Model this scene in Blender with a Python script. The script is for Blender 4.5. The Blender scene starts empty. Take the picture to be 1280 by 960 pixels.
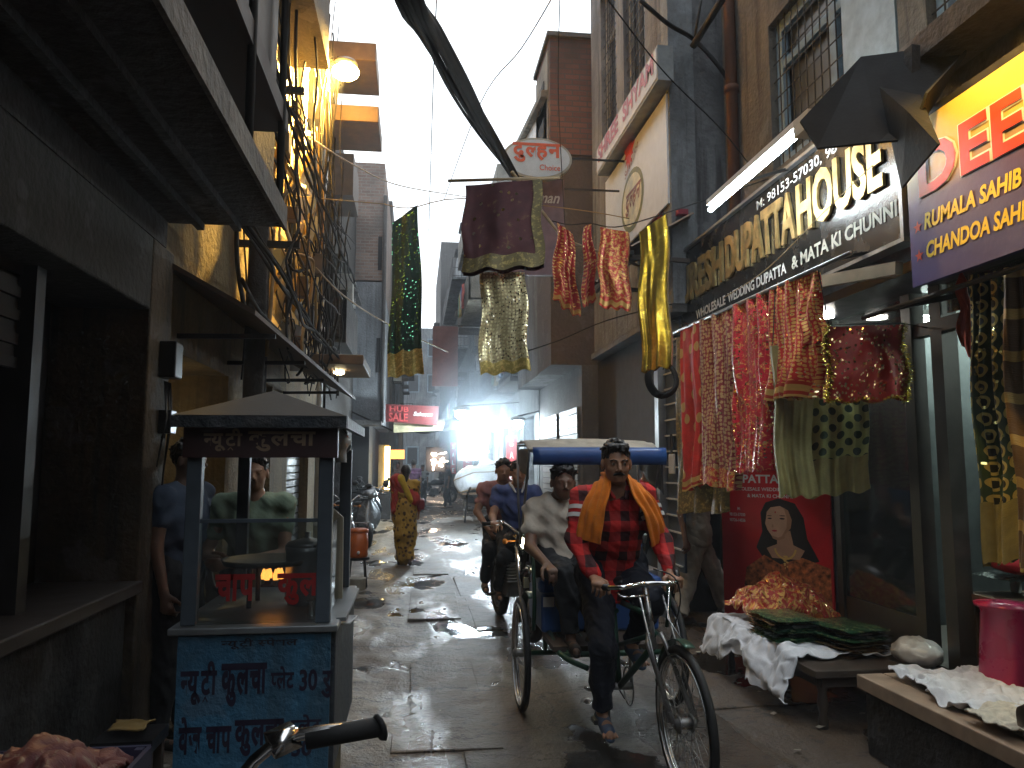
import bpy, bmesh, math, random
import numpy as np
from mathutils import Vector, Matrix, noise
V = Vector
PI = math.pi
random.seed(7); np.random.seed(7)
SC = bpy.context.scene
C = SC.collection

# ------------------------------------------------------------------ camera, sky, exposure
TH = math.atan(.104); PSI = math.atan(.125 * math.cos(TH))
CAMP = V((0, 0, 1.55)); FPX = 960.0
Fv = V((math.sin(PSI) * math.cos(TH), math.cos(PSI) * math.cos(TH), math.sin(TH)))
Rv = V((math.cos(PSI), -math.sin(PSI), 0))
Uv = Rv.cross(Fv)
cam_d = bpy.data.cameras.new('camera'); cam = bpy.data.objects.new('camera', cam_d); C.objects.link(cam)
cam_d.sensor_width = 36; cam_d.lens = 27; cam_d.clip_end = 500; cam_d.clip_start = .05
cam.location = CAMP
cam.rotation_euler = Matrix((Rv, Uv, -Fv)).transposed().to_euler()
SC.camera = cam
SC.view_settings.view_transform = 'Standard'; SC.view_settings.look = 'None'
SC.view_settings.exposure = 0.42; SC.view_settings.gamma = 1
SC.cycles.use_denoising = True
SC.cycles.max_bounces = 6; SC.cycles.diffuse_bounces = 3; SC.cycles.glossy_bounces = 3
SC.cycles.transmission_bounces = 4; SC.cycles.transparent_max_bounces = 10; SC.cycles.volume_bounces = 0
SC.cycles.caustics_reflective = False; SC.cycles.caustics_refractive = False
SC.cycles.sample_clamp_indirect = 4.0
SKY_WHITE = 15.0
w = bpy.data.worlds.new('World'); SC.world = w; w.use_nodes = True
nt = w.node_tree; bg = nt.nodes['Background']
sky = nt.nodes.new('ShaderNodeTexSky'); sky.sky_type = 'NISHITA'; sky.sun_disc = False
SUN_EL, SUN_ROT = math.radians(34), math.radians(-20)
sky.sun_elevation = SUN_EL; sky.sun_rotation = SUN_ROT; sky.air_density = 1; sky.dust_density = 3
tc = nt.nodes.new('ShaderNodeTexCoord'); nz = nt.nodes.new('ShaderNodeTexNoise'); nz.inputs['Scale'].default_value = 2.5; nz.inputs['Detail'].default_value = 5
cr = nt.nodes.new('ShaderNodeValToRGB'); cr.color_ramp.elements[0].color = (SKY_WHITE*.86, SKY_WHITE*.95, SKY_WHITE*1.04, 1); cr.color_ramp.elements[1].color = (SKY_WHITE*1.06, SKY_WHITE*1.12, SKY_WHITE*1.18, 1)
mx = nt.nodes.new('ShaderNodeMixRGB'); mx.inputs[0].default_value = .88
nt.links.new(tc.outputs['Generated'], nz.inputs['Vector']); nt.links.new(nz.outputs['Fac'], cr.inputs[0])
nt.links.new(sky.outputs[0], mx.inputs[1]); nt.links.new(cr.outputs[0], mx.inputs[2]); nt.links.new(mx.outputs[0], bg.inputs[0])
bg.inputs[1].default_value = .1
sl = bpy.data.lights.new('sun', 'SUN'); sl.energy = .5; sl.angle = math.radians(20); sl.color = (1, .96, .9)
so = bpy.data.objects.new('sun', sl); C.objects.link(so)
so.rotation_euler = (-V((math.sin(SUN_ROT)*math.cos(SUN_EL)*-1, math.cos(SUN_ROT)*math.cos(SUN_EL), math.sin(SUN_EL)))).to_track_quat('-Z', 'Y').to_euler()

def ray(px, py):
    return Fv + Rv * ((px - 640) / FPX) + Uv * ((480 - py) / FPX)
def PY(px, py, y):
    d = ray(px, py); return CAMP + d * (y / d.y)
def PX(px, py, x):
    d = ray(px, py); return CAMP + d * (x / d.x)
def PZ(px, py, z=0.0):
    d = ray(px, py); return CAMP + d * ((z - CAMP.z) / d.z)

# ------------------------------------------------------------------ objects
def tag(o, label=None, cat=None, group=None, kind=None):
    if label: o['label'] = label
    if cat: o['category'] = cat
    if group: o['group'] = group
    if kind: o['kind'] = kind
    return o
def thing(name, label, cat, loc=(0, 0, 0), group=None):
    o = bpy.data.objects.new(name, None); C.objects.link(o); o.location = loc; o['_r'] = 1
    o.empty_display_size = .1
    del o['_r']
    return tag(o, label, cat, group)
ROOT = {}
def rootloc(p):
    while p.parent: p = p.parent
    return p.location
class MB:
    def __init__(s): s.v = []; s.f = []; s.uv = {}
    def add(s, vs, fs):
        n = len(s.v); s.v += [V(p) for p in vs]; s.f += [tuple(i + n for i in f) for f in fs]; return n
    def box(s, c, d, rz=0, rot=None):
        c = V(c); x, y, z = (q / 2 for q in d)
        R = rot if rot is not None else Matrix.Rotation(rz, 3, 'Z')
        s.add([c + R @ V((a * x, b * y, e * z)) for e in (-1, 1) for b in (-1, 1) for a in (-1, 1)],
              [(0, 2, 3, 1), (4, 5, 7, 6), (0, 1, 5, 4), (2, 6, 7, 3), (0, 4, 6, 2), (1, 3, 7, 5)])
        return s
    def bb(s, lo, hi):
        lo = V(lo); hi = V(hi); return s.box((lo + hi) / 2, hi - lo)
    def bar(s, a, b, wd, th, up=(0, 0, 1)):
        a = V(a); b = V(b); d = b - a; L = d.length; d.normalize(); u = V(up)
        sd = d.cross(u)
        if sd.length < 1e-4: sd = V((1, 0, 0))
        sd.normalize(); u = sd.cross(d)
        return s.box((a + b) / 2, (wd, L, th), rot=Matrix((sd, d, u)).transposed())
    def poly(s, pts): s.add(pts, [tuple(range(len(pts)))]); return s
    def tube(s, pts, r, n=8, closed=False, caps=True):
        pts = [V(p) for p in pts]; N = len(pts)
        rs = r if isinstance(r, (list, tuple)) else [r] * N
        base = len(s.v); up = None
        for i, p in enumerate(pts):
            if closed: d = pts[(i + 1) % N] - pts[i - 1]
            else: d = pts[min(i + 1, N - 1)] - pts[max(i - 1, 0)]
            if d.length < 1e-9: d = V((0, 0, 1))
            d.normalize()
            if up is None:
                up = V((0, 0, 1)) if abs(d.z) < .9 else V((1, 0, 0))
            a = d.cross(up); 
            if a.length < 1e-5: a = d.orthogonal()
            a.normalize(); b = a.cross(d); up = b
            for k in range(n):
                t = 2 * PI * k / n
                s.v.append(p + (a * math.cos(t) + b * math.sin(t)) * rs[i])
        for i in range(N if closed else N - 1):
            j = (i + 1) % N
            for k in range(n):
                q = (k + 1) % n
                s.f.append((base + i * n + k, base + i * n + q, base + j * n + q, base + j * n + k))
        if caps and not closed:
            s.f.append(tuple(base + k for k in range(n))[::-1]); s.f.append(tuple(base + (N - 1) * n + k for k in range(n)))
        return s
    def lathe(s, prof, c=(0, 0, 0), n=20, axis='Z', rot=None):
        c = V(c); base = len(s.v)
        R = rot if rot is not None else {'Z': Matrix.Identity(3), 'Y': Matrix.Rotation(-PI/2, 3, 'X'), 'X': Matrix.Rotation(PI/2, 3, 'Y')}[axis]
        for (r, z) in prof:
            for k in range(n):
                t = 2 * PI * k / n; s.v.append(c + R @ V((r * math.cos(t), r * math.sin(t), z)))
        for i in range(len(prof) - 1):
            for k in range(n):
                q = (k + 1) % n
                s.f.append((base + i * n + k, base + i * n + q, base + (i + 1) * n + q, base + (i + 1) * n + k))
        s.f.append(tuple(base + k for k in range(n))[::-1]); s.f.append(tuple(base + (len(prof) - 1) * n + k for k in range(n)))
        return s
    def ball(s, c, r, n=14, m=9, sc=(1, 1, 1), rot=None):
        c = V(c); R = rot or Matrix.Identity(3); base = len(s.v)
        for i in range(m + 1):
            p = PI * i / m
            for k in range(n):
                t = 2 * PI * k / n
                s.v.append(c + R @ V((r * sc[0] * math.sin(p) * math.cos(t), r * sc[1] * math.sin(p) * math.sin(t), -r * sc[2] * math.cos(p))))
        for i in range(m):
            for k in range(n):
                q = (k + 1) % n
                s.f.append((base + i * n + k, base + i * n + q, base + (i + 1) * n + q, base + (i + 1) * n + k))
        return s
    def prism(s, pts, off):
        """flat polygon pts (3d) pushed by off"""
        pts = [V(p) for p in pts]; off = V(off); n = len(pts)
        s.add(pts + [p + off for p in pts], [tuple(range(n))[::-1], tuple(range(n, 2 * n))] + [(i, (i + 1) % n, (i + 1) % n + n, i + n) for i in range(n)])
        return s
    def grid(s, fn, nu, nv, su=1, sv=1, close=False):
        base = len(s.v)
        for j in range(nv + 1):
            for i in range(nu + 1):
                s.v.append(V(fn(i / nu, j / nv)))
                s.uv[len(s.v) - 1] = (i / nu * su, j / nv * sv)
        for j in range(nv):
            for i in range(nu):
                a = base + j * (nu + 1) + i
                s.f.append((a, a + 1, a + nu + 2, a + nu + 1))
        return s
    def build(s, name, mat, parent=None, smooth=False, bevel=0, label=None, cat=None, group=None, kind=None, solid=0, recalc=True):
        me = bpy.data.meshes.new(name)
        o0 = rootloc(parent) if parent is not None else V((0, 0, 0))
        if parent is None and (cat is not None) and s.v:
            xs = [p.x for p in s.v]; ys = [p.y for p in s.v]; zs = min(p.z for p in s.v)
            o0 = V(((min(xs) + max(xs)) / 2, (min(ys) + max(ys)) / 2, zs))
        me.from_pydata([p - o0 for p in s.v], [], s.f)
        if s.uv:
            uvl = me.uv_layers.new(name='UVMap')
            for lp in me.loops:
                uvl.data[lp.index].uv = s.uv.get(lp.vertex_index, (0, 0))
        if recalc and not s.uv:
            bm = bmesh.new(); bm.from_mesh(me); bmesh.ops.recalc_face_normals(bm, faces=bm.faces); bm.to_mesh(me); bm.free()
        me.materials.append(mat)
        if smooth: me.polygons.foreach_set('use_smooth', [True] * len(me.polygons))
        me.update()
        o = bpy.data.objects.new(name, me); C.objects.link(o)
        if parent is not None: o.parent = parent
        else: o.location = o0
        if bevel:
            b = o.modifiers.new('bevel', 'BEVEL'); b.width = bevel; b.segments = 2; b.limit_method = 'ANGLE'
        if solid:
            b = o.modifiers.new('solid', 'SOLIDIFY'); b.thickness = solid; b.offset = 0
        return tag(o, label, cat, group, kind)
def copy_tree(o, parent=None):
    c = o.copy(); C.objects.link(c)
    if parent is not None: c.parent = parent
    for ch in list(o.children): copy_tree(ch, c)
    return c

# ------------------------------------------------------------------ materials
def newmat(name):
    m = bpy.data.materials.new(name); m.use_nodes = True
    return m, m.node_tree, m.node_tree.nodes['Principled BSDF']
def L(nt, a, b): nt.links.new(a, b)
def nd(nt, t, **k):
    n = nt.nodes.new(t)
    for a, b in k.items():
        if a in n.inputs.keys(): n.inputs[a].default_value = b
        else: setattr(n, a, b)
    return n
def mth(nt, op, a, b=None, c=None):
    n = nt.nodes.new('ShaderNodeMath'); n.operation = op
    for i, q in enumerate((a, b, c)):
        if q is None: continue
        if isinstance(q, (int, float)): n.inputs[i].default_value = q
        else: nt.links.new(q, n.inputs[i])
    return n.outputs[0]
def ramp(nt, fac, stops):
    n = nt.nodes.new('ShaderNodeValToRGB'); e = n.color_ramp.elements
    while len(e) < len(stops): e.new(.5)
    for k, (p, c) in enumerate(stops):
        e[k].position = p; e[k].color = (*c, 1) if len(c) == 3 else c
    nt.links.new(fac, n.inputs[0]); return n.outputs[0]
def mix(nt, f, a, b, mode='MIX'):
    n = nt.nodes.new('ShaderNodeMixRGB'); n.blend_type = mode
    for i, q in enumerate((f, a, b)):
        if isinstance(q, (int, float)): n.inputs[i].default_value = q
        elif isinstance(q, tuple): n.inputs[i].default_value = (*q, 1) if len(q) == 3 else q
        else: nt.links.new(q, n.inputs[i])
    return n.outputs[0]
def bump(nt, h, bs, strength=.3, dist=.01):
    b = nd(nt, 'ShaderNodeBump'); b.inputs['Strength'].default_value = strength; b.inputs['Distance'].default_value = dist
    nt.links.new(h, b.inputs['Height']); nt.links.new(b.outputs[0], bs.inputs['Normal'])
def noise_t(nt, vec, scale, detail=4, rough=.55):
    n = nd(nt, 'ShaderNodeTexNoise'); n.inputs['Scale'].default_value = scale; n.inputs['Detail'].default_value = detail; n.inputs['Roughness'].default_value = rough
    if vec is not None: nt.links.new(vec, n.inputs['Vector'])
    return n
def coords(nt, kind='Object'):
    return nt.nodes.new('ShaderNodeTexCoord').outputs[kind]
def vscale(nt, vec, s):
    m = nt.nodes.new('ShaderNodeMapping'); m.inputs['Scale'].default_value = s; nt.links.new(vec, m.inputs['Vector']); return m.outputs[0]
_mc = {}
def simple(name, col, rough=.5, metal=0, var=.25, scale=8, bmp=.15, bs=40, coat=0):
    """general surface: two tones of the colour, dirt, fine relief"""
    if name in _mc: return _mc[name]
    m, nt, b = newmat(name); co = coords(nt)
    n1 = noise_t(nt, co, scale, 5)
    c = ramp(nt, n1.outputs['Fac'], [(.3, tuple(q * (1 - var) for q in col)), (.7, tuple(min(1, q * (1 + var)) for q in col))])
    L(nt, c, b.inputs['Base Color'])
    n2 = noise_t(nt, co, bs, 3)
    r = mth(nt, 'MULTIPLY_ADD', n1.outputs['Fac'], .3, rough - .15); L(nt, r, b.inputs['Roughness'])
    b.inputs['Metallic'].default_value = metal
    if coat: b.inputs['Coat Weight'].default_value = coat
    if bmp: bump(nt, n2.outputs['Fac'], b, bmp, .004)
    _mc[name] = m; return m
def plaster(name, col, stain=(.05, .045, .04), amount=.5, rough=.85, streak=True, scale=1.2):
    if name in _mc: return _mc[name]
    m, nt, b = newmat(name); co = coords(nt)
    n1 = noise_t(nt, co, scale, 8, .65)
    n2 = noise_t(nt, vscale(nt, co, (5, 5, .35)), 1.4, 5, .6)
    n3 = noise_t(nt, co, 22, 5)
    f1 = ramp(nt, n1.outputs['Fac'], [(.42, (0, 0, 0)), (.68, (1, 1, 1))])
    f2 = ramp(nt, n2.outputs['Fac'], [(.46, (0, 0, 0)), (.64, (1, 1, 1))])
    f = mth(nt, 'MULTIPLY', mth(nt, 'MAXIMUM', f1, f2) if streak else f1, amount)
    n6 = noise_t(nt, co, .7, 6, .6)
    base = ramp(nt, n6.outputs['Fac'], [(.3, tuple(q * .6 for q in col)), (.5, tuple(q * .95 for q in col)), (.7, tuple(min(.8, q * 1.3) for q in col))])
    base = mix(nt, .35, base, ramp(nt, n3.outputs['Fac'], [(.3, (.35, .34, .33)), (.7, (1, 1, 1))]), 'MULTIPLY')
    c = mix(nt, f, base, stain)
    n4 = noise_t(nt, co, 3.3, 3)
    c = mix(nt, ramp(nt, n4.outputs['Fac'], [(.6, (0, 0, 0)), (.63, (.75, .75, .75))]), c, tuple(q * .5 + .05 for q in col))
    L(nt, c, b.inputs['Base Color']); b.inputs['Roughness'].default_value = rough
    h = mth(nt, 'ADD', mth(nt, 'MULTIPLY', n1.outputs['Fac'], 1.5), n3.outputs['Fac'])
    bump(nt, h, b, .8, .02)
    _mc[name] = m; return m
def brickm(name, c1, c2, mortar, axis='XZ', scale=1.0):
    if name in _mc: return _mc[name]
    m, nt, b = newmat(name); co = coords(nt)
    sp = nt.nodes.new('ShaderNodeSeparateXYZ'); L(nt, co, sp.inputs[0])
    cb = nt.nodes.new('ShaderNodeCombineXYZ')
    L(nt, mth(nt, 'ADD', sp.outputs[0], sp.outputs[1]), cb.inputs[0]); L(nt, sp.outputs[2], cb.inputs[1])
    br = nd(nt, 'ShaderNodeTexBrick'); L(nt, cb.outputs[0], br.inputs['Vector'])
    br.inputs['Scale'].default_value = scale
    br.inputs['Brick Width'].default_value = .23; br.inputs['Row Height'].default_value = .085; br.inputs['Mortar Size'].default_value = .011
    br.inputs['Color1'].default_value = (*c1, 1); br.inputs['Color2'].default_value = (*c2, 1); br.inputs['Mortar'].default_value = (*mortar, 1)
    n1 = noise_t(nt, co, 1.1, 7, .65)
    f = ramp(nt, n1.outputs['Fac'], [(.45, (0, 0, 0)), (.7, (.8, .8, .8))])
    c = mix(nt, f, br.outputs['Color'], tuple(q * .5 for q in mortar))
    L(nt, c, b.inputs['Base Color']); b.inputs['Roughness'].default_value = .9
    bump(nt, mth(nt, 'SUBTRACT', noise_t(nt, co, 30).outputs['Fac'], mth(nt, 'MULTIPLY', br.outputs['Fac'], 2)), b, .6, .012)
    _mc[name] = m; return m
def emis(name, col, s):
    if name in _mc: return _mc[name]
    m, nt, b = newmat(name)
    b.inputs['Base Color'].default_value = (*col, 1); b.inputs['Emission Color'].default_value = (*col, 1); b.inputs['Emission Strength'].default_value = s
    _mc[name] = m; return m
def glassm(name, col=(.8, .9, .9), alpha=.35, rough=.05):
    """thin pane: partly see-through, partly mirror"""
    if name in _mc: return _mc[name]
    m, nt, b = newmat(name)
    out = nt.nodes['Material Output']
    tr = nt.nodes.new('ShaderNodeBsdfTransparent'); tr.inputs[0].default_value = (*col, 1)
    gl = nt.nodes.new('ShaderNodeBsdfGlossy'); gl.inputs['Roughness'].default_value = rough; gl.inputs[0].default_value = (.9, .9, .9, 1)
    di = nt.nodes.new('ShaderNodeBsdfDiffuse'); di.inputs[0].default_value = (*[q * .2 for q in col], 1)
    fr = nt.nodes.new('ShaderNodeFresnel'); fr.inputs[0].default_value = 1.5
    m1 = nt.nodes.new('ShaderNodeMixShader'); m2 = nt.nodes.new('ShaderNodeMixShader')
    n = noise_t(nt, coords(nt), 3, 4)
    L(nt, mth(nt, 'MULTIPLY', n.outputs['Fac'], alpha), m1.inputs[0]); L(nt, tr.outputs[0], m1.inputs[1]); L(nt, di.outputs[0], m1.inputs[2])
    L(nt, mth(nt, 'ADD', fr.outputs[0], .03), m2.inputs[0]); L(nt, m1.outputs[0], m2.inputs[1]); L(nt, gl.outputs[0], m2.inputs[2])
    L(nt, m2.outputs[0], out.inputs[0])
    _mc[name] = m; return m
def fabric(name, base, acc=(.6, .42, .1), pat='plain', ps=14, thr=.3, rnd=0., seq=0., seqc=(1, .85, .45), rough=.55, metal=0., accm=.7, aspect=(1, 1), seqs=70, sheen=.3, acc2=None, rot=0):
    """cloth: printed or woven motif, plus little metallic sequins, UV in metres"""
    if name in _mc: return _mc[name]
    m, nt, b = newmat(name); uv = coords(nt, 'UV')
    wob = noise_t(nt, uv, 5, 3)
    uvm = vscale(nt, uv, (aspect[0], aspect[1], 1))
    if rot:
        rm = nt.nodes.new('ShaderNodeMapping'); rm.inputs['Rotation'].default_value = (0, 0, math.radians(rot)); L(nt, uvm, rm.inputs['Vector']); uvm = rm.outputs[0]
    col = ramp(nt, noise_t(nt, uv, 9, 4).outputs['Fac'], [(.3, tuple(q * .72 for q in base)), (.7, tuple(min(1, q * 1.2) for q in base))])
    fac = None
    if pat in ('dots', 'scroll', 'rings'):
        vo = nd(nt, 'ShaderNodeTexVoronoi'); vo.voronoi_dimensions = '2D'; vo.inputs['Scale'].default_value = ps; vo.inputs['Randomness'].default_value = rnd
        L(nt, uvm, vo.inputs['Vector'])
        dd = vo.outputs['Distance']
        if pat == 'rings':
            f1 = mth(nt, 'LESS_THAN', mth(nt, 'ABSOLUTE', mth(nt, 'SUBTRACT', dd, thr)), .09)
            dark = mth(nt, 'LESS_THAN', dd, thr - .06)
            col = mix(nt, dark, col, acc2 or (.004, .006, .005)); fac = f1
        elif pat == 'scroll':
            wv = mth(nt, 'SINE', mth(nt, 'MULTIPLY', dd, 26.0))
            n5 = noise_t(nt, uvm, ps * 2.2, 2)
            fac = mth(nt, 'GREATER_THAN', mth(nt, 'ADD', wv, mth(nt, 'MULTIPLY', n5.outputs['Fac'], 1.6)), thr + .8)
        else:
            fac = mth(nt, 'LESS_THAN', dd, thr)
    elif pat == 'brocade':
        n5 = noise_t(nt, uvm, ps, 6, .7)
        fac = ramp(nt, n5.outputs['Fac'], [(thr, (0, 0, 0)), (thr + .06, (1, 1, 1))])
    elif pat == 'bands':
        sp = nt.nodes.new('ShaderNodeSeparateXYZ'); L(nt, uvm, sp.inputs[0])
        s1 = mth(nt, 'FRACT', mth(nt, 'MULTIPLY', sp.outputs[1], ps))
        fac = mth(nt, 'LESS_THAN', s1, thr)
    mt = None
    if fac is not None:
        col = mix(nt, fac, col, acc); mt = mth(nt, 'MULTIPLY', fac, accm)
    rr = rough
    if seq > 0:
        v2 = nd(nt, 'ShaderNodeTexVoronoi'); v2.inputs['Scale'].default_value = seqs; L(nt, uv, v2.inputs['Vector']); v2.voronoi_dimensions = '2D'
        cs = nt.nodes.new('ShaderNodeSeparateColor'); L(nt, v2.outputs['Color'], cs.inputs[0])
        f2 = mth(nt, 'MULTIPLY', mth(nt, 'LESS_THAN', v2.outputs['Distance'], .42), mth(nt, 'LESS_THAN', cs.outputs[0], seq))
        col = mix(nt, f2, col, seqc)
        mt = f2 if mt is None else mth(nt, 'MAXIMUM', mt, f2)
        nm = nt.nodes.new('ShaderNodeVectorMath'); nm.operation = 'SUBTRACT'; L(nt, v2.outputs['Color'], nm.inputs[0]); nm.inputs[1].default_value = (.5, .5, .5)
        sc_ = nt.nodes.new('ShaderNodeVectorMath'); sc_.operation = 'SCALE'; L(nt, nm.outputs[0], sc_.inputs[0]); L(nt, mth(nt, 'MULTIPLY', f2, 1.3), sc_.inputs['Scale'])
        ge = nt.nodes.new('ShaderNodeNewGeometry'); ad = nt.nodes.new('ShaderNodeVectorMath'); L(nt, ge.outputs['Normal'], ad.inputs[0]); L(nt, sc_.outputs[0], ad.inputs[1])
        no = nt.nodes.new('ShaderNodeVectorMath'); no.operation = 'NORMALIZE'; L(nt, ad.outputs[0], no.inputs[0]); L(nt, no.outputs[0], b.inputs['Normal'])
        rr = mth(nt, 'MULTIPLY_ADD', f2, .18 - rough, rough); L(nt, rr, b.inputs['Roughness'])
    else:
        b.inputs['Roughness'].default_value = rough
        wv = noise_t(nt, vscale(nt, uv, (1, 3, 1)), 60, 3)
        bump(nt, mth(nt, 'ADD', wv.outputs['Fac'], mth(nt, 'MULTIPLY', wob.outputs['Fac'], 3)), b, .35, .008)
    L(nt, col, b.inputs['Base Color'])
    if mt is not None:
        L(nt, mth(nt, 'MAXIMUM', mt, metal), b.inputs['Metallic'])
    else: b.inputs['Metallic'].default_value = metal
    b.inputs['Sheen Weight'].default_value = sheen * .3
    _mc[name] = m; return m

# ------------------------------------------------------------------ lettering
LAT = {}
def glyphs(s, size=1.0, bold=0.0):
    c = bpy.data.curves.new('tmp', 'FONT'); c.body = s; c.size = size; c.offset = bold; c.resolution_u = 3
    o = bpy.data.objects.new('tmp', c); C.objects.link(o)
    dg = bpy.context.evaluated_depsgraph_get(); e = o.evaluated_get(dg); me = e.to_mesh()
    vs = [tuple(v.co)[:2] for v in me.vertices]; fs = [tuple(p.vertices) for p in me.polygons]
    e.to_mesh_clear(); bpy.data.objects.remove(o); bpy.data.curves.remove(c)
    return vs, fs
def deva(tokens, bold=.01):
    """tokens: str, or (str,'h') = half letter that loses its stem, or (str,'r') = with a slanting ra below"""
    V2, F2 = [], []; x = 0
    for t in tokens:
        if t == ' ': x += .3; continue
        s, md = (t, None) if isinstance(t, str) else t
        vs, fs = glyphs(s, 1, bold)
        if not vs: continue
        x0 = min(v[0] for v in vs); x1 = max(v[0] for v in vs)
        if md == 'm': x -= .2
        if md == 'h':
            bm = bmesh.new(); bv = [bm.verts.new((a, b_, 0)) for a, b_ in vs]
            for f in fs:
                try: bm.faces.new([bv[i] for i in f])
                except ValueError: pass
            cut = x1 - .205 - bold
            bmesh.ops.bisect_plane(bm, geom=bm.verts[:] + bm.edges[:] + bm.faces[:], plane_co=(cut, 0, 0), plane_no=(1, 0, 0), clear_outer=True)
            bm.verts.index_update(); vs = [(v.co.x, v.co.y) for v in bm.verts]; fs = [tuple(q.index for q in f.verts) for f in bm.faces]; bm.free(); x1 = cut
        n = len(V2); V2 += [(a - x0 + x, b_) for a, b_ in vs]; F2 += [tuple(i + n for i in f) for f in fs]
        if md == 'r':
            cx = x + (x1 - x0) * .5; n = len(V2)
            V2 += [(cx, -.06), (cx - .16, -.22), (cx - .12, -.26), (cx, -.13), (cx + .12, -.26), (cx + .16, -.22)]
            F2 += [(0 + n, 1 + n, 2 + n, 3 + n), (0 + n, 3 + n, 4 + n, 5 + n)]
        x += (x1 - x0) - (.0 if md == 'h' else .02)
    return V2, F2
def letter(gl, o, right, up, w, h, mat, parent, shear=0, name='lettering', fitw=True, base=None, thick=0):
    vs, fs = gl
    x0 = min(v[0] for v in vs); x1 = max(v[0] for v in vs)
    y0 = min(v[1] for v in vs) if base is None else base; y1 = max(v[1] for v in vs)
    o = V(o); r = V(right).normalized(); u = V(up).normalized(); sy = h / (y1 - y0); sx = w / (x1 - x0)
    nrm = r.cross(u)
    pts = [o + r * ((a - x0) * sx + (b_ - y0) * sy * shear) + u * ((b_ - y0) * sy) for a, b_ in vs]
    m = MB(); m.add(pts, fs)
    ob = m.build(name, mat, parent, recalc=False)
    if thick:
        md = ob.modifiers.new('solid', 'SOLIDIFY'); md.thickness = thick; md.offset = -1
    return ob
def txt(s, o, right, up, w, h, mat, parent, bold=.02, **k):
    return letter(glyphs(s, 1, bold), o, right, up, w, h, mat, parent, **k)

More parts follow.
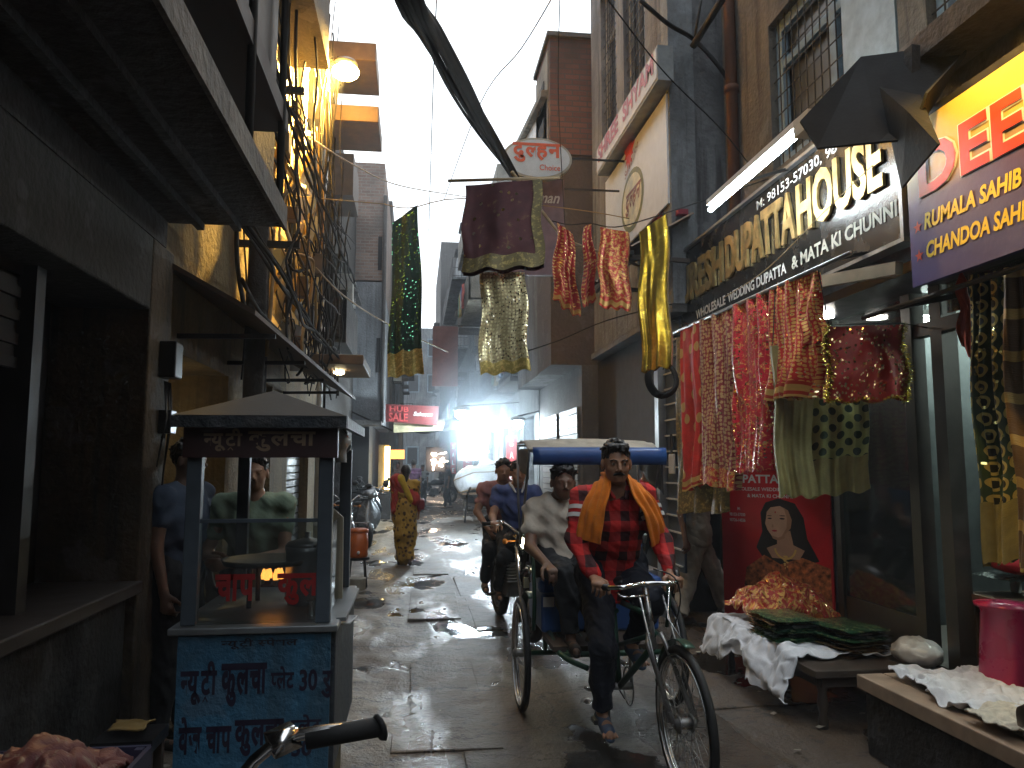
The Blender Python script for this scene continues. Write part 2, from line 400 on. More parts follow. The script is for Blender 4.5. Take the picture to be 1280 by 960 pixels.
# ------------------------------------------------------------------ figures: distance fields turned into one smooth surface
class SDF:
    def __init__(s, lo, hi, h):
        s.lo = np.array(lo, float); s.h = h; s.n = np.ceil((np.array(hi) - s.lo) / h).astype(int) + 1
        s.f = np.full(s.n, .3, np.float32)
    def _blk(s, lo, hi):
        a = np.clip(np.floor((np.array(lo) - s.lo) / s.h).astype(int), 0, s.n - 1); b = np.clip(np.ceil((np.array(hi) - s.lo) / s.h).astype(int) + 1, 1, s.n)
        ax = [s.lo[i] + s.h * np.arange(a[i], b[i]) for i in range(3)]
        P = np.stack(np.meshgrid(*ax, indexing='ij'), -1).astype(np.float32)
        return tuple(slice(a[i], b[i]) for i in range(3)), P
    def _put(s, sl, d, k, sub=False):
        f = s.f[sl]
        if sub:
            d = -d; hh = np.clip(.5 - .5 * (f - d) / max(k, 1e-5), 0, 1)
            s.f[sl] = f + (d - f) * hh + k * hh * (1 - hh); return
        hh = np.clip(.5 + .5 * (f - d) / max(k, 1e-5), 0, 1)
        s.f[sl] = f + (d - f) * hh - k * hh * (1 - hh)
    def cap(s, a, b, ra, rb, k=.02, flat=None, sub=False):
        a = np.array(a, float); b = np.array(b, float); R = max(ra, rb) * (1 if flat is None else 1.6) + k * 1.5 + s.h * 2
        sl, P = s._blk(np.minimum(a, b) - R, np.maximum(a, b) + R)
        if P.size == 0: return s
        ab = b - a; t = np.clip(((P - a) @ ab) / max(ab @ ab, 1e-9), 0, 1)
        q = P - a - t[..., None] * ab
        if flat is not None:      # (direction, factor): squash across a direction
            fd = np.array(flat[0], float); fd /= np.linalg.norm(fd); c = q @ fd; q = q + np.multiply.outer(c * (flat[1] - 1), fd)
        s._put(sl, np.linalg.norm(q, axis=-1) - (ra + (rb - ra) * t), k, sub); return s
    def ell(s, c, r, k=.02, rot=None, sub=False):
        c = np.array(c, float); r = np.array(r, float); m = r.max() + k * 1.5 + s.h * 2
        sl, P = s._blk(c - m, c + m)
        if P.size == 0: return s
        q = P - c
        if rot is not None: q = q @ np.array(rot)         # columns = local axes
        g = np.linalg.norm(q / r, axis=-1); g2 = np.linalg.norm(q / (r * r), axis=-1)
        s._put(sl, g * (g - 1) / np.maximum(g2, 1e-6), k, sub); return s
    def wrinkle(s, amp, scale, seed=0, vert=1.0):
        rs = np.random.RandomState(seed); w = np.where(np.abs(s.f) < .05); P = np.stack([s.lo[i] + s.h * w[i] for i in range(3)], -1)
        d = np.zeros(len(P))
        for i in range(5):
            kv = rs.normal(size=3) * scale * (1 + i * .35); kv[2] *= vert; kv2 = rs.normal(size=3) * scale * .5
            d += np.sin(P @ kv + 1.5 * np.sin(P @ kv2) + rs.rand() * 6) * amp / (1 + i * .3)
        s.f[w] += (d * .6).astype(np.float32); return s
    def cut(s, p, n, k=.003):
        """removes the side the normal points to"""
        g = np.zeros(s.n, np.float32)
        for i in range(3):
            sh = [1, 1, 1]; sh[i] = -1; g += ((s.lo[i] + s.h * np.arange(s.n[i]) - p[i]) * n[i]).reshape(sh).astype(np.float32)
        s.f = np.maximum(s.f, g); return s
    def mesh(s):
        f = s.f; h = s.h
        f[0] = f[-1] = .1; f[:, 0] = f[:, -1] = .1; f[:, :, 0] = f[:, :, -1] = .1
        g = f < 0; n0, n1, n2 = f.shape
        cnt = np.zeros((n0 - 1, n1 - 1, n2 - 1), np.int8)
        for i in (0, 1):
            for j in (0, 1):
                for k in (0, 1): cnt += g[i:n0 - 1 + i, j:n1 - 1 + j, k:n2 - 1 + k]
        act = np.argwhere((cnt > 0) & (cnt < 8))
        if len(act) == 0: return [], []
        idx = np.full(cnt.shape, -1, np.int32); idx[tuple(act.T)] = np.arange(len(act))
        acc = np.zeros((len(act), 3)); num = np.zeros(len(act))
        cs = [(i, j, k) for i in (0, 1) for j in (0, 1) for k in (0, 1)]
        for a in cs:
            for ax in range(3):
                if a[ax]: continue
                b = list(a); b[ax] = 1
                fa = f[tuple((act + a).T)]; fb = f[tuple((act + b).T)]
                m = (fa < 0) != (fb < 0); t = np.where(m, fa / np.where(m, fa - fb, 1), 0)
                p = np.array(a, float)[None].repeat(len(act), 0); p[:, ax] = t
                acc += p * m[:, None]; num += m
        vs = (act + acc / num[:, None]) * h + s.lo
        fs = []
        for ax in range(3):
            o1, o2 = [(1, 2), (2, 0), (0, 1)][ax]
            sl0 = [slice(1, n0 - 1), slice(1, n1 - 1), slice(1, n2 - 1)]; sl1 = list(sl0)
            sl0[ax] = slice(0, f.shape[ax] - 1); sl1[ax] = slice(1, f.shape[ax])
            A = g[tuple(sl0)]; B = g[tuple(sl1)]
            e = np.argwhere(A != B)
            if len(e) == 0: continue
            off = np.ones(3, int); off[ax] = 0; e = e + off
            u1 = np.zeros(3, int); u1[o1] = 1; u2 = np.zeros(3, int); u2[o2] = 1
            q = np.stack([idx[tuple((e - u1 - u2).T)], idx[tuple((e - u2).T)], idx[tuple(e.T)], idx[tuple((e - u1).T)]], 1)
            flip = ~g[tuple(e.T)]
            q[flip] = q[flip][:, ::-1]
            fs.append(q)
        fs = np.concatenate(fs); fs = fs[(fs >= 0).all(1)]
        return vs, fs
    def build(s, name, mat, parent, **k):
        vs, fs = s.mesh()
        o0 = np.array(rootloc(parent)) if parent is not None else np.zeros(3)
        me = bpy.data.meshes.new(name); vs = np.asarray(vs) - o0
        me.vertices.add(len(vs)); me.vertices.foreach_set('co', vs.ravel().astype(np.float32))
        me.loops.add(len(fs) * 4); me.loops.foreach_set('vertex_index', fs.ravel().astype(np.int32))
        me.polygons.add(len(fs)); me.polygons.foreach_set('loop_start', np.arange(0, len(fs) * 4, 4, dtype=np.int32))
        me.polygons.foreach_set('use_smooth', np.ones(len(fs), bool)); me.update(calc_edges=True); me.validate()
        me.materials.append(mat)
        o = bpy.data.objects.new(name, me); C.objects.link(o); o.parent = parent
        return tag(o, k.get('label'), k.get('cat'), k.get('group'), k.get('kind'))

def skinm(name, col):
    if name in _mc: return _mc[name]
    m, nt, b = newmat(name); co = coords(nt)
    n = noise_t(nt, co, 25, 4)
    L(nt, ramp(nt, n.outputs['Fac'], [(.3, tuple(q * .85 for q in col)), (.7, tuple(q * 1.15 for q in col))]), b.inputs['Base Color'])
    b.inputs['Roughness'].default_value = .5; b.inputs['Subsurface Weight'].default_value = .08; b.inputs['Subsurface Radius'].default_value = (.02, .008, .004)
    bump(nt, noise_t(nt, co, 120, 3).outputs['Fac'], b, .15, .002)
    _mc[name] = m; return m
SKIN = skinm('brown_skin', (.33, .175, .105)); SKIND = skinm('dark_brown_skin', (.15, .08, .05))
HAIR = simple('black_hair', (.012, .01, .009), .45, bmp=.6, bs=160)

def nrm(a):
    a = np.array(tuple(a) + ((0.0,) if len(a) == 2 else ()), float); return a / np.linalg.norm(a)
def hand(s, wr, d, pn, side, curl=.4, size=1.0):
    """wrist, pointing direction, palm normal (way the fingers close), side vector towards the thumb"""
    d = nrm(d); pn = nrm(np.array(pn) - d * np.dot(pn, d)); sd = np.cross(d, pn); sd = sd if np.dot(sd, side) > 0 else -sd
    wr = np.array(wr, float)
    s.cap(wr, wr + d * .085 * size, .026 * size, .03 * size, .015, flat=(pn, 1.7))
    s.cap(wr + d * .05 * size, wr + d * .085 * size + sd * .02 * size, .022 * size, .02 * size, .01, flat=(pn, 1.5))
    s.cap(wr + d * .05 * size, wr + d * .085 * size - sd * .02 * size, .02 * size, .018 * size, .01, flat=(pn, 1.5))
    for i, (o, ln, r) in enumerate(((.03, .074, .0088), (.01, .083, .0092), (-.01, .077, .0088), (-.029, .06, .0078))):
        p = wr + d * (.09 - .006 * abs(i - 1)) * size + sd * o * size; a = 0.15
        for q, fr in enumerate((.44, .31, .25)):
            a += curl * (1.0, 1.15, .8)[q]
            dr = d * math.cos(a) + pn * math.sin(a); e = p + dr * ln * fr * size
            s.cap(p, e, r * size * (1 - .08 * q), r * size * (.94 - .08 * q), .003); p = e
    p = wr + d * .025 * size + sd * .022 * size; a = .2
    for q, ln in enumerate((.042, .033, .026)):
        dr = nrm(d * .75 + sd * (.75 - .45 * q) + pn * (.25 + curl * .6 * q)); e = p + dr * ln * size
        s.cap(p, e, (.013 - .0015 * q) * size, (.0115 - .0015 * q) * size, .006); p = e
def head(s, c, F, up, sz=1.0, female=False):
    F = nrm(F); up = nrm(np.array(up) - F * np.dot(up, F)); S = np.cross(up, F); R = np.stack([S, F, up], 1); c = np.array(c, float)
    P = lambda x, y, z: c + (S * x + F * y + up * z) * sz
    e = lambda x, y, z, r, k=.012, sub=False: s.ell(P(x, y, z), np.array(r) * sz, k, R, sub)
    e(0, -.012, .03, (.073, .092, .082))          # skull
    e(0, .03, -.02, (.06, .06, .075), .03)        # face
    e(0, .052, -.078, (.036, .032, .026), .03)    # chin
    e(0, .01, -.055, (.052, .05, .04), .03)       # jaw
    e(.034, .062, -.028, (.022, .018, .018), .02); e(-.034, .062, -.028, (.022, .018, .018), .02)  # cheekbones
    for q in (-1, 1):
        e(q * .031, .094, .004, (.017, .012, .011), .008, True)     # sockets
        e(q * .031, .079, .003, (.0125, .0125, .0115), .003)        # eyeballs
        s.cap(P(q * .012, .09, .021), P(q * .048, .078, .02), .007 * sz, .006 * sz, .008)   # brows
        e(q * .077, -.004, -.004, (.009, .02, .031), .008)          # ears
        s.ell(P(q * .013, .098, -.034), np.array((.009, .009, .007)) * sz, .006, R)
    s.cap(P(0, .088, .012), P(0, .112, -.027), .007 * sz, .0115 * sz, .009)       # nose
    s.cap(P(-.018, .083, -.056), P(.018, .083, -.056), .0065 * sz, .0065 * sz, .006); s.cap(P(-.016, .082, -.066), P(.016, .082, -.066), .007 * sz, .007 * sz, .006)
    e(0, .096, -.0605, (.024, .01, .0014), .002, True)
    return S, F, up, P, R
def person(label, J, F, top, pants, shoes, skin=SKIN, hair=HAIR, res=.01, sleeve='long', group=None, hF=None, curlL=.5, curlR=.5, palmL=None, palmR=None, collar=None,
           scale=1.0, female=False, long_top=.0, eyes=False, mustache=False, loose=1.0, hairlong=False, pants_loose=1.0, split=True, coll=None):
    F = nrm(F); UP = np.array((0, 0, 1.)); LS = np.cross(UP, F)      # towards the person's left
    J = {k: np.array(v, float) for k, v in J.items()}
    allp = np.array(list(J.values())); lo = allp.min(0) - .28; hi = allp.max(0) + .28
    base = np.array((J['pel'][0], J['pel'][1], min(J['anL'][2], J['anR'][2]) - .09))
    t = thing('person', label, 'person', tuple(base), group)
    s = SDF(lo, hi, res); k = scale
    hF = F if hF is None else nrm(hF)
    hc = J['head']; hup = nrm(hc - J['neck']) * .5 + UP * .5
    Sd, Fd, upd, P, R = head(s, hc, hF, hup, k)
    s.cap(J['neck'], hc + (hc - J['neck']) * .1 - Fd * .02, .052 * k, .05 * k, .02)
    ch, pl = J['chest'], J['pel']
    s.ell(ch, (.14 * k, .092 * k, .18 * k), .04, np.stack([LS, F, UP], 1)); s.cap(ch, pl, .1 * k, .1 * k, .05); s.cap(J['neck'], ch, .055 * k, .09 * k, .04)
    s.cap(J['shL'], J['shR'], .055 * k, .055 * k, .05); s.cap(J['hiL'], J['hiR'], .095 * k, .095 * k, .04)
    for sd, sg in (('L', 1), ('R', -1)):
        s.cap(J['sh' + sd], J['el' + sd], .05 * k, .038 * k, .03); s.cap(J['el' + sd], J['wr' + sd], .038 * k, .025 * k, .015)
        s.cap(J['hi' + sd], J['kn' + sd], .07 * k, .046 * k, .03); s.cap(J['kn' + sd], J['an' + sd], .046 * k, .033 * k, .02)
        s.ell(J['kn' + sd] * .62 + J['an' + sd] * .38 - F * .015, (.04 * k,) * 3, .04)
        fd = nrm(J.get('fo' + sd, F)); an = J['an' + sd]
        s.cap(an - fd * .03 - UP * .045 * k, an + fd * .1 * k - UP * .06 * k, .03 * k, .03 * k, .03); s.cap(an + fd * .1 * k - UP * .06 * k, an + fd * .17 * k - UP * .066 * k, .028 * k, .02 * k, .02)
        if res <= .007:
            fs_ = np.cross(UP, fd)
            for q in range(5): s.cap(an + fd * .15 - UP * .066 + fs_ * (q - 2) * .016, an + fd * (.19 - abs(q - 2) * .008) - UP * .07 + fs_ * (q - 2) * .018, .0085, .0075, .004)
        dr = nrm(J['wr' + sd] - J['el' + sd]); pm = {'L': palmL, 'R': palmR}[sd]
        hd = J.get('hd' + sd, dr)
        if pm is None: pm = -LS * sg
        hand(s, J['wr' + sd], hd, pm, J.get('th' + sd, F), {'L': curlL, 'R': curlR}[sd], k * (1.0 if res < .009 else 1.08))
    s.build('body', skin, t)
    # hair
    h = SDF(hc - .2, hc + .2, min(res, .007))
    if hairlong:
        h.ell(P(0, -.02, .035), (.086 * k, .1 * k, .094 * k), .01, R); h.cap(P(0, -.07, 0), P(0, -.1, -.14), .06 * k, .035 * k, .03)
        h.ell(P(0, .085, -.03), (.07 * k, .075 * k, .085 * k), .012, R, True)
    else:
        h.ell(P(0, -.016, .042), (.078 * k, .097 * k, .086 * k), .01, R)
        rh = random.Random(int(abs(hc[0]) * 1000))
        for q in range(46):
            a = rh.uniform(0, 2 * PI); ph = rh.uniform(.1, 1.35); rr = rh.uniform(.010, .017); v_ = (math.cos(a) * math.sin(ph), math.sin(a) * math.sin(ph), math.cos(ph)); c_ = P(v_[0] * .074, -.014 + v_[1] * .09, .043 + v_[2] * .086)
            h.cap(c_, c_ + (Sd * v_[0] + Fd * (v_[1] + .5) + upd * v_[2] * .3) * .018, rr * k, rr * .5 * k, .01)
        h.cap(P(-.045, .058, .093), P(.04, .064, .092), .016 * k, .02 * k, .02)
        h.ell(P(0, .1, -.03), (.072 * k, .085 * k, .104 * k), .01, R, True)
        h.cut(P(0, 0, -.03), -upd)
        for q in (-1, 1): h.ell(P(q * .08, .01, -.01), (.022 * k, .022 * k, .035 * k), .006, R, True)
    h.wrinkle(.004, 130, 3)
    h.build('hair', hair, t)
    if mustache:
        h = SDF(hc - .2, hc + .2, .004)
        h.cap(P(0, .1, -.045), P(.03, .088, -.055), .0075, .005, .004); h.cap(P(0, .1, -.045), P(-.03, .088, -.055), .0075, .005, .004)
        h.wrinkle(.001, 200, 2); h.build('moustache', hair, t)
    if eyes:
        m = MB(); 
        for q in (-1, 1): m.ball(P(q * .031, .0815, .0035), .0105, 12, 8)
        m.build('eyes', simple('eye_white', (.2, .16, .13), .4, bmp=0), t, True)
        m = MB()
        for q in (-1, 1): m.ball(P(q * .031, .0878, .0035), .0062, 10, 6)
        m.build('iris', simple('eye_dark', (.02, .012, .01), .15, bmp=0), t, True)
        m = MB()
        for q in (-1, 1):
            m.tube([P(q * .013, .101, .02), P(q * .03, .099, .027), P(q * .05, .084, .021)], .0035, 6)
        m.build('eyebrows', hair, t, True)
    # top
    lw = loose; s = SDF(lo, hi, res)
    s.ell(ch + UP * .02, (.178 * k * lw, .13 * k * lw, .205 * k), .03, np.stack([LS, F, UP], 1)); s.cap(ch, pl + UP * .02, .145 * k * lw, .15 * k * lw, .05, flat=(F, 1.12))
    if long_top: s.cap(pl, pl - UP * long_top, .155 * k * lw, .175 * k * lw, .03, flat=(F, 1.1))
    s.cap(J['shL'], J['shR'], .068 * k, .068 * k, .05)
    for sd in 'LR':
        s.cap(J['sh' + sd], J['el' + sd] if sleeve == 'long' else J['sh' + sd] * .45 + J['el' + sd] * .55, .066 * k, .056 * k * lw, .03)
        if sleeve == 'long': s.cap(J['el' + sd], J['wr' + sd] * .93 + J['el' + sd] * .07, .056 * k * lw, .036 * k * lw, .02)
    s.wrinkle(.008 if res < .009 else .009, 24, 5, .6); s.wrinkle(.003, 70, 15, .7)
    s.ell(J['neck'] + UP * .035 + F * .01, (.062 * k, .07 * k, .06 * k), .01, None, True)
    s.cut(pl - UP * (.1 + long_top), -UP)
    s.build('shirt' if not female else 'blouse', top, t)
    if collar is not None:
        c2 = SDF(J['neck'] - .2, J['neck'] + .2, min(res, .007)); n = J['neck']
        for q in (-1, 1):
            c2.cap(n + LS * q * .07 - F * .03 + UP * .03, n + LS * q * .06 + F * .045 + UP * .005, .014, .014, .01); c2.cap(n + LS * q * .06 + F * .045 + UP * .005, n + LS * q * .03 + F * .1 - UP * .05, .014, .01, .01)
        c2.cap(n + LS * .07 - F * .03 + UP * .03, n - LS * .07 - F * .03 + UP * .03, .014, .014, .01)
        c2.build('collar', collar, t)
    # trousers
    s = SDF(lo, hi, res); pw = pants_loose
    s.cap(J['hiL'] + UP * .08, J['hiR'] + UP * .08, .112 * k, .112 * k, .04)
    s.cap(J['hiL'], J['hiR'], .108 * k, .108 * k, .04)
    for sd in 'LR':
        s.cap(J['hi' + sd], J['kn' + sd], .1 * k * (.5 + .5 * pw), .074 * k * pw, .03); s.cap(J['kn' + sd], J['an' + sd] + UP * .02, .074 * k * pw, .056 * k * pw, .02)
    s.wrinkle(.009, 22, 9, .7); s.wrinkle(.003, 60, 8, .8)
    for sd in 'LR':
        kd = nrm(J['an' + sd] - J['kn' + sd]); 
        if kd[2] < -.5: 
            sl, Pp = s._blk(J['an' + sd] - .14, J['an' + sd] + .1); dd = (Pp - (J['an' + sd] - kd * .0)) @ kd; rr = np.linalg.norm(Pp - J['an' + sd], axis=-1)
            s.f[sl] = np.where(rr < .16, np.maximum(s.f[sl], dd), s.f[sl])
    s.build('trousers' if not female else 'skirt', pants, t)
    if shoes is not None:
        s = SDF(lo, hi, res)
        for sd in 'LR':
            fd = nrm(J.get('fo' + sd, F)); an = J['an' + sd]
            s.cap(an - fd * .04 - UP * .055 * k, an + fd * .13 * k - UP * .066 * k, .036 * k, .036 * k, .02); s.cap(an - fd * .045 - UP * .08 * k, an + fd * .17 * k - UP * .084 * k, .022, .024, .01, flat=(UP, 1.5))
        s.build('shoes', shoes, t)
    return t, P
def stand(x, y, F, h=1.65, z=0, stride=0.0, arm=0.0, lean=0.0):
    """joints of a standing or walking figure"""
    F = nrm(F); U = np.array((0, 0, 1.)); S = np.cross(U, F); k = h / 1.7; B = np.array((x, y, z))
    q = lambda f, s_, u: B + (F * f + S * s_ + U * u) * k
    return dict(pel=q(0, 0, .95), chest=q(.0 + lean, 0, 1.25), neck=q(.01 + lean * 1.2, 0, 1.44), head=q(.025 + lean * 1.3, 0, 1.585), shL=q(lean, .18, 1.39), shR=q(lean, -.18, 1.39),
                elL=q(-arm * .6 + lean, .22, 1.12), elR=q(arm * .6 + lean, -.22, 1.12), wrL=q(-arm * .9 + lean + .05, .22, .87), wrR=q(arm + .06 + lean, -.22, .88),
                hiL=q(0, .09, .9), hiR=q(0, -.09, .9), knL=q(stride * .45 + .03, .1, .5), knR=q(-stride * .3 + .03, -.1, .5), anL=q(stride * .7, .1, .09), anR=q(-stride * .75, -.1, .1 + stride * .08)), k

# ================================================================== THE SETTING
def groundmat():
    m, nt, b = newmat('wet_street')
    ge = nt.nodes.new('ShaderNodeNewGeometry'); co = ge.outputs['Position']
    n1 = noise_t(nt, co, .55, 7, .62); n2 = noise_t(nt, co, 5, 7, .65); n3 = noise_t(nt, vscale(nt, co, (1.6, .45, 1)), .8, 4); n4 = noise_t(nt, co, 45, 4, .6)
    sp = nt.nodes.new('ShaderNodeSeparateXYZ'); L(nt, co, sp.inputs[0])
    c = ramp(nt, n2.outputs['Fac'], [(.25, (.026, .024, .023)), (.5, (.07, .064, .056)), (.78, (.16, .145, .125))])
    left = nd(nt, 'ShaderNodeMapRange'); L(nt, mth(nt, 'ADD', sp.outputs[0], mth(nt, 'MULTIPLY', n1.outputs['Fac'], .6)), left.inputs[0]); left.inputs[1].default_value = .45; left.inputs[2].default_value = 0
    c = mix(nt, mth(nt, 'MULTIPLY', left.outputs[0], .75), c, ramp(nt, n2.outputs['Fac'], [(.25, (.09, .07, .05)), (.7, (.32, .265, .19))]))      # pale cement along the left side
    mud = ramp(nt, n1.outputs['Fac'], [(.44, (0, 0, 0)), (.56, (1, 1, 1))])
    c = mix(nt, mth(nt, 'MULTIPLY', mud, .85), c, (.075, .046, .024))
    c = mix(nt, ramp(nt, noise_t(nt, co, 9, 6, .7).outputs['Fac'], [(.55, (0, 0, 0)), (.64, (.85, .85, .85))]), c, (.028, .022, .018))
    vc = nd(nt, 'ShaderNodeTexVoronoi'); vc.feature = 'DISTANCE_TO_EDGE'; vc.inputs['Scale'].default_value = 1.1; wp = nt.nodes.new('ShaderNodeVectorMath'); wp.operation = 'MULTIPLY_ADD'; L(nt, n2.outputs['Color'], wp.inputs[0]); wp.inputs[1].default_value = (.35, .35, .35); L(nt, co, wp.inputs[2]); L(nt, wp.outputs[0], vc.inputs['Vector'])
    ck = mth(nt, 'LESS_THAN', vc.outputs['Distance'], .009); c = mix(nt, mth(nt, 'MULTIPLY', ck, .8), c, (.012, .01, .009))
    L(nt, c, b.inputs['Base Color'])
    wet = ramp(nt, n3.outputs['Fac'], [(.5, (0, 0, 0)), (.58, (1, 1, 1))])
    r = mth(nt, 'MULTIPLY_ADD', n2.outputs['Fac'], .35, .42)
    wd = nd(nt, 'ShaderNodeMapRange'); L(nt, sp.outputs[1], wd.inputs[0]); wd.inputs[1].default_value = 3; wd.inputs[2].default_value = 9; wd.inputs[3].default_value = .75; wd.inputs[4].default_value = 1
    r = mth(nt, 'SUBTRACT', r, mth(nt, 'MULTIPLY', mth(nt, 'MULTIPLY', wet, wd.outputs[0]), .5)); 
    wq = nt.nodes.new('ShaderNodeVectorMath'); wq.operation = 'MULTIPLY_ADD'; L(nt, n2.outputs['Color'], wq.inputs[0]); wq.inputs[1].default_value = (.25, .25, 0); L(nt, co, wq.inputs[2])
    n7 = noise_t(nt, vscale(nt, wq.outputs[0], (1, .6, 1)), 1.25, 3, .5); pud = ramp(nt, n7.outputs['Fac'], [(.585, (0, 0, 0)), (.605, (1, 1, 1))])      # standing water
    c = mix(nt, mth(nt, 'MULTIPLY', pud, .8), c, (.02, .018, .016)); L(nt, c, b.inputs['Base Color'])
    r = mth(nt, 'MULTIPLY', r, mth(nt, 'SUBTRACT', 1.0, mth(nt, 'MULTIPLY', pud, .88))); L(nt, r, b.inputs['Roughness'])
    hh = mth(nt, 'MULTIPLY', mth(nt, 'ADD', mth(nt, 'MULTIPLY', n2.outputs['Fac'], 1.6), mth(nt, 'MULTIPLY', n4.outputs['Fac'], .5)), mth(nt, 'SUBTRACT', 1.0, mth(nt, 'MULTIPLY', pud, .93)))
    bump(nt, hh, b, .9, .02)
    _mc['wet_street'] = m; return m
GM = groundmat()
def gz(x, y):
    w_ = max(0, min(1, (-.05 - x) * 4)); r_ = noise.noise(V((x * 2.6, y * 2.2, 9)))
    return .022 * noise.noise(V((x * .8, y * .6, 0))) + .01 * noise.noise(V((x * 3.1, y * 2.7, 4))) + w_ * (.014 + .05 * (abs(r_) ** .6) * (1 if r_ > 0 else -1) * .6 +   .012 * noise.noise(V((x * 9, y * 9, 2))))
def axis(segs):
    out = []
    for a, b, st in segs:
        n = max(1, int(round((b - a) / st))); out += [a + (b - a) * i / n for i in range(n)]
    return out + [segs[-1][1]]
xs = axis([(-60, -6, 18), (-6, -1.6, .8), (-1.6, 0, .05), (0, 3.2, .1), (3.2, 7, .8), (7, 60, 18)]); ys = axis([(-20, 0, 3), (0, 7, .06), (7, 14, .12), (14, 40, .6), (40, 160, 15)])
m = MB(); nx = len(xs)
for y in ys:
    for x in xs: m.v.append(V((x, y, gz(x, y) - (.008 if 2 < y < 12.4 and -.1 < x < 2.95 else 0))))
for j in range(len(ys) - 1):
    for i in range(nx - 1):
        a = j * nx + i; m.f.append((a, a + 1, a + nx + 1, a + nx))
ground = m.build('ground', GM, None, True, kind='structure')
# stone paving laid in bands: each slab its own piece
def slab(x0, x1, y0, y1):
    cx, cy = (x0 + x1) / 2, (y0 + y1) / 2; g = .003; rz = random.uniform(-.015, .015)
    tilt = Matrix.Rotation(random.uniform(-.008, .008), 3, 'X') @ Matrix.Rotation(random.uniform(-.008, .008), 3, 'Y') @ Matrix.Rotation(rz, 3, 'Z')
    t = gz(cx, cy) + random.uniform(-.002, .004); q = MB(); hx, hy = (x1 - x0) / 2 - g, (y1 - y0) / 2 - g; e = .006
    def j(): return random.uniform(-.006, .006)
    top = [(-hx + e + j(), -hy + e + j(), 0), (hx - e + j(), -hy + e + j(), 0), (hx - e + j(), hy - e + j(), 0), (-hx + e + j(), hy - e + j(), 0)]
    md = [(-hx, -hy, -e * .8), (hx, -hy, -e * .8), (hx, hy, -e * .8), (-hx, hy, -e * .8)]; bt = [(a, b_, -.07) for a, b_, _ in md]
    pts = [V((cx, cy, t)) + tilt @ V(p) for p in top + md + bt]
    fs = [(0, 1, 2, 3)] + [(i + 4 * k, i + 4 * (k + 1), (i + 1) % 4 + 4 * (k + 1), (i + 1) % 4 + 4 * k) for k in (0, 1) for i in range(4)]
    q.add(pts, fs); return q.build('paving_slab', GM, ground)
for (x0, x1, y0, y1, ly, sp_) in ((-.12, .5, 2.0, 4.7, .34, 1), (-.12, .5, 4.7, 12.0, 1.5, 1), (.5, 1.75, 2.0, 12.2, 1.7, 1), (1.75, 2.9, 2.0, 12.0, 1.25, 1)):
    y = y0
    while y < y1 - .1:
        l = ly * random.uniform(.85, 1.2); ye = min(y + l, y1)
        if ly < .5 and random.random() < .6:
            xm = x0 + (x1 - x0) * random.uniform(.35, .65); slab(x0, xm, y, ye); slab(xm, x1, y, ye)
        elif ly < .5 or random.random() < .55: slab(x0 + random.uniform(0, .12), x1 - random.uniform(0, .12), y, ye)
        y = ye

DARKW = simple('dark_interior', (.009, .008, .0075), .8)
GREYCON = plaster('grey_concrete', (.1, .096, .09), amount=.75); TAN = plaster('tan_plaster', (.2, .165, .12), amount=.6); PALE = plaster('pale_blue_plaster', (.26, .285, .3), amount=.75)
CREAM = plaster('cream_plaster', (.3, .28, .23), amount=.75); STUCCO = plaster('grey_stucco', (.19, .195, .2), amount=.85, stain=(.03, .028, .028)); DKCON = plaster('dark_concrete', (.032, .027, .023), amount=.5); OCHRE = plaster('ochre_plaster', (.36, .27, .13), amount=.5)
BRICK = brickm('weathered_brick', (.2, .13, .1), (.28, .2, .16), (.25, .23, .21)); BRICKD = brickm('dark_brick', (.1, .045, .035), (.16, .07, .05), (.07, .06, .055))
STEEL = simple('worn_steel', (.3, .3, .3), .4, .8); IRON = simple('dark_iron', (.03, .028, .026), .55, .6); RUST = simple('rusty_iron', (.1, .045, .025), .75, .4)
BLUEGREY = simple('blue_grey_paint', (.22, .3, .35), .5); WHITEP = simple('white_paint', (.7, .7, .68), .5, var=.1); DGLASS = glassm('dark_window_glass', (.12, .14, .16), .5, .3)
ALU = simple('grey_aluminium', (.35, .36, .37), .4, .7, var=.1); WOOD = simple('brown_wood', (.13, .08, .045), .65, bs=60); DWOOD = simple('dark_wood', (.05, .035, .025), .6, bs=60)
BLACKP = simple('black_plastic', (.012, .012, .013), .35); RUBBER = simple('rubber', (.015, .015, .015), .7); CHROME = simple('chrome', (.7, .7, .7), .15, 1, var=.05, bmp=0)

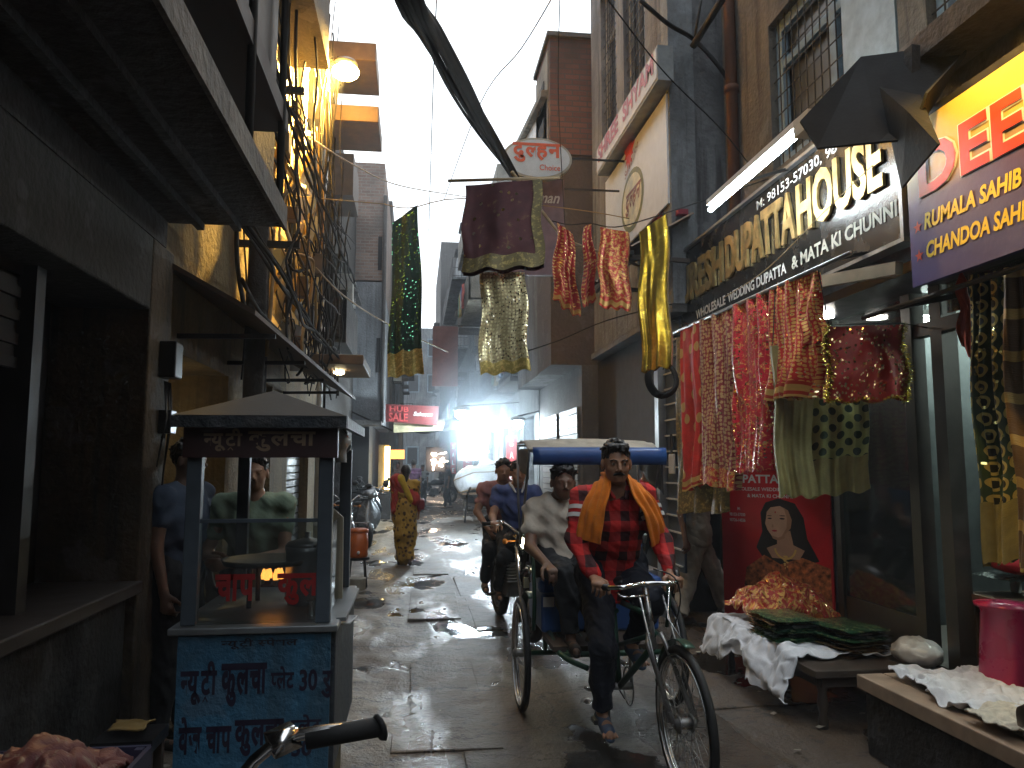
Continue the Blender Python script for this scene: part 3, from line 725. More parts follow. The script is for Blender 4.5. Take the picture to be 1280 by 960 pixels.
def house(name, label, x, y0, y1, h, sgn, mat, wins=(), depth=5, z0=0.0, cat='building', side=None, extras=True, seed=0, wmat=None, pmat=None, parapet=.0):
    """building whose street face lies at x; sgn = +1 right side of the lane, -1 left side. wins: (y, z, w, h, kind)"""
    root = thing(name, label, cat, (x, y0, z0)); rnd = random.Random(seed)
    m = MB(); X = x; B = x + sgn * depth
    ysc = sorted({y0, y1} | {w[0] - w[2] / 2 for w in wins} | {w[0] + w[2] / 2 for w in wins}); zsc = sorted({z0, h} | {w[1] - w[3] / 2 for w in wins} | {w[1] + w[3] / 2 for w in wins})
    for i in range(len(ysc) - 1):
        for j in range(len(zsc) - 1):
            cy, cz = (ysc[i] + ysc[i + 1]) / 2, (zsc[j] + zsc[j + 1]) / 2
            if any(abs(cy - w[0]) < w[2] / 2 and abs(cz - w[1]) < w[3] / 2 for w in wins): continue
            m.poly([(X, ysc[i], zsc[j]), (X, ysc[i + 1], zsc[j]), (X, ysc[i + 1], zsc[j + 1]), (X, ysc[i], zsc[j + 1])])
    for w in wins:
        a, b_, c_, d_ = w[0] - w[2] / 2, w[0] + w[2] / 2, w[1] - w[3] / 2, w[1] + w[3] / 2; dp = .18 if w[4] != 'open' else .9; I = X + sgn * dp
        m.poly([(X, a, c_), (I, a, c_), (I, a, d_), (X, a, d_)]); m.poly([(X, b_, c_), (X, b_, d_), (I, b_, d_), (I, b_, c_)])
        m.poly([(X, a, c_), (X, b_, c_), (I, b_, c_), (I, a, c_)]); m.poly([(X, a, d_), (I, a, d_), (I, b_, d_), (X, b_, d_)])
        m.poly([(I, a, c_), (I, b_, c_), (I, b_, d_), (I, a, d_)])
    for q in ([(X, y0, z0), (B, y0, z0), (B, y0, h), (X, y0, h)], [(X, y1, z0), (X, y1, h), (B, y1, h), (B, y1, z0)], [(B, y0, z0), (B, y1, z0), (B, y1, h), (B, y0, h)], [(X, y0, h), (B, y0, h), (B, y1, h), (X, y1, h)], [(X, y0, z0), (X, y1, z0), (B, y1, z0), (B, y0, z0)]): m.poly(q)
    m.build('wall', mat, root, recalc=False)
    for w in wins:
        a, b_, c_, d_ = w[0] - w[2] / 2, w[0] + w[2] / 2, w[1] - w[3] / 2, w[1] + w[3] / 2; k = w[4]
        if k == 'open': continue
        f = MB(); q = .1 if w[2] > 1.65 else .065; xf = X + sgn * .1
        if k == 'shutter':
            pr = MB(); n = max(4, int(w[3] / .09))
            for i in range(n): 
                zc = c_ + (i + .5) * w[3] / n; pr.box((X + sgn * .13, w[0], zc), (.03, w[2] - .02, w[3] / n * .82))
            pr.build('rolling_shutter', pmat or simple('shutter_grey', (.17, .17, .17), .5, .5), root); continue
        for yy in (a + q / 2, b_ - q / 2): f.box((xf, yy, w[1]), (.06, q, w[3]))
        for zz in (c_ + q / 2, d_ - q / 2): f.box((xf, w[0], zz), (.06, w[2] - 2 * q, q))
        if w[2] > .8: f.box((xf, w[0], w[1]), (.05, q * .8, w[3] - 2 * q))
        if w[3] > 1.2: f.box((xf - sgn * .002, w[0], d_ - w[3] * .3), (.045, w[2] - 2 * q, q * .7))
        fo = f.build('window', wmat or BLUEGREY, root)
        p = MB(); p.box((X + sgn * .15, w[0], w[1]), (.008, w[2] - .02, w[3] - .02)); p.build('pane', emis('lit_window_glass', (1, .85, .6), .8) if k == 'lit' else DGLASS, fo)
        if k == 'grille':
            g = MB(); n = int(w[2] / .11)
            for i in range(1, n): g.tube([(X + sgn * .04, a + w[2] * i / n, c_), (X + sgn * .04, a + w[2] * i / n, d_)], .006, 5)
            for i in range(1, int(w[3] / .16)): g.tube([(X + sgn * .04, a, c_ + i * .16), (X + sgn * .04, b_, c_ + i * .16)], .006, 5)
            g.build('grille', IRON, fo)
        if extras:
            s_ = MB(); s_.box((X - sgn * .16, w[0], d_ + .13), (.36, w[2] + .3, .06)); s_.build('sunshade', GREYCON, root)
    if parapet: m = MB(); m.box((X + sgn * .04, (y0 + y1) / 2, h + parapet / 2), (.14, y1 - y0, parapet)); m.box((X + sgn * depth / 2, y0 + .06, h + parapet / 2), (depth, .12, parapet)); m.build('parapet', mat, root)
    return root
def pipe(root, x, y, z0, z1, r=.04, mat=None):
    m = MB(); m.tube([(x, y, z0), (x, y, z1)], r, 10)
    z = z0 + .6
    while z < z1: m.tube([(x, y, z), (x, y, z + .07)], r * 1.3, 10); z += 1.5
    return m.build('drainpipe', mat or GREYCON, root, True)
def balcony(root, sgn, x, y0, y1, z, out, rail=.9, mat=None, solid=False, th=.1):
    m = MB(); m.box((x - sgn * out / 2, (y0 + y1) / 2, z), (out, y1 - y0, th)); b = m.build('balcony', mat or GREYCON, root)
    if rail:
        g = MB(); X = x - sgn * (out - .04)
        if solid: g.box((X, (y0 + y1) / 2, z + rail / 2), (.06, y1 - y0, rail)); g.box((x - sgn * out / 2, y0 + .03, z + rail / 2), (out, .06, rail))
        else:
            n = int((y1 - y0) / .12)
            for i in range(n + 1): g.tube([(X, y0 + (y1 - y0) * i / n, z), (X, y0 + (y1 - y0) * i / n, z + rail)], .008, 5)
            for zz in (z + rail, z + rail * .5, z + .1): g.tube([(X, y0, zz), (X, y1, zz)], .014, 5); g.tube([(X, y0, zz), (x, y0, zz)], .014, 5)
            for i in range(1, int(out / .12)): g.tube([(X + sgn * i * .12, y0, z), (X + sgn * i * .12, y0, z + rail)], .008, 5)
        g.build('railing', mat if solid and mat else IRON, b)
    return b

# ---------------------------------------------------------------- left side, nearest shop
LX = -1.4
r = thing('shop_building', 'dark shop front at left with a pillar, rolled shutter and deep overhanging slab', 'building', (LX, 0, 0))
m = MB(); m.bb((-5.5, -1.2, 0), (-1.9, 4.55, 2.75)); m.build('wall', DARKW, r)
MB().bb((-1.9, 4.2, 0), (LX, 4.55, 2.75)).build('pillar', plaster('dirty_ochre_pillar', (.1, .068, .036), amount=.85, stain=(.02, .018, .015)), r, bevel=.01)
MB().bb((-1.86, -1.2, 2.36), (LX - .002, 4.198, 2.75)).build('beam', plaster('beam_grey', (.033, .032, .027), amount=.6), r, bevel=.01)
MB().bb((-1.9, -1.2, 0), (LX - .05, 4.19, .9)).build('sill_wall', plaster('sill_plaster', (.02, .02, .019)), r)
MB().bb((-1.9, -1.2, .9), (LX + .03, 4.19, .96)).build('counter_slab', simple('pale_stone', (.04, .03, .025), .5), r, bevel=.008)
MB().bb((-1.88, 3.3, .96), (-1.55, 3.38, 2.36)).build('door_jamb', simple('jamb_paint', (.025, .022, .022), .5), r)
for i in range(9):
    z = 2.34 - i * .048; MB().box((-1.62 - .012 * (i % 2), 1.05, z), (.03, 4.5, .044)).build('shutter_slat', simple('shutter_brown', (.02, .016, .014), .6, .2), r)
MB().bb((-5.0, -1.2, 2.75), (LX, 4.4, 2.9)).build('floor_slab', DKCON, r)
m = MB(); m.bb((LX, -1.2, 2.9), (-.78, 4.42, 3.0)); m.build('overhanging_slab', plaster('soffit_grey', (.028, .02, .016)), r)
MB().bb((-.775, -1.2, 2.885), (-.755, 4.43, 3.02)).build('edge_strip', plaster('pale_edge', (.2, .175, .14), amount=.6), r)
for x_ in (-1.22, -1.02): MB().bb((x_ - .02, -1.2, 2.86), (x_ + .02, 4.4, 2.897)).build('soffit_rib', DKCON, r)
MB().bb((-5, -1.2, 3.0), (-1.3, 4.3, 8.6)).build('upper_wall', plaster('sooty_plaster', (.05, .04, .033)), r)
MB().bb((-1.298, -1.2, 3.5), (-.78, 4.5, 3.62)).build('upper_slab', simple('brown_slab', (.04, .026, .02), .75), r)
MB().bb((-1.296, -1.2, 3.622), (-.84, 4.42, 6.5)).build('closed_balcony', simple('brown_boards', (.035, .023, .016), .7), r)
for y_ in (3.55, 4.36): MB().tube([(-.79, y_, 2.9), (-.79, y_, 6.4)], .022, 8).build('corner_post', IRON, r, True)
# meter box and loose wiring on the pillar
b = thing('electric_meter', 'dark meter box with dangling wires high on the ochre pillar', 'electric meter', (LX, 4.4, 1.95))
MB().box((LX + .045, 4.42, 2.12), (.09, .13, .2)).build('box', BLACKP, b, bevel=.008); MB().box((LX + .035, 4.44, 1.78), (.07, .1, .13)).build('junction_box', BLACKP, b, bevel=.006)
m = MB()
for i in range(5):
    y_ = 4.38 + i * .025; m.tube([(LX + .03, y_, 2.0), (LX + .05, y_ + random.uniform(-.05, .05), 1.8), (LX + .02, y_ + random.uniform(-.05, .05), 1.4 + random.random() * .3)], .005, 5)
m.build('wire', BLACKP, b, True)

# ---------------------------------------------------------------- left side, second house: wires and sodium light
r = house('wire_covered_house', 'ochre lit house on the left smothered in tangled cables behind the food cart', -1.5, 4.56, 11.8, 9.4, -1, OCHRE,
          [(5.6, 1.2, 1.5, 2.1, 'open'), (7.6, 1.25, 1.3, 2.2, 'open'), (10.2, 1.25, 1.8, 2.2, 'shutter'), (5.6, 4.6, .9, 1.2, 'glass'), (7.6, 4.6, .9, 1.2, 'grille'), (9.6, 4.6, .9, 1.2, 'glass')], seed=3, extras=False)
balcony(r, -1, -1.5, 4.6, 5.6, 3.55, .45, .8, DKCON, True)
balcony(r, -1, -1.5, 6.4, 8.2, 5.9, .5, .8, DKCON, True)
for (y0, y1, z, out, hh) in ((9.9, 10.9, 6.05, .95, .22), (9.9, 10.9, 6.9, .9, .25), (9.4, 10.9, 2.75, .85, .12)):
    b_ = MB().bb((-1.5, y0, z), (-1.5 + out, y1, z + hh)).build('box_canopy', simple('rusty_sheet', (.16, .1, .055), .6), r, bevel=.01)
pipe(r, -1.38, 8.9, 2.6, 9.4, .055, WHITEP)
pipe(r, -1.36, 6.9, 0, 9, .05, DKCON)
# sloping awning over its shops
a = thing('shop_awning', 'brown sheet awning sloping over the dark shop behind the food cart', 'awning', (-1.5, 4.6, 2.4))
m = MB(); m.prism([(-1.5, 4.5, 2.72), (-.95, 4.6, 2.42), (-.72, 9.2, 2.3), (-1.5, 9.2, 2.72)], (0, 0, .03)); m.build('sheet', simple('brown_sheet', (.08, .05, .03), .6), a)
for y_ in (5, 6.3, 7.6, 8.9): MB().bar((-1.5, y_, 2.35), (-.9, y_, 2.36), .03, .03).build('bracket', IRON, a)
p = thing('utility_pole', 'dark concrete utility pole rising behind the food cart roof', 'pole', (-1.28, 6.2, 0))
MB().tube([(-1.28, 6.2, 0), (-1.27, 6.2, 3.4), (-1.26, 6.2, 6.4)], [.085, .075, .06], 14).build('shaft', DKCON, p, True)
for z in (3.3, 4.6, 5.7): MB().bar((-1.45, 6.2, z), (-.95, 6.2, z), .05, .05).build('crossarm', IRON, p)
# cable tangle
CABLE = simple('cable_black', (.01, .009, .008), .85, bmp=0); CABLEB = simple('cable_tan', (.3, .2, .08), .55, bmp=0)
def wig(a, b, n=14, sag=.2, j=.05, rnd=random):
    a = V(a); b = V(b); out = []
    for i in range(n + 1):
        t = i / n; p = a.lerp(b, t); p.z -= sag * 4 * t * (1 - t)
        if 0 < i < n: p += V((rnd.uniform(-j, j), rnd.uniform(-j, j), rnd.uniform(-j, j)))
        out.append(p)
    return out
def smoothp(pts, k=3):
    out = []
    n = len(pts)
    for i in range(n - 1):
        p0, p1, p2, p3 = pts[max(i - 1, 0)], pts[i], pts[i + 1], pts[min(i + 2, n - 1)]
        for q in range(k):
            t = q / k; out.append(.5 * ((2 * p1) + (p2 - p0) * t + (2 * p0 - 5 * p1 + 4 * p2 - p3) * t * t + (3 * p1 - p0 - 3 * p2 + p3) * t ** 3))
    out.append(pts[-1]); return out
m = MB(); mt = MB(); rn = random.Random(5)
for i in range(62):
    y_ = rn.uniform(5.6, 10.6); x_ = -1.42 + rn.random() * .42; z0 = rn.uniform(2.2, 3.6); z1 = rn.uniform(3.8, 7.6); y2 = y_ + rn.uniform(-.5, .5)
    pts = [V((x_ + rn.uniform(-.04, .05), y_ + (y2 - y_) * t + rn.uniform(-.06, .06), z0 + (z1 - z0) * t)) for t in [k / 7 for k in range(8)]]
    (mt if i % 9 == 0 else m).tube(smoothp(pts, 3), rn.choice((.006, .008, .011, .018)), 5)
for i in range(15):      # coils and loops
    y_ = rn.uniform(6.0, 9.5); z = rn.uniform(2.5, 4.6); rr = rn.uniform(.08, .3); x_ = -1.35 + rn.random() * .4; ph = rn.random() * 6
    pts = [V((x_ + .05 * math.sin(2 * a + ph), y_ + rr * math.cos(a), z + rr * 1.2 * math.sin(a))) for a in [k * 2 * PI / 14 for k in range(15)]]
    m.tube(pts, rn.choice((.006, .01, .013)), 5)
for i in range(16):      # runs along the street
    z = rn.uniform(2.6, 4.8); m.tube(smoothp(wig((-1.15 + rn.random() * .2, 4.6, z + rn.uniform(-.1, .4)), (-1.1 + rn.random() * .25, 10.8, z), 8, rn.uniform(.05, .4), .05, rn), 3), rn.choice((.006, .009, .014)), 5)
tg = thing('cable_tangle', 'dense tangle of black and tan cables hanging on the lit ochre wall', 'cables', (-1.3, 8, 2.4))
m.build('black_cable', CABLE, tg, True, kind='stuff'); mt.build('tan_cable', CABLEB, tg, True, kind='stuff')
m = MB()
for i in range(9):
    y_ = rn.uniform(6.2, 9.8); z = rn.uniform(2.6, 4.4); m.box((-1.28 + rn.random() * .2, y_, z), (.1, rn.uniform(.1, .2), rn.uniform(.12, .24)), rz=rn.uniform(-.2, .2))
m.build('junction_box', simple('grimy_box', (.1, .07, .04), .6), tg, bevel=.008, kind='stuff')
m = MB()
for i in range(14):
    y_ = rn.uniform(6.8, 10); z = rn.uniform(3.0, 5.6); m.grid(lambda u, v, y_=y_, z=z: (-1.32 + .1 * math.sin(u * 3 + v * 4), y_ + u * .34, z - v * .6 + .06 * math.sin(u * 5)), 5, 6, .3, .5)
m.build('torn_wrapping', simple('yellow_sheet', (.6, .42, .12), .5), tg, True, kind='stuff')
# the pale loom that leaves the tangle
t = thing('drooping_cable', 'thick tan cable drooping from the tangle towards the middle of the lane', 'cable', (-1, 8, 3))
MB().tube(smoothp([PY(px, py, y) for px, py, y in ((345, 322, 7.4), (372, 318, 7.6), (384, 322, 7.7), (392, 330, 7.8), (388, 370, 7.8), (378, 440, 7.7), (410, 475, 7.9))], 5), .016, 7).build('cord', CABLEB, t, True)
for i, (pts, lab, rr, mm) in enumerate((
        ([(385, 170, 7.5), (440, 205, 9), (500, 232, 11), (583, 246, 14)], 'thin pale wire crossing the open sky below the street lamp', .008, CABLEB),
        ([(395, 335, 8), (430, 370, 9), (485, 405, 11), (560, 440, 15)], 'tan wire running down from the tangle past the brick tower', .011, CABLEB),
        ([(555, 250, 18), (600, 130, 12), (652, 60, 9), (700, -20, 7)], 'thin wire rising across the sky towards the dark brick house', .008, CABLE),
        ([(546, -10, 9), (541, 120, 12), (536, 290, 18)], 'fine vertical wire in the middle of the sky', .008, CABLE),
        ([(700, -10, 7), (698, 120, 8), (706, 280, 8.5)], 'thin wire dropping in front of the dark brick wall', .005, CABLE),
        ([(760, 0, 5), (830, 90, 6), (900, 160, 6.4), (940, 210, 6.6)], 'thin black wire slanting across the grey side wall', .006, CABLE),
        ([(655, 440, 7), (700, 425, 7), (760, 400, 6.6), (840, 380, 6.3)], 'grey wire slanting up behind the red and gold cloths', .006, CABLE),
        ([(900, 540, 3.0), (1000, 260, 3.2), (1110, 170, 3.2), (1280, 60, 2.6)], 'thin tan wire slanting across the dupatta shop signboard', .003, CABLEB))):
    if i == 7: pts = [(905, 372, 5.0), (960, 335, 4.6), (1030, 265, 4.2), (1108, 190, 3.9)]
    m = MB(); m.tube(smoothp([PY(*q) for q in pts], 6), rr, 6); m.build('overhead_wire', mm, None, True, label=lab, cat='wire')
for k, (lab, dx, dr) in enumerate((('thick black cable bundle slanting down from overhead to the oval sign, the broader one', 0, .045), ('second cable close beside the broad bundle, lower and thinner', -14, .028))):
    pts = [V((-.83, 1.1 + dr, 5.3)), V((-.4, 2.1, 4.25)), PY(506 + dx, -40, 3.0), PY(546 + dx, 45, 3.9), PY(583 + dx, 112, 4.9), PY(617 + dx * .6, 175, 6.4), PY(647, 228, 8.0)]
    m = MB(); m.tube(smoothp(pts, 5), dr * .75, 8)
    for q in range(3): m.tube(smoothp([p + V((.03 * math.sin(q * 2 + i), 0, .03 * math.cos(q * 2 + i * .9))) for i, p in enumerate(pts)], 5), dr * .42, 6)
    m.build('cable_bundle', CABLE, None, True, label=lab, cat='cable')

# ---------------------------------------------------------------- left side, further houses
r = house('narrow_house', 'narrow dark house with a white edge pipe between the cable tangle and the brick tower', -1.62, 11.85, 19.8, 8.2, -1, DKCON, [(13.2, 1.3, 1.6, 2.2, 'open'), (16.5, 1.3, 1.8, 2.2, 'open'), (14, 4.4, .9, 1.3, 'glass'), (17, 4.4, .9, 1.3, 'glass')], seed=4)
MB().bb((-1.62, 13.2, 6.2), (-1.15, 14.4, 6.95)).build('box_canopy', simple('brown_sheet2', (.1, .07, .05), .6), r)
balcony(r, -1, -1.62, 12.2, 14.6, 3.5, .5, .8, DKCON, True)
pipe(r, -1.5, 12.1, 0, 8.2, .05, WHITEP)
r = thing('brick_tower', 'tall narrow brick and plaster side wall rising behind the green hanging cloth', 'building', (-1.4, 20, 0))
xL, xR = PY(430, 400, 20).x, PY(478, 400, 20).x
MB().bb((xL, 20, PY(450, 350, 20).z), (xR, 26, PY(450, 203, 20).z)).build('brick_wall', BRICK, r)
MB().bb((xL, 20.002, 2.6), (xR - .002, 26, PY(450, 352, 20).z)).build('plaster_wall', plaster('blue_grey_plaster', (.26, .28, .3), amount=.5), r)
MB().bb((xL - .1, 19.9, 2.6), (xL + .22, 19.998, 9.4)).build('pilaster', CREAM, r)
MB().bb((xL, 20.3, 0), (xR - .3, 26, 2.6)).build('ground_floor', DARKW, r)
MB().bb((xL - .2, 19.2, 2.5), (xR + .05, 20, 2.62)).build('canopy', GREYCON, r)
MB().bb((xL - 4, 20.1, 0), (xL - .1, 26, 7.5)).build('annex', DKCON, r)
for z in (6.6, 3.9): 
    f = MB().bb((xR - .14, 19.97, z), (xR - .04, 19.999, z + .9)).build('vent', DARKW, r)
MB().tube([(xR + .03, 19.95, 2.6), (xR + .03, 19.95, 8.6)], .05, 8).build('drainpipe', GREYCON, r, True)
r = house('sooty_house', 'dark house just past the brick tower, mostly behind the green cloth', -.92, 26.1, 33, 10.6, -1, GREYCON, [(27.5, 4.5, 1, 1.4, 'lit'), (31, 4.5, 1, 1.4, 'glass'), (27.5, 7.6, 1, 1.4, 'glass'), (31, 7.6, 1, 1.4, 'glass')], seed=5, z0=0)
r = house('pale_far_house', 'pale bluish house at the far left of the lane', -.75, 33.1, 45, 9.5, -1, PALE, [(35, 4.5, 1.2, 1.5, 'lit'), (38.5, 4.5, 1.2, 1.5, 'glass'), (42, 4.5, 1.2, 1.5, 'glass'), (35, 7.4, 1.2, 1.5, 'glass'), (38.5, 7.4, 1.2, 1.5, 'lit')], seed=6)
for z in (3.3, 6.2): balcony(r, -1, -.75, 34, 43, z, .6, .9, PALE)
r = thing('end_house', 'hazy pale house closing the far end of the lane', 'building', (1, 62, 0))
m = MB(); m.bb((-2, 62, 0), (6, 66, 12.5)); m.build('wall', PALE, r)
for i in range(3):
    for j in range(4):
        f = MB().box((-.3 + i * 1.6, 61.97, 2.2 + j * 2.9), (1.0, .08, 1.5)).build('window', BLUEGREY, r); MB().box((-.3 + i * 1.6, 61.92, 2.2 + j * 2.9), (.8, .02, 1.3)).build('pane', DGLASS, f)

# ---------------------------------------------------------------- right side
RX = 3.03
r = house('grille_window_house', 'near right building with blue grey framed grille windows above the shop signs', RX, -1.5, 7.08, 9.5, 1, plaster('beige_grey_plaster', (.2, .17, .13), amount=.8, stain=(.03, .025, .02)),
          [(5.2, 4.72, 1.76, 1.32, 'grille'), (2.7, 4.9, 2.7, 1.6, 'grille'), (5.2, 7.4, 1.6, 1.5, 'grille'), (2.4, 7.4, 1.6, 1.5, 'grille')], z0=3.05, extras=False, wmat=BLUEGREY, depth=4)
pipe(r, 2.97, 6.75, 3.0, 9.5, .055, RUST)
MB().bb((RX - .06, -1.5, 3.05), (RX + .1, 7.08, 3.35)).build('ledge', plaster('ledge_plaster', (.16, .13, .1)), r)
MB().bb((RX - .3, -1.5, 3.78), (RX - .002, 4.0, 3.92)).build('sill_slab', plaster('sill_brown', (.22, .17, .13)), r)
MB().bb((RX + .02, 4.37, 4.1), (RX + .06, 4.98, 5.36)).build('blue_shutter', simple('pale_blue_board', (.3, .37, .4), .5), r)
r = house('signboard_house', 'grey stucco house with red mesh window behind the white box sign', 2.5, 7.1, 10.6, 10.5, 1, STUCCO, [(8.4, 6.9, .9, 2.3, 'grille'), (9.6, 6.9, .8, 2.3, 'grille')], z0=3.1, extras=False, wmat=CREAM, depth=4, pmat=None)
MB().bb((2.46, 7.08, 3.1), (2.72, 7.3, 10.5)).build('corner_strip', PALE, r)
MB().bb((2.62, 8.0, 0), (6, 10.9, 3.02)).build('ground_floor', DARKW, r)
b_ = MB(); b_.bb((2.45, 7.09, 3.02), (6.5, 10.6, 3.098)); b_.build('canopy_slab', GREYCON, r)
r = thing('dark_brick_house', 'tall dark brick house standing behind the oval sign', 'building', (1.95, 11, 0))
MB().bb((1.95, 11.0, 6.2), (6, 12.3, 8.05)).build('upper_brick_wall', BRICKD, r)
MB().bb((1.95, 11.03, 3.0), (6, 12.3, 6.2)).build('brick_wall', plaster('sooty_brick_plaster', (.075, .06, .055)), r)
MB().bb((1.9, 10.93, 8.05), (6, 12.35, 8.12)).build('coping', GREYCON, r)
MB().bb((1.93, 11.1, 6.3), (1.949, 12.25, 7.9)).build('pale_front', CREAM, r)
for z in (6.6, 7.2): MB().bb((1.915, 11.4, z), (1.929, 11.9, z + .35)).build('louvre', DARKW, r)
MB().bb((1.97, 12.31, 3.0), (6, 14.9, 6.9)).build('rear_wall', STUCCO, r)
m = MB(); m.prism([(1.93, 11.2, 6.0), (1.93, 11.2, 7.15), (1.93, 14.7, 7.7), (1.93, 14.7, 7.2)], (.04, 0, 0)); m.build('white_facing', WHITEP, r)
MB().bar((1.9, 11.1, 7.2), (1.9, 14.8, 7.76), .14, .1).build('roof_edge', CREAM, r)
MB().bb((2.4, 11.0, 0), (6, 14.9, 3.0)).build('ground_floor', plaster('shop_grey', (.1, .1, .1)), r)
for i in range(2):
    pr = MB()
    for q in range(22): pr.box((2.38, 11.9 + i * 1.7, .25 + q * .1), (.03, 1.4, .085))
    pr.build('rolling_shutter', simple('shutter_grey', (.17, .17, .17), .5, .5), r)
r = house('low_shop_house', 'low grey shop house past the dark brick house with lit fronts', 2.4, 15.0, 22, 7.4, 1, PALE, [(16.4, 1.4, 1.6, 2.3, 'open'), (18.6, 1.4, 1.6, 2.3, 'open'), (20.7, 1.4, 1.4, 2.3, 'open'), (16.4, 4.7, 1, 1.4, 'glass'), (18.6, 4.7, 1, 1.4, 'glass'), (20.7, 4.7, 1, 1.4, 'lit')], seed=8)
balcony(r, 1, 2.4, 15.6, 18, 3.3, .5, .9); balcony(r, 1, 2.4, 18.6, 21.6, 3.3, .6, .9, PALE)
r = house('balconied_house', 'pale house with stacked balconies in the middle distance on the right', 2.3, 22.1, 31, 10.5, 1, CREAM, [(24, 1.4, 1.8, 2.3, 'open'), (27, 1.4, 1.8, 2.3, 'open'), (24, 4.7, 1.1, 1.5, 'glass'), (27, 4.7, 1.1, 1.5, 'glass'), (24, 7.8, 1.1, 1.5, 'lit'), (27, 7.8, 1.1, 1.5, 'glass'), (29.8, 7.8, 1, 1.5, 'glass')], seed=9)
for z in (3.4, 6.5, 9.0): balcony(r, 1, 2.3, 22.8, 29, z, .8, .9, CREAM, z > 6)
r = house('blue_white_house', 'bluish white far house with an open roof frame on the right', 2.1, 31.1, 44, 12.8, 1, PALE, [(33, 4.5, 1.2, 1.5, 'glass'), (36, 4.5, 1.2, 1.5, 'glass'), (33, 7.8, 1.2, 1.5, 'glass'), (36, 7.8, 1.2, 1.5, 'lit'), (40, 7.8, 1.2, 1.5, 'glass'), (33, 11, 1.2, 1.5, 'glass'), (37, 11, 1.2, 1.5, 'glass')], seed=10)
for z in (3.4, 6.4, 9.4): balcony(r, 1, 2.1, 32, 43, z, .7, .9, PALE)
r = house('grey_far_house', 'tall hazy grey house beyond the bluish white one', 1.3, 44.1, 56, 14.5, 1, GREYCON, [(46, 5, 1.2, 1.5, 'glass'), (50, 5, 1.2, 1.5, 'glass'), (46, 9, 1.2, 1.5, 'glass'), (50, 9, 1.2, 1.5, 'glass')], seed=11)
# hanging projecting board far off
b = thing('projecting_board', 'dull red projecting board hanging high over the lane beside the green cloth', 'signboard', (.9, 20, 3.6))
p0, p1 = PY(541, 408, 20), PY(572, 483, 20); MB().bb((p0.x, 19.95, p1.z), (p1.x, 20.05, p0.z)).build('panel', simple('dull_red_board', (.14, .06, .05), .6), b); MB().bar((p1.x, 20, p0.z + .02), (2.4, 20, p0.z + .02), .05, .05).build('bracket', IRON, b)

# ---------------------------------------------------------------- near right shop shell
r = thing('dupatta_shop', 'open cloth shop on the right with glass panels, raised floor and pale lit ceiling', 'shop', (RX, 2, 0))
FLOORM = simple('shop_floor', (.12, .11, .1), .5)
MB().bb((RX + .02, -1.4, .0), (6.5, 5.34, .38)).build('floor', FLOORM, r)
MB().bb((RX + .03, -1.4, 2.75), (6.6, 7.4, 3.04)).build('ceiling', simple('ceiling_board', (.6, .64, .6), .6), r)
MB().bb((6.3, -1.4, .38), (6.45, 5.4, 2.75)).build('back_wall', simple('shop_back', (.07, .08, .08), .7), r)
MB().bb((RX + .06, 5.32, 0), (6.45, 5.4, 2.75)).build('side_wall', simple('shop_back', (.07, .08, .08), .7), r)
MB().bb((3.9, 5.42, 0), (4.0, 7.1, 3.02)).build('alcove_wall', STUCCO, r)
MB().bb((3.2, 7.7, 0), (6.4, 7.9, 3.0)).build('alcove_end', DKCON, r)
FRM = simple('brown_door_frame', (.045, .04, .034), .45, .3)
for (x, y, w_) in ((RX + .03, 4.38, .09), (RX + .03, 5.28, .07), (RX + .05, 4.13, .1)):
    MB().bb((x - w_ / 2, y - w_ / 2, .38), (x + w_ / 2, y + w_ / 2, 2.74)).build('door_post', FRM, r)
MB().bb((RX, 2.0, 2.32), (RX + .07, 5.3, 2.4)).build('transom', FRM, r)
for (y0, y1) in ((4.43, 5.24),): MB().bb((RX + .02, y0, .42), (RX + .03, y1, 2.3)).build('glass_panel', glassm('shop_glass', (.55, .68, .66), .5), r)
MB().bb((RX + .01, 4.43, .38), (RX + .06, 5.24, .62)).build('bottom_rail', FRM, r)
for (y0, y1) in ((2.1, 4.05), (4.43, 5.24)): MB().bb((RX + .02, y0, 2.42), (RX + .03, y1, 2.72)).build('fanlight', glassm('fanlight_glass', (.75, .85, .85), .3), r)
MB().bar((3.45, 4.1, .4), (3.3, 4.1, 2.3), .05, .03).build('white_strip', WHITEP, r)
MB().bb((3.7, 3.4, 2.2), (5, 3.5, 2.3)).build('white_strip', WHITEP, r)
MB().grid(lambda u, v: (3.7 + u * 1.1, 4.3 + .03 * math.sin(u * 40), .45 + v * 1.75), 40, 4, 1.1, 1.8).build('dark_curtain', fabric('curtain', (.012, .014, .016), rough=.8), r, True)
# shelves with folded cloth inside
for k in range(5): MB().bb((5.9, 1.6, .55 + k * .42), (6.3, 5.2, .58 + k * .42)).build('shelf', DWOOD, r)
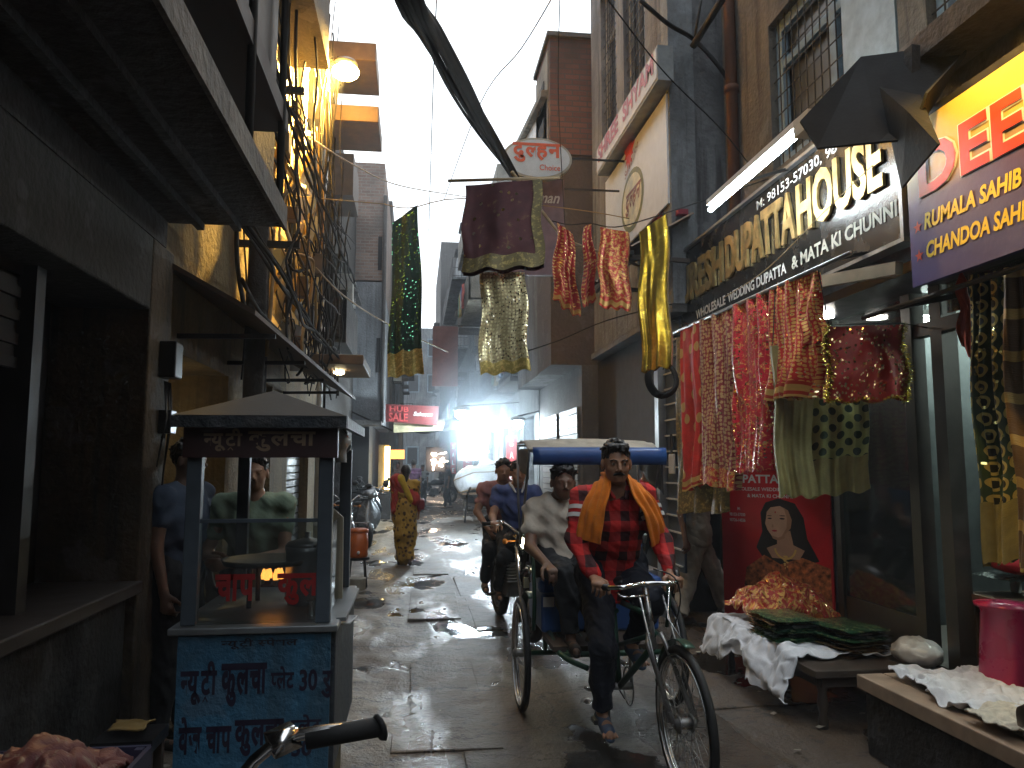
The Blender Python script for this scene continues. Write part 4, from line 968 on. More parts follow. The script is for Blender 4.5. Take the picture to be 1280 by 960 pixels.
# soffit boards and ceiling lamps outside the shop
MB().bb((2.68, 3.0, 2.60), (RX + .06, 7.06, 2.66)).build('soffit', simple('dark_soffit', (.02, .02, .025), .35), r)
MB().bar(PX(1018, 354, 2.48), PX(1124, 335, 2.56), .05, .07).build('pale_batten', simple('pale_batten_wood', (.22, .17, .11), .6), r)
cols = ((.05, .2, .1), (.45, .03, .05), (.35, .2, .05), (.05, .08, .3), (.3, .05, .2), (.5, .45, .35), (.02, .1, .05), (.5, .25, .03))
rn = random.Random(11)
lab = ['crimson', 'green', 'gold', 'violet', 'pale']
for k in range(4):
    st = MB()
    bx = thing('cloth_stack', ['stack of dark green folded cloth on the lowest shelf inside the shop', 'mixed red folded cloth on the second shelf inside the shop', 'gold and brown folded cloth on the third shelf inside the shop', 'violet folded cloth on the top shelf inside the shop'][k], 'folded cloth', (5.95, 2, .58 + k * .42), 'folded cloth on the shop shelves')
    for q in range(16):
        y = 1.8 + q * .21; h = rn.uniform(.18, .33)
        for z in range(int(h / .045)): MB().box((6.08, y, .605 + k * .42 + z * .045), (.3, .19, .04)).build('folded_cloth', simple('cloth%d' % ((q + k * 3 + z) % 8), cols[(q + k * 3 + z) % 8], .5), bx)
t_tube = thing('ceiling_lamp', 'round recessed white lamp glowing in the dark shop soffit', 'lamp', tuple(PX(1029, 378, 2.9)))
c_ = PX(1029, 378, 2.85); c_.z = 2.595; MB().lathe([(.07, 0), (.07, -.015), (.05, -.018)], c_, 20).build('diffuser', emis('lamp_white', (1, .95, .85), 50), t_tube, True)
for k, (x, y, lab) in enumerate(((3.9, 2.6, 'tube light inside the shop nearest the camera'), (4.5, 4.9, 'tube light hanging deeper inside the cloth shop'), (3.6, 5.0, 'tube light in the far corner of the cloth shop'))):
    t_ = thing('tube_light', lab, 'lamp', (x, y, 2.74)); MB().tube([(x - .3, y, 2.56), (x + .3, y, 2.56)], .02, 10).build('diffuser', emis('panel_white', (.8, .98, .92), 90), t_); MB().box((x, y, 2.62), (.66, .06, .04)).build('housing', WHITEP, t_); MB().tube([(x, y, 2.64), (x, y, 2.75)], .01, 6).build('rod', STEEL, t_)

# ---------------------------------------------------------------- signs on the right
b = thing('dupatta_signboard', 'long black and gold signboard reading DUPATTA HOUSE over the cloth shop', 'signboard', (2.6, 4, 2.75))
SB = simple('sign_black', (.012, .011, .01), .25, var=.3)
MB().bb((2.6, 3.74, 2.76), (2.66, 7.5, 3.62)).build('panel', SB, b, bevel=.01)
f = MB(); f.bb((2.57, 3.71, 2.735), (2.67, 7.53, 2.758)); f.bb((2.57, 3.71, 3.622), (2.67, 7.53, 3.645)); f.bb((2.57, 3.71, 2.76), (2.67, 3.738, 3.62)); f.build('frame', STEEL, b)
GOLD = simple('gold_leaf', (.55, .4, .17), .45, .8, var=.5); GOLD2 = simple('gold_letter_face', (.5, .38, .16), .35, .7, var=.4)
YR = V((0, -1, 0)); ZU = V((0, 0, 1))
def sgn_text(s, y0, y1, z, h, mat, bold=.03, x=2.596, thick=0, **k):
    """reads left to right from far (y1) to near (y0)"""
    return txt(s, (x, y1, z), YR, ZU, y1 - y0, h, mat, b, bold=bold, thick=thick, **k)
def yx(px, X=2.6): return PX(px, 300, X).y
sgn_text('SURESH', yx(905), yx(845), 3.1, .36, GOLD2, x=2.575, thick=.02); 
sgn_text('DUPATTA', yx(998), yx(909), 3.1, .36, GOLD, x=2.575, thick=.02)
sgn_text('HOUSE', yx(1112), yx(1001), 3.1, .36, GOLD, .035, x=2.575, thick=.02)
sgn_text('WHOLESALE', yx(905), yx(868), 2.9, .085, WHITEP); sgn_text('WEDDING DUPATTA', yx(982), yx(908), 2.9, .085, WHITEP); sgn_text('& MATA KI CHUNNI', yx(1124), yx(989), 2.9, .095, simple('aged_white_print', (.4, .39, .33), .6))
sgn_text('M: 98153-57030, 98', yx(1052), yx(948), 3.49, .085, WHITEP, .01)
# fluorescent tube
t_ = thing('tube_light', 'bright fluorescent tube fixed in front of the black and gold signboard', 'lamp', (2.3, 5.3, 3.5))
a_, c2 = PX(888, 262, 2.12), PX(1003, 178, 2.12); c2.z = a_.z
MB().tube([a_, c2], .019, 12).build('tube', emis('tube_white', (.86, .96, 1), 85), t_, True); 
MB().bar(a_ + V((.0, -.0, .05)), c2 + V((0, 0, .05)), .06, .04).build('fitting', WHITEP, t_); MB().bar(c2 + V((.0, 0, .0)), c2 + V((.0, -.16, 0)), .1, .1).build('end_cap', simple('cream_plastic', (.5, .48, .42), .5), t_)
for q in (.2, .8): p = a_.lerp(c2, q); MB().bar(p + V((0, 0, .07)), V((2.62, p.y, 3.64)), .02, .02).build('bracket', IRON, t_)
# violet sign
b = thing('violet_signboard', 'violet and orange banner with yellow words RUMALA SAHIB and CHANDOA SAHIB at upper right', 'signboard', (2.55, 3, 2.46))
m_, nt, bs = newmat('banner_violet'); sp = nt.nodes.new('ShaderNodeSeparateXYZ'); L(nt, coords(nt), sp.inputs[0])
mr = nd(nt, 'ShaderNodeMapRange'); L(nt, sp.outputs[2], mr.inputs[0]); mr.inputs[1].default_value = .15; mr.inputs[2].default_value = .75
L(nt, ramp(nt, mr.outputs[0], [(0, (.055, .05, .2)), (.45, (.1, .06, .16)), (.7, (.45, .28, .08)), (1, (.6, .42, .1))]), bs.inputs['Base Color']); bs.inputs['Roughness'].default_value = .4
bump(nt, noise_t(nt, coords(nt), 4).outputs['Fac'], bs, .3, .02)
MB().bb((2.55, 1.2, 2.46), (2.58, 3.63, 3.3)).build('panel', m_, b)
MB().bb((2.58, 1.2, 3.3), (2.66, 3.65, 3.36)).build('frame', IRON, b)
REDP = simple('red_paint', (.55, .05, .02), .4, var=.15); YEL = simple('yellow_print', (.75, .55, .03), .4, var=.1)
def vy(px): return PX(px, 250, 2.55).y
ed = txt('DEEP', (2.546, vy(1150), 2.90), YR, ZU, .92, .26, WHITEP, b, bold=.055, name='lettering'); txt('DEEP', (2.542, vy(1151), 2.904), YR, ZU, .91, .25, REDP, b, bold=.03)
txt('RUMALA SAHIB', (2.546, vy(1154), 2.73), YR, ZU, vy(1154) - vy(1279), .085, YEL, b, bold=.035, shear=.15); txt('CHANDOA SAHIB', (2.546, vy(1154), 2.58), YR, ZU, vy(1154) - vy(1292), .085, YEL, b, bold=.035, shear=.15)
for z in (2.76, 2.61):
    m = MB(); cy = vy(1146); m.poly([(2.546, cy - (.035 if k % 2 == 0 else .014) * math.sin(k * PI / 5), z + (.035 if k % 2 == 0 else .014) * math.cos(k * PI / 5)) for k in range(10)]); m.build('star', REDP, b, recalc=False)
# sodium flood lamp over it
t_ = thing('flood_lamp', 'sodium flood lamp on a bracket throwing orange light on the violet banner', 'lamp', (2.2, 2.9, 3.95))
MB().bar((3.0, 2.75, 4.0), (2.1, 2.75, 4.0), .04, .04).build('arm', IRON, t_); MB().box((2.05, 2.75, 3.92), (.22, .3, .1)).build('housing', BLACKP, t_, bevel=.01)
MB().box((2.06, 2.75, 3.865), (.16, .22, .006)).build('lens', emis('sodium_lens', (1, .55, .12), 25), t_)
ld = bpy.data.lights.new('flood_bulb', 'SPOT'); ld.energy = 190; ld.color = (1, .6, .13); ld.spot_size = math.radians(85); ld.spot_blend = .7; ld.shadow_soft_size = .04
lo = bpy.data.objects.new('flood_bulb', ld); C.objects.link(lo); lo.parent = t_; lo.location = V((2.07, 2.75, 3.85)) - V((2.2, 2.9, 3.95)); lo.rotation_euler = (V((2.6, 2.85, 3.35)) - V((2.07, 2.75, 3.85))).to_track_quat('-Z', 'Y').to_euler()
# black sheet hood between the signs
t_ = thing('sheet_hood', 'crumpled black sheet hood over a lamp between the gold and violet signs', 'lamp hood', (2.4, 4, 3.3))
BT = simple('black_tarpaulin', (.005, .005, .005), .85, bmp=.5)
A = lambda px, py, y: PY(px, py, y)
m = MB(); m.add([A(1000, 152, 3.7), A(1076, 72, 3.9), A(1216, 54, 3.7), A(1158, 116, 3.2), A(1138, 175, 3.3), A(1100, 178, 3.45), A(1022, 186, 3.6)], [(0, 1, 6), (1, 5, 6), (1, 2, 5), (2, 3, 4), (2, 4, 5)]); m.build('sheet', BT, t_, solid=.012)
m = MB(); m.add([A(1135, 140, 3.2), A(1174, 180, 3.0), A(1165, 158, 3.1), A(1150, 120, 3.4), A(1128, 235, 3.4), A(1100, 110, 3.5)], [(0, 1, 2), (0, 2, 3), (0, 4, 1), (5, 0, 4), (5, 3, 0)]); m.build('flap', BT, t_, solid=.012)
m = MB(); m.bar(A(1140, 60, 3.72), A(1140, 290, 3.72), .07, .05); m.build('post', DKCON, t_)
MB().lathe([(.02, 0), (.05, .05), (.07, .09)], A(1068, 146, 3.75), 14, 'Y').build('lamp_shade', simple('reflector', (.5, .4, .2), .3, .7), t_, True)
MB().ball(A(1068, 146, 3.72), .026).build('bulb', emis('dim_orange', (1, .4, .08), 2.2), t_, True)

# the lane goes on behind the camera
r = house('rear_house', 'tall dark house lining the lane behind the viewpoint on the left', -1.4, -20, -1.25, 9, -1, DKCON, [(-4, 1.3, 2, 2.2, 'shutter'), (-8, 1.3, 2, 2.2, 'shutter'), (-5, 4.6, 1, 1.4, 'glass')])
r = house('rear_house', 'tall grey house lining the lane behind the viewpoint on the right', 2.9, -20, -1.55, 9, 1, STUCCO, [(-4, 1.3, 2, 2.2, 'shutter'), (-8, 1.3, 2, 2.2, 'shutter'), (-5, 4.6, 1, 1.4, 'glass')])
r = thing('rear_house', 'house across the lane where it turns behind the viewpoint', 'building', (0, -21, 0)); MB().bb((-4, -26, 0), (6, -20.1, 10)).build('wall', TAN, r)

t_ = thing('steel_strut', 'dark forked steel strut and hose jutting from the grey house at the top', 'bracket', tuple(PY(870, 50, 6.9)))
MB().tube([PY(866, 58, 6.9), PY(905, -5, 6.4), PY(940, -60, 6.2)], .035, 8).build('strut', IRON, t_, True); MB().tube(smoothp([PY(800, 0, 6.6), PY(835, 30, 6.7), PY(868, 50, 6.9), PY(900, 85, 6.95), PY(915, 110, 7.0)], 4), .022, 7).build('hose', CABLE, t_, True); MB().tube([PY(868, 50, 6.9), PY(880, -20, 6.8)], .012, 6).build('stay', IRON, t_, True)
rl = random.Random(77); m = MB()
for i in range(150):
    x = rl.choice((rl.uniform(-1.3, -.9), rl.uniform(1.9, 2.9), rl.uniform(-1.2, 2.8))); y = rl.uniform(2.3, 13); s_ = rl.uniform(.008, .03); z = gz(x, y) + .006; q = rl.random() * 6
    m.add([V((x + s_ * math.cos(q + k * PI / 2) * rl.uniform(.6, 1.3), y + s_ * math.sin(q + k * PI / 2) * rl.uniform(.6, 1.3), z + rl.uniform(0, .012))) for k in range(4)], [(0, 1, 2), (0, 2, 3)])
m.build('litter', simple('litter_scraps', (.3, .27, .22), .7, var=.6), None, kind='stuff')

# air conditioners and roof tanks give the far walls their clutter
def acu(lab, x, y, z, sgn):
    t = thing('air_conditioner', lab, 'air conditioner', (x, y, z), 'air conditioners on the lane walls'); X = x - sgn * .2
    MB().box((X, y, z + .28), (.3, .8, .55)).build('case', simple('ac_cream', (.4, .39, .35), .5), t, bevel=.015)
    m = MB(); [m.tube([V((X - sgn * .155, y + .12 + r_ * math.cos(k * PI / 8), z + .28 + r_ * math.sin(k * PI / 8))) for k in range(16)], .006, 4, closed=True) for r_ in (.06, .11, .16, .21)]; m.build('fan_grille', IRON, t)
    for q in (-.3, .3): MB().bar((x, y + q, z - .02), (X - sgn * .15, y + q, z - .02), .03, .03).build('bracket', IRON, t)
acu('air conditioner high on the pale low house past the brick house', 2.4, 17.5, 5.2, 1); acu('air conditioner beside a middle window of the cream balcony house', 2.3, 25.5, 4.6, 1); acu('air conditioner on the upper wall of the cream balcony house', 2.3, 25.6, 7.6, 1)
acu('air conditioner on the bluish white far house', 2.1, 34.5, 4.4, 1); acu('air conditioner on the narrow dark left house', -1.62, 15.4, 4.7, -1); acu('air conditioner on the dark house behind the green cloth', -.92, 29, 4.6, -1)
for (x, y, z, lab) in ((3.2, 16.5, 7.4, 'black water tank on the roof of the low shop house'), (3.1, 27, 10.5, 'black water tank on the cream balcony house roof'), (2.9, 35, 12.8, 'black water tank on the bluish white house roof')):
    t = thing('water_tank', lab, 'water tank', (x, y, z)); MB().lathe([(.5, 0), (.52, .1), (.5, .2), (.52, .4), (.5, .6), (.52, .8), (.4, .95), (.15, 1.05), (.15, 1.1)], (x, y, z), 20).build('body', BLACKP, t, True)
rl = random.Random(5); lc = [(.4, .1, .08), (.1, .2, .4), (.5, .5, .45), (.4, .3, .1), (.15, .3, .2)]
for n_, (x, y0, z, sg, lab) in enumerate(((1.85, 16.0, 4.15, 1, 'laundry hung on the balcony of the pale low house'), (1.45, 24, 7.3, 1, 'laundry on the solid balcony of the cream house'), (1.45, 33.5, 4.2, 1, 'laundry along the first balcony of the bluish white house'))):
    t = thing('laundry', lab, 'laundry', (x, y0, z)); MB().tube([(x, y0, z), (x, y0 + 2.6, z)], .008, 5).build('line', CABLE, t)
    for k in range(5): y = y0 + .1 + k * .5; hh = rl.uniform(.4, .8); MB().grid(lambda u, v: (x - .02 + .04 * math.sin(v * 5 + u * 9 + k), y + u * .38, z - v * hh), 8, 8, .4, hh).build('garment', simple('garment%s' % 'abcde'[k], lc[k], .8), t, True, solid=.01)


# ================================================================== SIGNS further off
b = thing('box_sign', 'grimy white box sign with red lettering projecting under the red mesh windows', 'signboard', (2.3, 8, 5.3))
za, zb = PX(822, 100, 2.3).z, PX(822, 55, 2.3).z; ya, yb = PX(822, 80, 2.3).y, PX(746, 180, 2.3).y
WSG = simple('grimy_white_sign', (.5, .5, .5), .5, var=.3, scale=3)
MB().bb((2.3, ya, za), (2.46, yb, zb)).build('box', simple('sign_side', (.28, .3, .3), .6), b)
MB().bb((2.292, ya + .02, za + .03), (2.3, yb - .02, zb - .03)).build('panel', WSG, b)
txt('SHREE  SHYAM', (2.288, yb - .1, za + .12), YR, ZU, (yb - ya) * .92, (zb - za) * .6, simple('dull_red_letter', (.28, .03, .05), .5), b, bold=.04)
b = thing('sun_logo_sign', 'white wall panel with a red sun mark and oval yellow emblem', 'signboard', (2.45, 7.6, 3.6))
MB().bb((2.44, PX(835, 250, 2.44).y, PX(800, 290, 2.44).z), (2.46, PX(757, 250, 2.44).y, 5.25)).build('panel', simple('white_flex', (.75, .77, .78), .45, var=.08), b)
REDS = simple('red_sun_print', (.6, .05, .03), .5)
def onx(px, py, X): return PX(px, py, X)
c_ = onx(786, 193, 2.436); m = MB(); pts = []
for k in range(22): a = k * PI / 11; rr = (.26 if k % 2 == 0 else .13) * (1.1 if math.sin(a) > 0 else .75); pts.append((2.436, c_.y + rr * math.cos(a), c_.z + rr * math.sin(a)))
m.poly(pts); m.build('sun_mark', REDS, b, recalc=False)
c_ = onx(790, 250, 2.436); m = MB(); m.poly([(2.437, c_.y + .46 * math.cos(k * PI / 14), c_.z + .36 * math.sin(k * PI / 14)) for k in range(28)]); m.build('emblem_rim', simple('olive_print', (.16, .17, .05), .5), b, recalc=False)
m = MB(); m.poly([(2.434, c_.y + .39 * math.cos(k * PI / 14), c_.z + .3 * math.sin(k * PI / 14)) for k in range(28)]); m.build('emblem', simple('cream_print', (.75, .7, .45), .5), b, recalc=False)
letter(deva(['दु', ('ल', 'h'), 'ह', 'न'], .03), (2.431, c_.y + .3, c_.z - .14), YR, V((0, -.3, 1)), .6, .27, simple('brown_print', (.25, .09, .04), .5), b)
txt('Sunny Joe', (2.434, onx(781, 225, 2.434).y, onx(786, 222, 2.434).z), V((0, -1, .35)), ZU, .6, .12, simple('brown_print', (.25, .09, .04), .5), b, bold=.01)
MB().bb((2.47, PX(826, 250, 2.47).y, 3.75), (2.49, PX(815, 250, 2.47).y, 4.7)).build('red_strip', simple('dull_red_letter', (.28, .03, .05), .5), b)
# oval sign
def flat_frame(px, py, y): return PY(px, py, y)
b = thing('oval_sign', 'oval white sign with orange Hindi lettering and the word Choice', 'signboard', tuple(PY(672, 198, 8.6)))
oc = PY(672, 198, 8.6); ow, oh = 46 / 960 * 8.6, 28 / 960 * 8.6
m = MB(); pts = [(oc.x + ow * math.cos(k * PI / 18), 8.6, oc.z + oh * math.sin(k * PI / 18)) for k in range(36)]; m.prism(pts, (0, .12, 0)); m.build('rim', simple('oval_rim', (.4, .38, .3), .5), b)
m = MB(); m.poly([(oc.x + ow * .93 * math.cos(k * PI / 18), 8.594, oc.z + oh * .9 * math.sin(k * PI / 18)) for k in range(36)]); m.build('face', simple('oval_face', (.62, .66, .66), .4, var=.1), b, recalc=False)
ORG = simple('orange_print', (.75, .13, .04), .5, var=.1)
letter(deva(['दु', ('ल', 'h'), 'ह', 'न'], .035), (oc.x - ow * .72, 8.589, oc.z - oh * .22), V((1, 0, 0)), ZU, ow * 1.4, oh * .95, ORG, b)
txt('Choice', (oc.x + ow * .05, 8.589, oc.z - oh * .58), V((1, 0, 0)), ZU, ow * .6, oh * .28, ORG, b, bold=.01)
MB().bar((oc.x + ow * .6, 8.68, oc.z + .05), (2.5, 8.68, oc.z + .05), .02, .02).build('bracket', IRON, b)
b = thing('maroon_signboard', 'dull mauve signboard with the word Suman hung below the oval sign', 'signboard', tuple(PY(675, 330, 8.9)))
a_, c2 = PY(640, 222, 8.9), PY(706, 345, 8.9); MB().bb((a_.x, 8.9, c2.z), (c2.x, 8.96, a_.z)).build('panel', simple('mauve_board', (.17, .12, .15), .5), b)
txt('Suman', (PY(655, 252, 8.89).x, 8.893, PY(655, 253, 8.9).z), V((1, 0, 0)), ZU, .42, .14, WHITEP, b, shear=.3)
MB().bar((c2.x, 8.93, a_.z - .1), (2.5, 8.93, a_.z - .1), .02, .02).build('bracket', IRON, b)
# sheet roof beside the white panel
b = thing('sheet_roof', 'small rusty corrugated sheet roof jutting out below the white sun panel', 'awning', (2.4, 7.5, 3.4))
P0, P1, P2, P3 = PY(826, 248, 7.6), PY(905, 235, 6.9), PY(900, 300, 6.6), PY(778, 305, 8.0)
P0, P1, P2, P3 = V((1.95, 8.4, 3.55)), V((2.62, 8.4, 3.95)), V((2.62, 6.9, 3.95)), V((2.0, 6.9, 3.6))
m = MB(); m.grid(lambda u, v: P0.lerp(P3, u).lerp(P1.lerp(P2, u), v) + V((0, 0, .018 * math.sin(u * 60))), 60, 2); m.build('corrugated_sheet', simple('rusty_corrugated', (.16, .12, .09), .6, .4), b, solid=.004)
MB().bar((2.0, 8.4, 3.5), (2.0, 6.9, 3.54), .04, .04).build('rail', IRON, b); 
for y_ in (7.0, 8.3): MB().bar((2.0, y_, 3.52), (2.7, y_, 3.5), .04, .04).build('rafter', DWOOD, b)
MB().bb((2.5, 7.0, 3.97), (2.6, 7.5, 4.02)).build('red_batten', simple('dull_red_letter', (.28, .03, .05), .5), b)
# street banner SALE
b = thing('street_banner', 'dark red banner with the word SALE stretched high over the far shops on the left', 'banner', tuple(PY(515, 540, 19)))
def Q(px, py, y=19): return PY(px, py, y)
m = MB(); m.poly([Q(482, 505), Q(482, 527), Q(547, 532), Q(548, 508)]); m.build('cloth', simple('dark_red_banner', (.16, .03, .03), .6), b, recalc=False, solid=.02)
q = Q(486, 526, 18.95); txt('SALE', q, V((1, 0, -.04)), ZU, .46, .2, simple('pink_red', (.5, .07, .07), .5), b)
q = Q(487, 514, 18.95); txt('HUB', q, V((1, 0, -.04)), ZU, .46, .13, simple('pink_red', (.5, .07, .07), .5), b)
q = Q(516, 521, 18.95); txt('Suhagan', q, V((1, 0, -.04)), ZU, .46, .13, WHITEP, b, shear=.3)
b = thing('far_awning', 'pale yellow cloth awning just under the SALE banner', 'awning', tuple(PY(520, 538, 19.4)))
m = MB(); m.prism([Q(492, 530, 19.2), Q(556, 528, 19.2), Q(553, 538, 19.2), Q(492, 541, 19.2)], (0, .5, .1)); m.build('canopy', simple('yellow_canvas', (.5, .46, .28), .6), b)
MB().bar(Q(494, 540, 19.5), V((-1.7, 19.9, 2.9)), .04, .04).build('bracket', IRON, b)
b = thing('far_awning', 'grey sagging sheet awning in the dim lane beyond the SALE banner', 'awning', (.3, 30, 3))
m = MB(); m.grid(lambda u, v: (-.6 + 1.9 * u, 28 + 3 * v, 3.25 - .3 * math.sin(u * PI) - .2 * v), 10, 4); m.build('canvas', DKCON, b, solid=.02)
# red vertical signs
def vsign(px0, px1, py0, py1, y, lab, side_x):
    a_, c2 = PY(px0, py0, y), PY(px1, py1, y); b = thing('vertical_sign', lab, 'signboard', (a_.x, y, c2.z)); MB().bb((a_.x, y, c2.z), (c2.x, y + .08, a_.z)).build('panel', simple('bright_red_sign', (.5, .04, .04), .4), b)
    n = 4
    for k in range(n): txt('SALE'[k], (a_.x + (c2.x - a_.x) * .3, y - .006, a_.z + (c2.z - a_.z) * (k + .85) / n), V((1, 0, 0)), ZU, (c2.x - a_.x) * .4, (a_.z - c2.z) / n * .55, WHITEP, b)
    MB().bar((c2.x, y + .04, a_.z - .2), (side_x, y + .04, a_.z - .2), .04, .04).build('bracket', IRON, b)
vsign(633, 646, 545, 606, 16.2, 'tall narrow red sign under the far white lamp behind the rickshaw canopy', 2.5)
vsign(563, 570, 553, 592, 28, 'thin red sign left of the brightest shop lights far down the lane', 2.4)
vsign(579, 590, 560, 586, 23, 'squat red sign at the foot of the brightest shop light', 2.5)

# ================================================================== LIGHTS in the lane
def lamp(lab, p, s, col, st, kind='lamp', wall=None, nm='street_light'):
    t_ = thing(nm, lab, kind, tuple(p)); MB().ball(p, s, sc=(1, .6, .8)).build('bulb', emis('e_%s' % lab[:18], col, st), t_, True)
    m = MB(); m.lathe([(s * .5, 0), (s * 1.3, -s * .3), (s * 1.5, -s * .8)], V(p) + V((0, 0, s * 1.4)), 14); m.build('lamp_shade', ALU, t_, True)
    if wall is not None: MB().bar(V(p) + V((0, 0, s * 1.4)), V((wall, p[1], p[2] + s * 1.4 + .1)), .03, .03).build('arm', IRON, t_)
    return t_
lamp('brilliant white lamp hung high over the far lane on the right', PY(577, 518, 18), .14, (.78, .92, 1), 700, wall=2.4)
lamp('white lamp on the right above the tall red sign', PY(647, 530, 15), .11, (.78, .92, 1), 500, wall=2.4)
def glare(lab, p, w_, h_, col, st, n, seed, depth=1.2):
    """open lit shop front: bright tubes and bulbs in front of a pale board"""
    t_ = thing('shop_light', lab, 'lamp', tuple(p)); rn = random.Random(seed); p = V(p)
    MB().box(p + V((0, .25, 0)), (w_ * 1.25, .05, h_ * 1.3)).build('reflector_board', simple('dark_back_board', (.04, .04, .045), .6), t_)
    for k in range(n):
        q = p + V((rn.uniform(-.5, .5) * w_ * .8, rn.uniform(-.1, .1), rn.uniform(-.5, .5) * h_ * .8))
        if k % 2: MB().ball(q, rn.uniform(.035, .085), 10, 7).build('bulb', emis('g%s' % seed, col, st), t_, True)
        else:
            a = rn.uniform(-.3, .3) + (PI / 2 if k % 4 else 0); v_ = V((math.cos(a), 0, math.sin(a))) * rn.uniform(.12, .3) * w_; MB().tube([q - v_, q + v_], .02, 8).build('tube', emis('g%s' % seed, col, st), t_, True)
    return t_
p = PY(592, 552, 22.0); t_ = glare('glaring white light bank in front of a far right shop', p, .7, .85, (.8, .93, 1), 260, 26, 3)
MB().bar(p + V((0, .25, .3)), V((2.5, p.y + .25, p.z + .3)), .04, .04).build('arm', IRON, t_)
p = PY(546, 574, 40); t_ = glare('warm white lit shop front at the distant bend of the lane', p, .9, 1.0, (1, .75, .55), 40, 14, 4); MB().bb((p.x + .6, 39.9, 0), (2.2, 40.1, 3.3)).build('surround', GREYCON, t_)
t_ = thing('shop_light', 'yellow strip light on the left far shop beyond the walking woman', 'lamp', tuple(PY(484, 585, 22)))
p = PY(484, 585, 22); MB().box(p, (.14, .08, 1.2)).build('diffuser', emis('yellow_strip', (1, .75, .3), 10), t_); MB().box(p + V((-.1, .05, 0)), (.3, .04, 1.3)).build('surround', OCHRE, t_)
MB().bb((p.x - .3, 21.98, 0), (p.x + .1, 22.1, p.z - .66)).build('post', DKCON, t_)
t_ = thing('orange_stall_light', 'orange glowing stall hood beyond the SALE banner', 'lamp', tuple(PY(496, 570, 26)))
p = PY(497, 568, 26); MB().box(p, (.45, .1, .3)).build('diffuser', emis('orange_hood', (1, .35, .08), 2.5), t_); MB().bb((p.x - .2, 26.05, 0), (p.x - .14, 26.1, p.z)).build('post', IRON, t_)
# sodium street lamp at upper left
t_ = thing('sodium_lamp', 'glowing yellow sodium street lamp high on the left against the sky', 'street lamp', tuple(PY(430, 90, 9.2)))
p = PY(432, 90, 9.2); MB().ball(p, .13, sc=(1.3, 1, .8)).build('bulb', emis('sodium', (1, .6, .14), 90), t_, True)
MB().bar(p + V((.12, 0, .12)), (-1.5, 9.2, p.z + .1), .05, .05).build('arm', IRON, t_); m = MB(); m.lathe([(.05, .1), (.12, .08), (.15, .04)], p + V((0, 0, .06)), 16); m.build('lamp_shade', ALU, t_, True)
ld = bpy.data.lights.new('sodium_glow', 'SPOT'); ld.spot_size = math.radians(116); ld.spot_blend = .5; ld.energy = 18000; ld.color = (1, .58, .12); ld.shadow_soft_size = .1
lo = bpy.data.objects.new('sodium_glow', ld); C.objects.link(lo); lo.parent = t_; lo.location = V((.0, -.2, -.16)); lo.rotation_euler = V((-1, -.55, -.4)).to_track_quat('-Z', 'Y').to_euler()
t_ = thing('canopy_light', 'small round light under the brown box canopy on the left', 'lamp', tuple(PY(424, 453, 10)))
p = PY(424, 454, 10.0); p.z = 2.735; MB().lathe([(.07, 0), (.07, -.03), (.04, -.045)], p, 16).build('bulb', emis('canopy_warm', (1, .8, .45), 16), t_, True)
t_ = thing('shop_bulb', 'bare yellow bulb inside the dark shop behind the food cart', 'lamp', (-1.75, 5.6, 2.1))
MB().ball((-1.95, 5.7, 2.0), .04).build('bulb', emis('warm_bulb', (1, .75, .35), 14), t_, True); MB().tube([(-1.95, 5.7, 2.04), (-1.95, 5.7, 2.25)], .008, 6).build('cord', CABLE, t_)

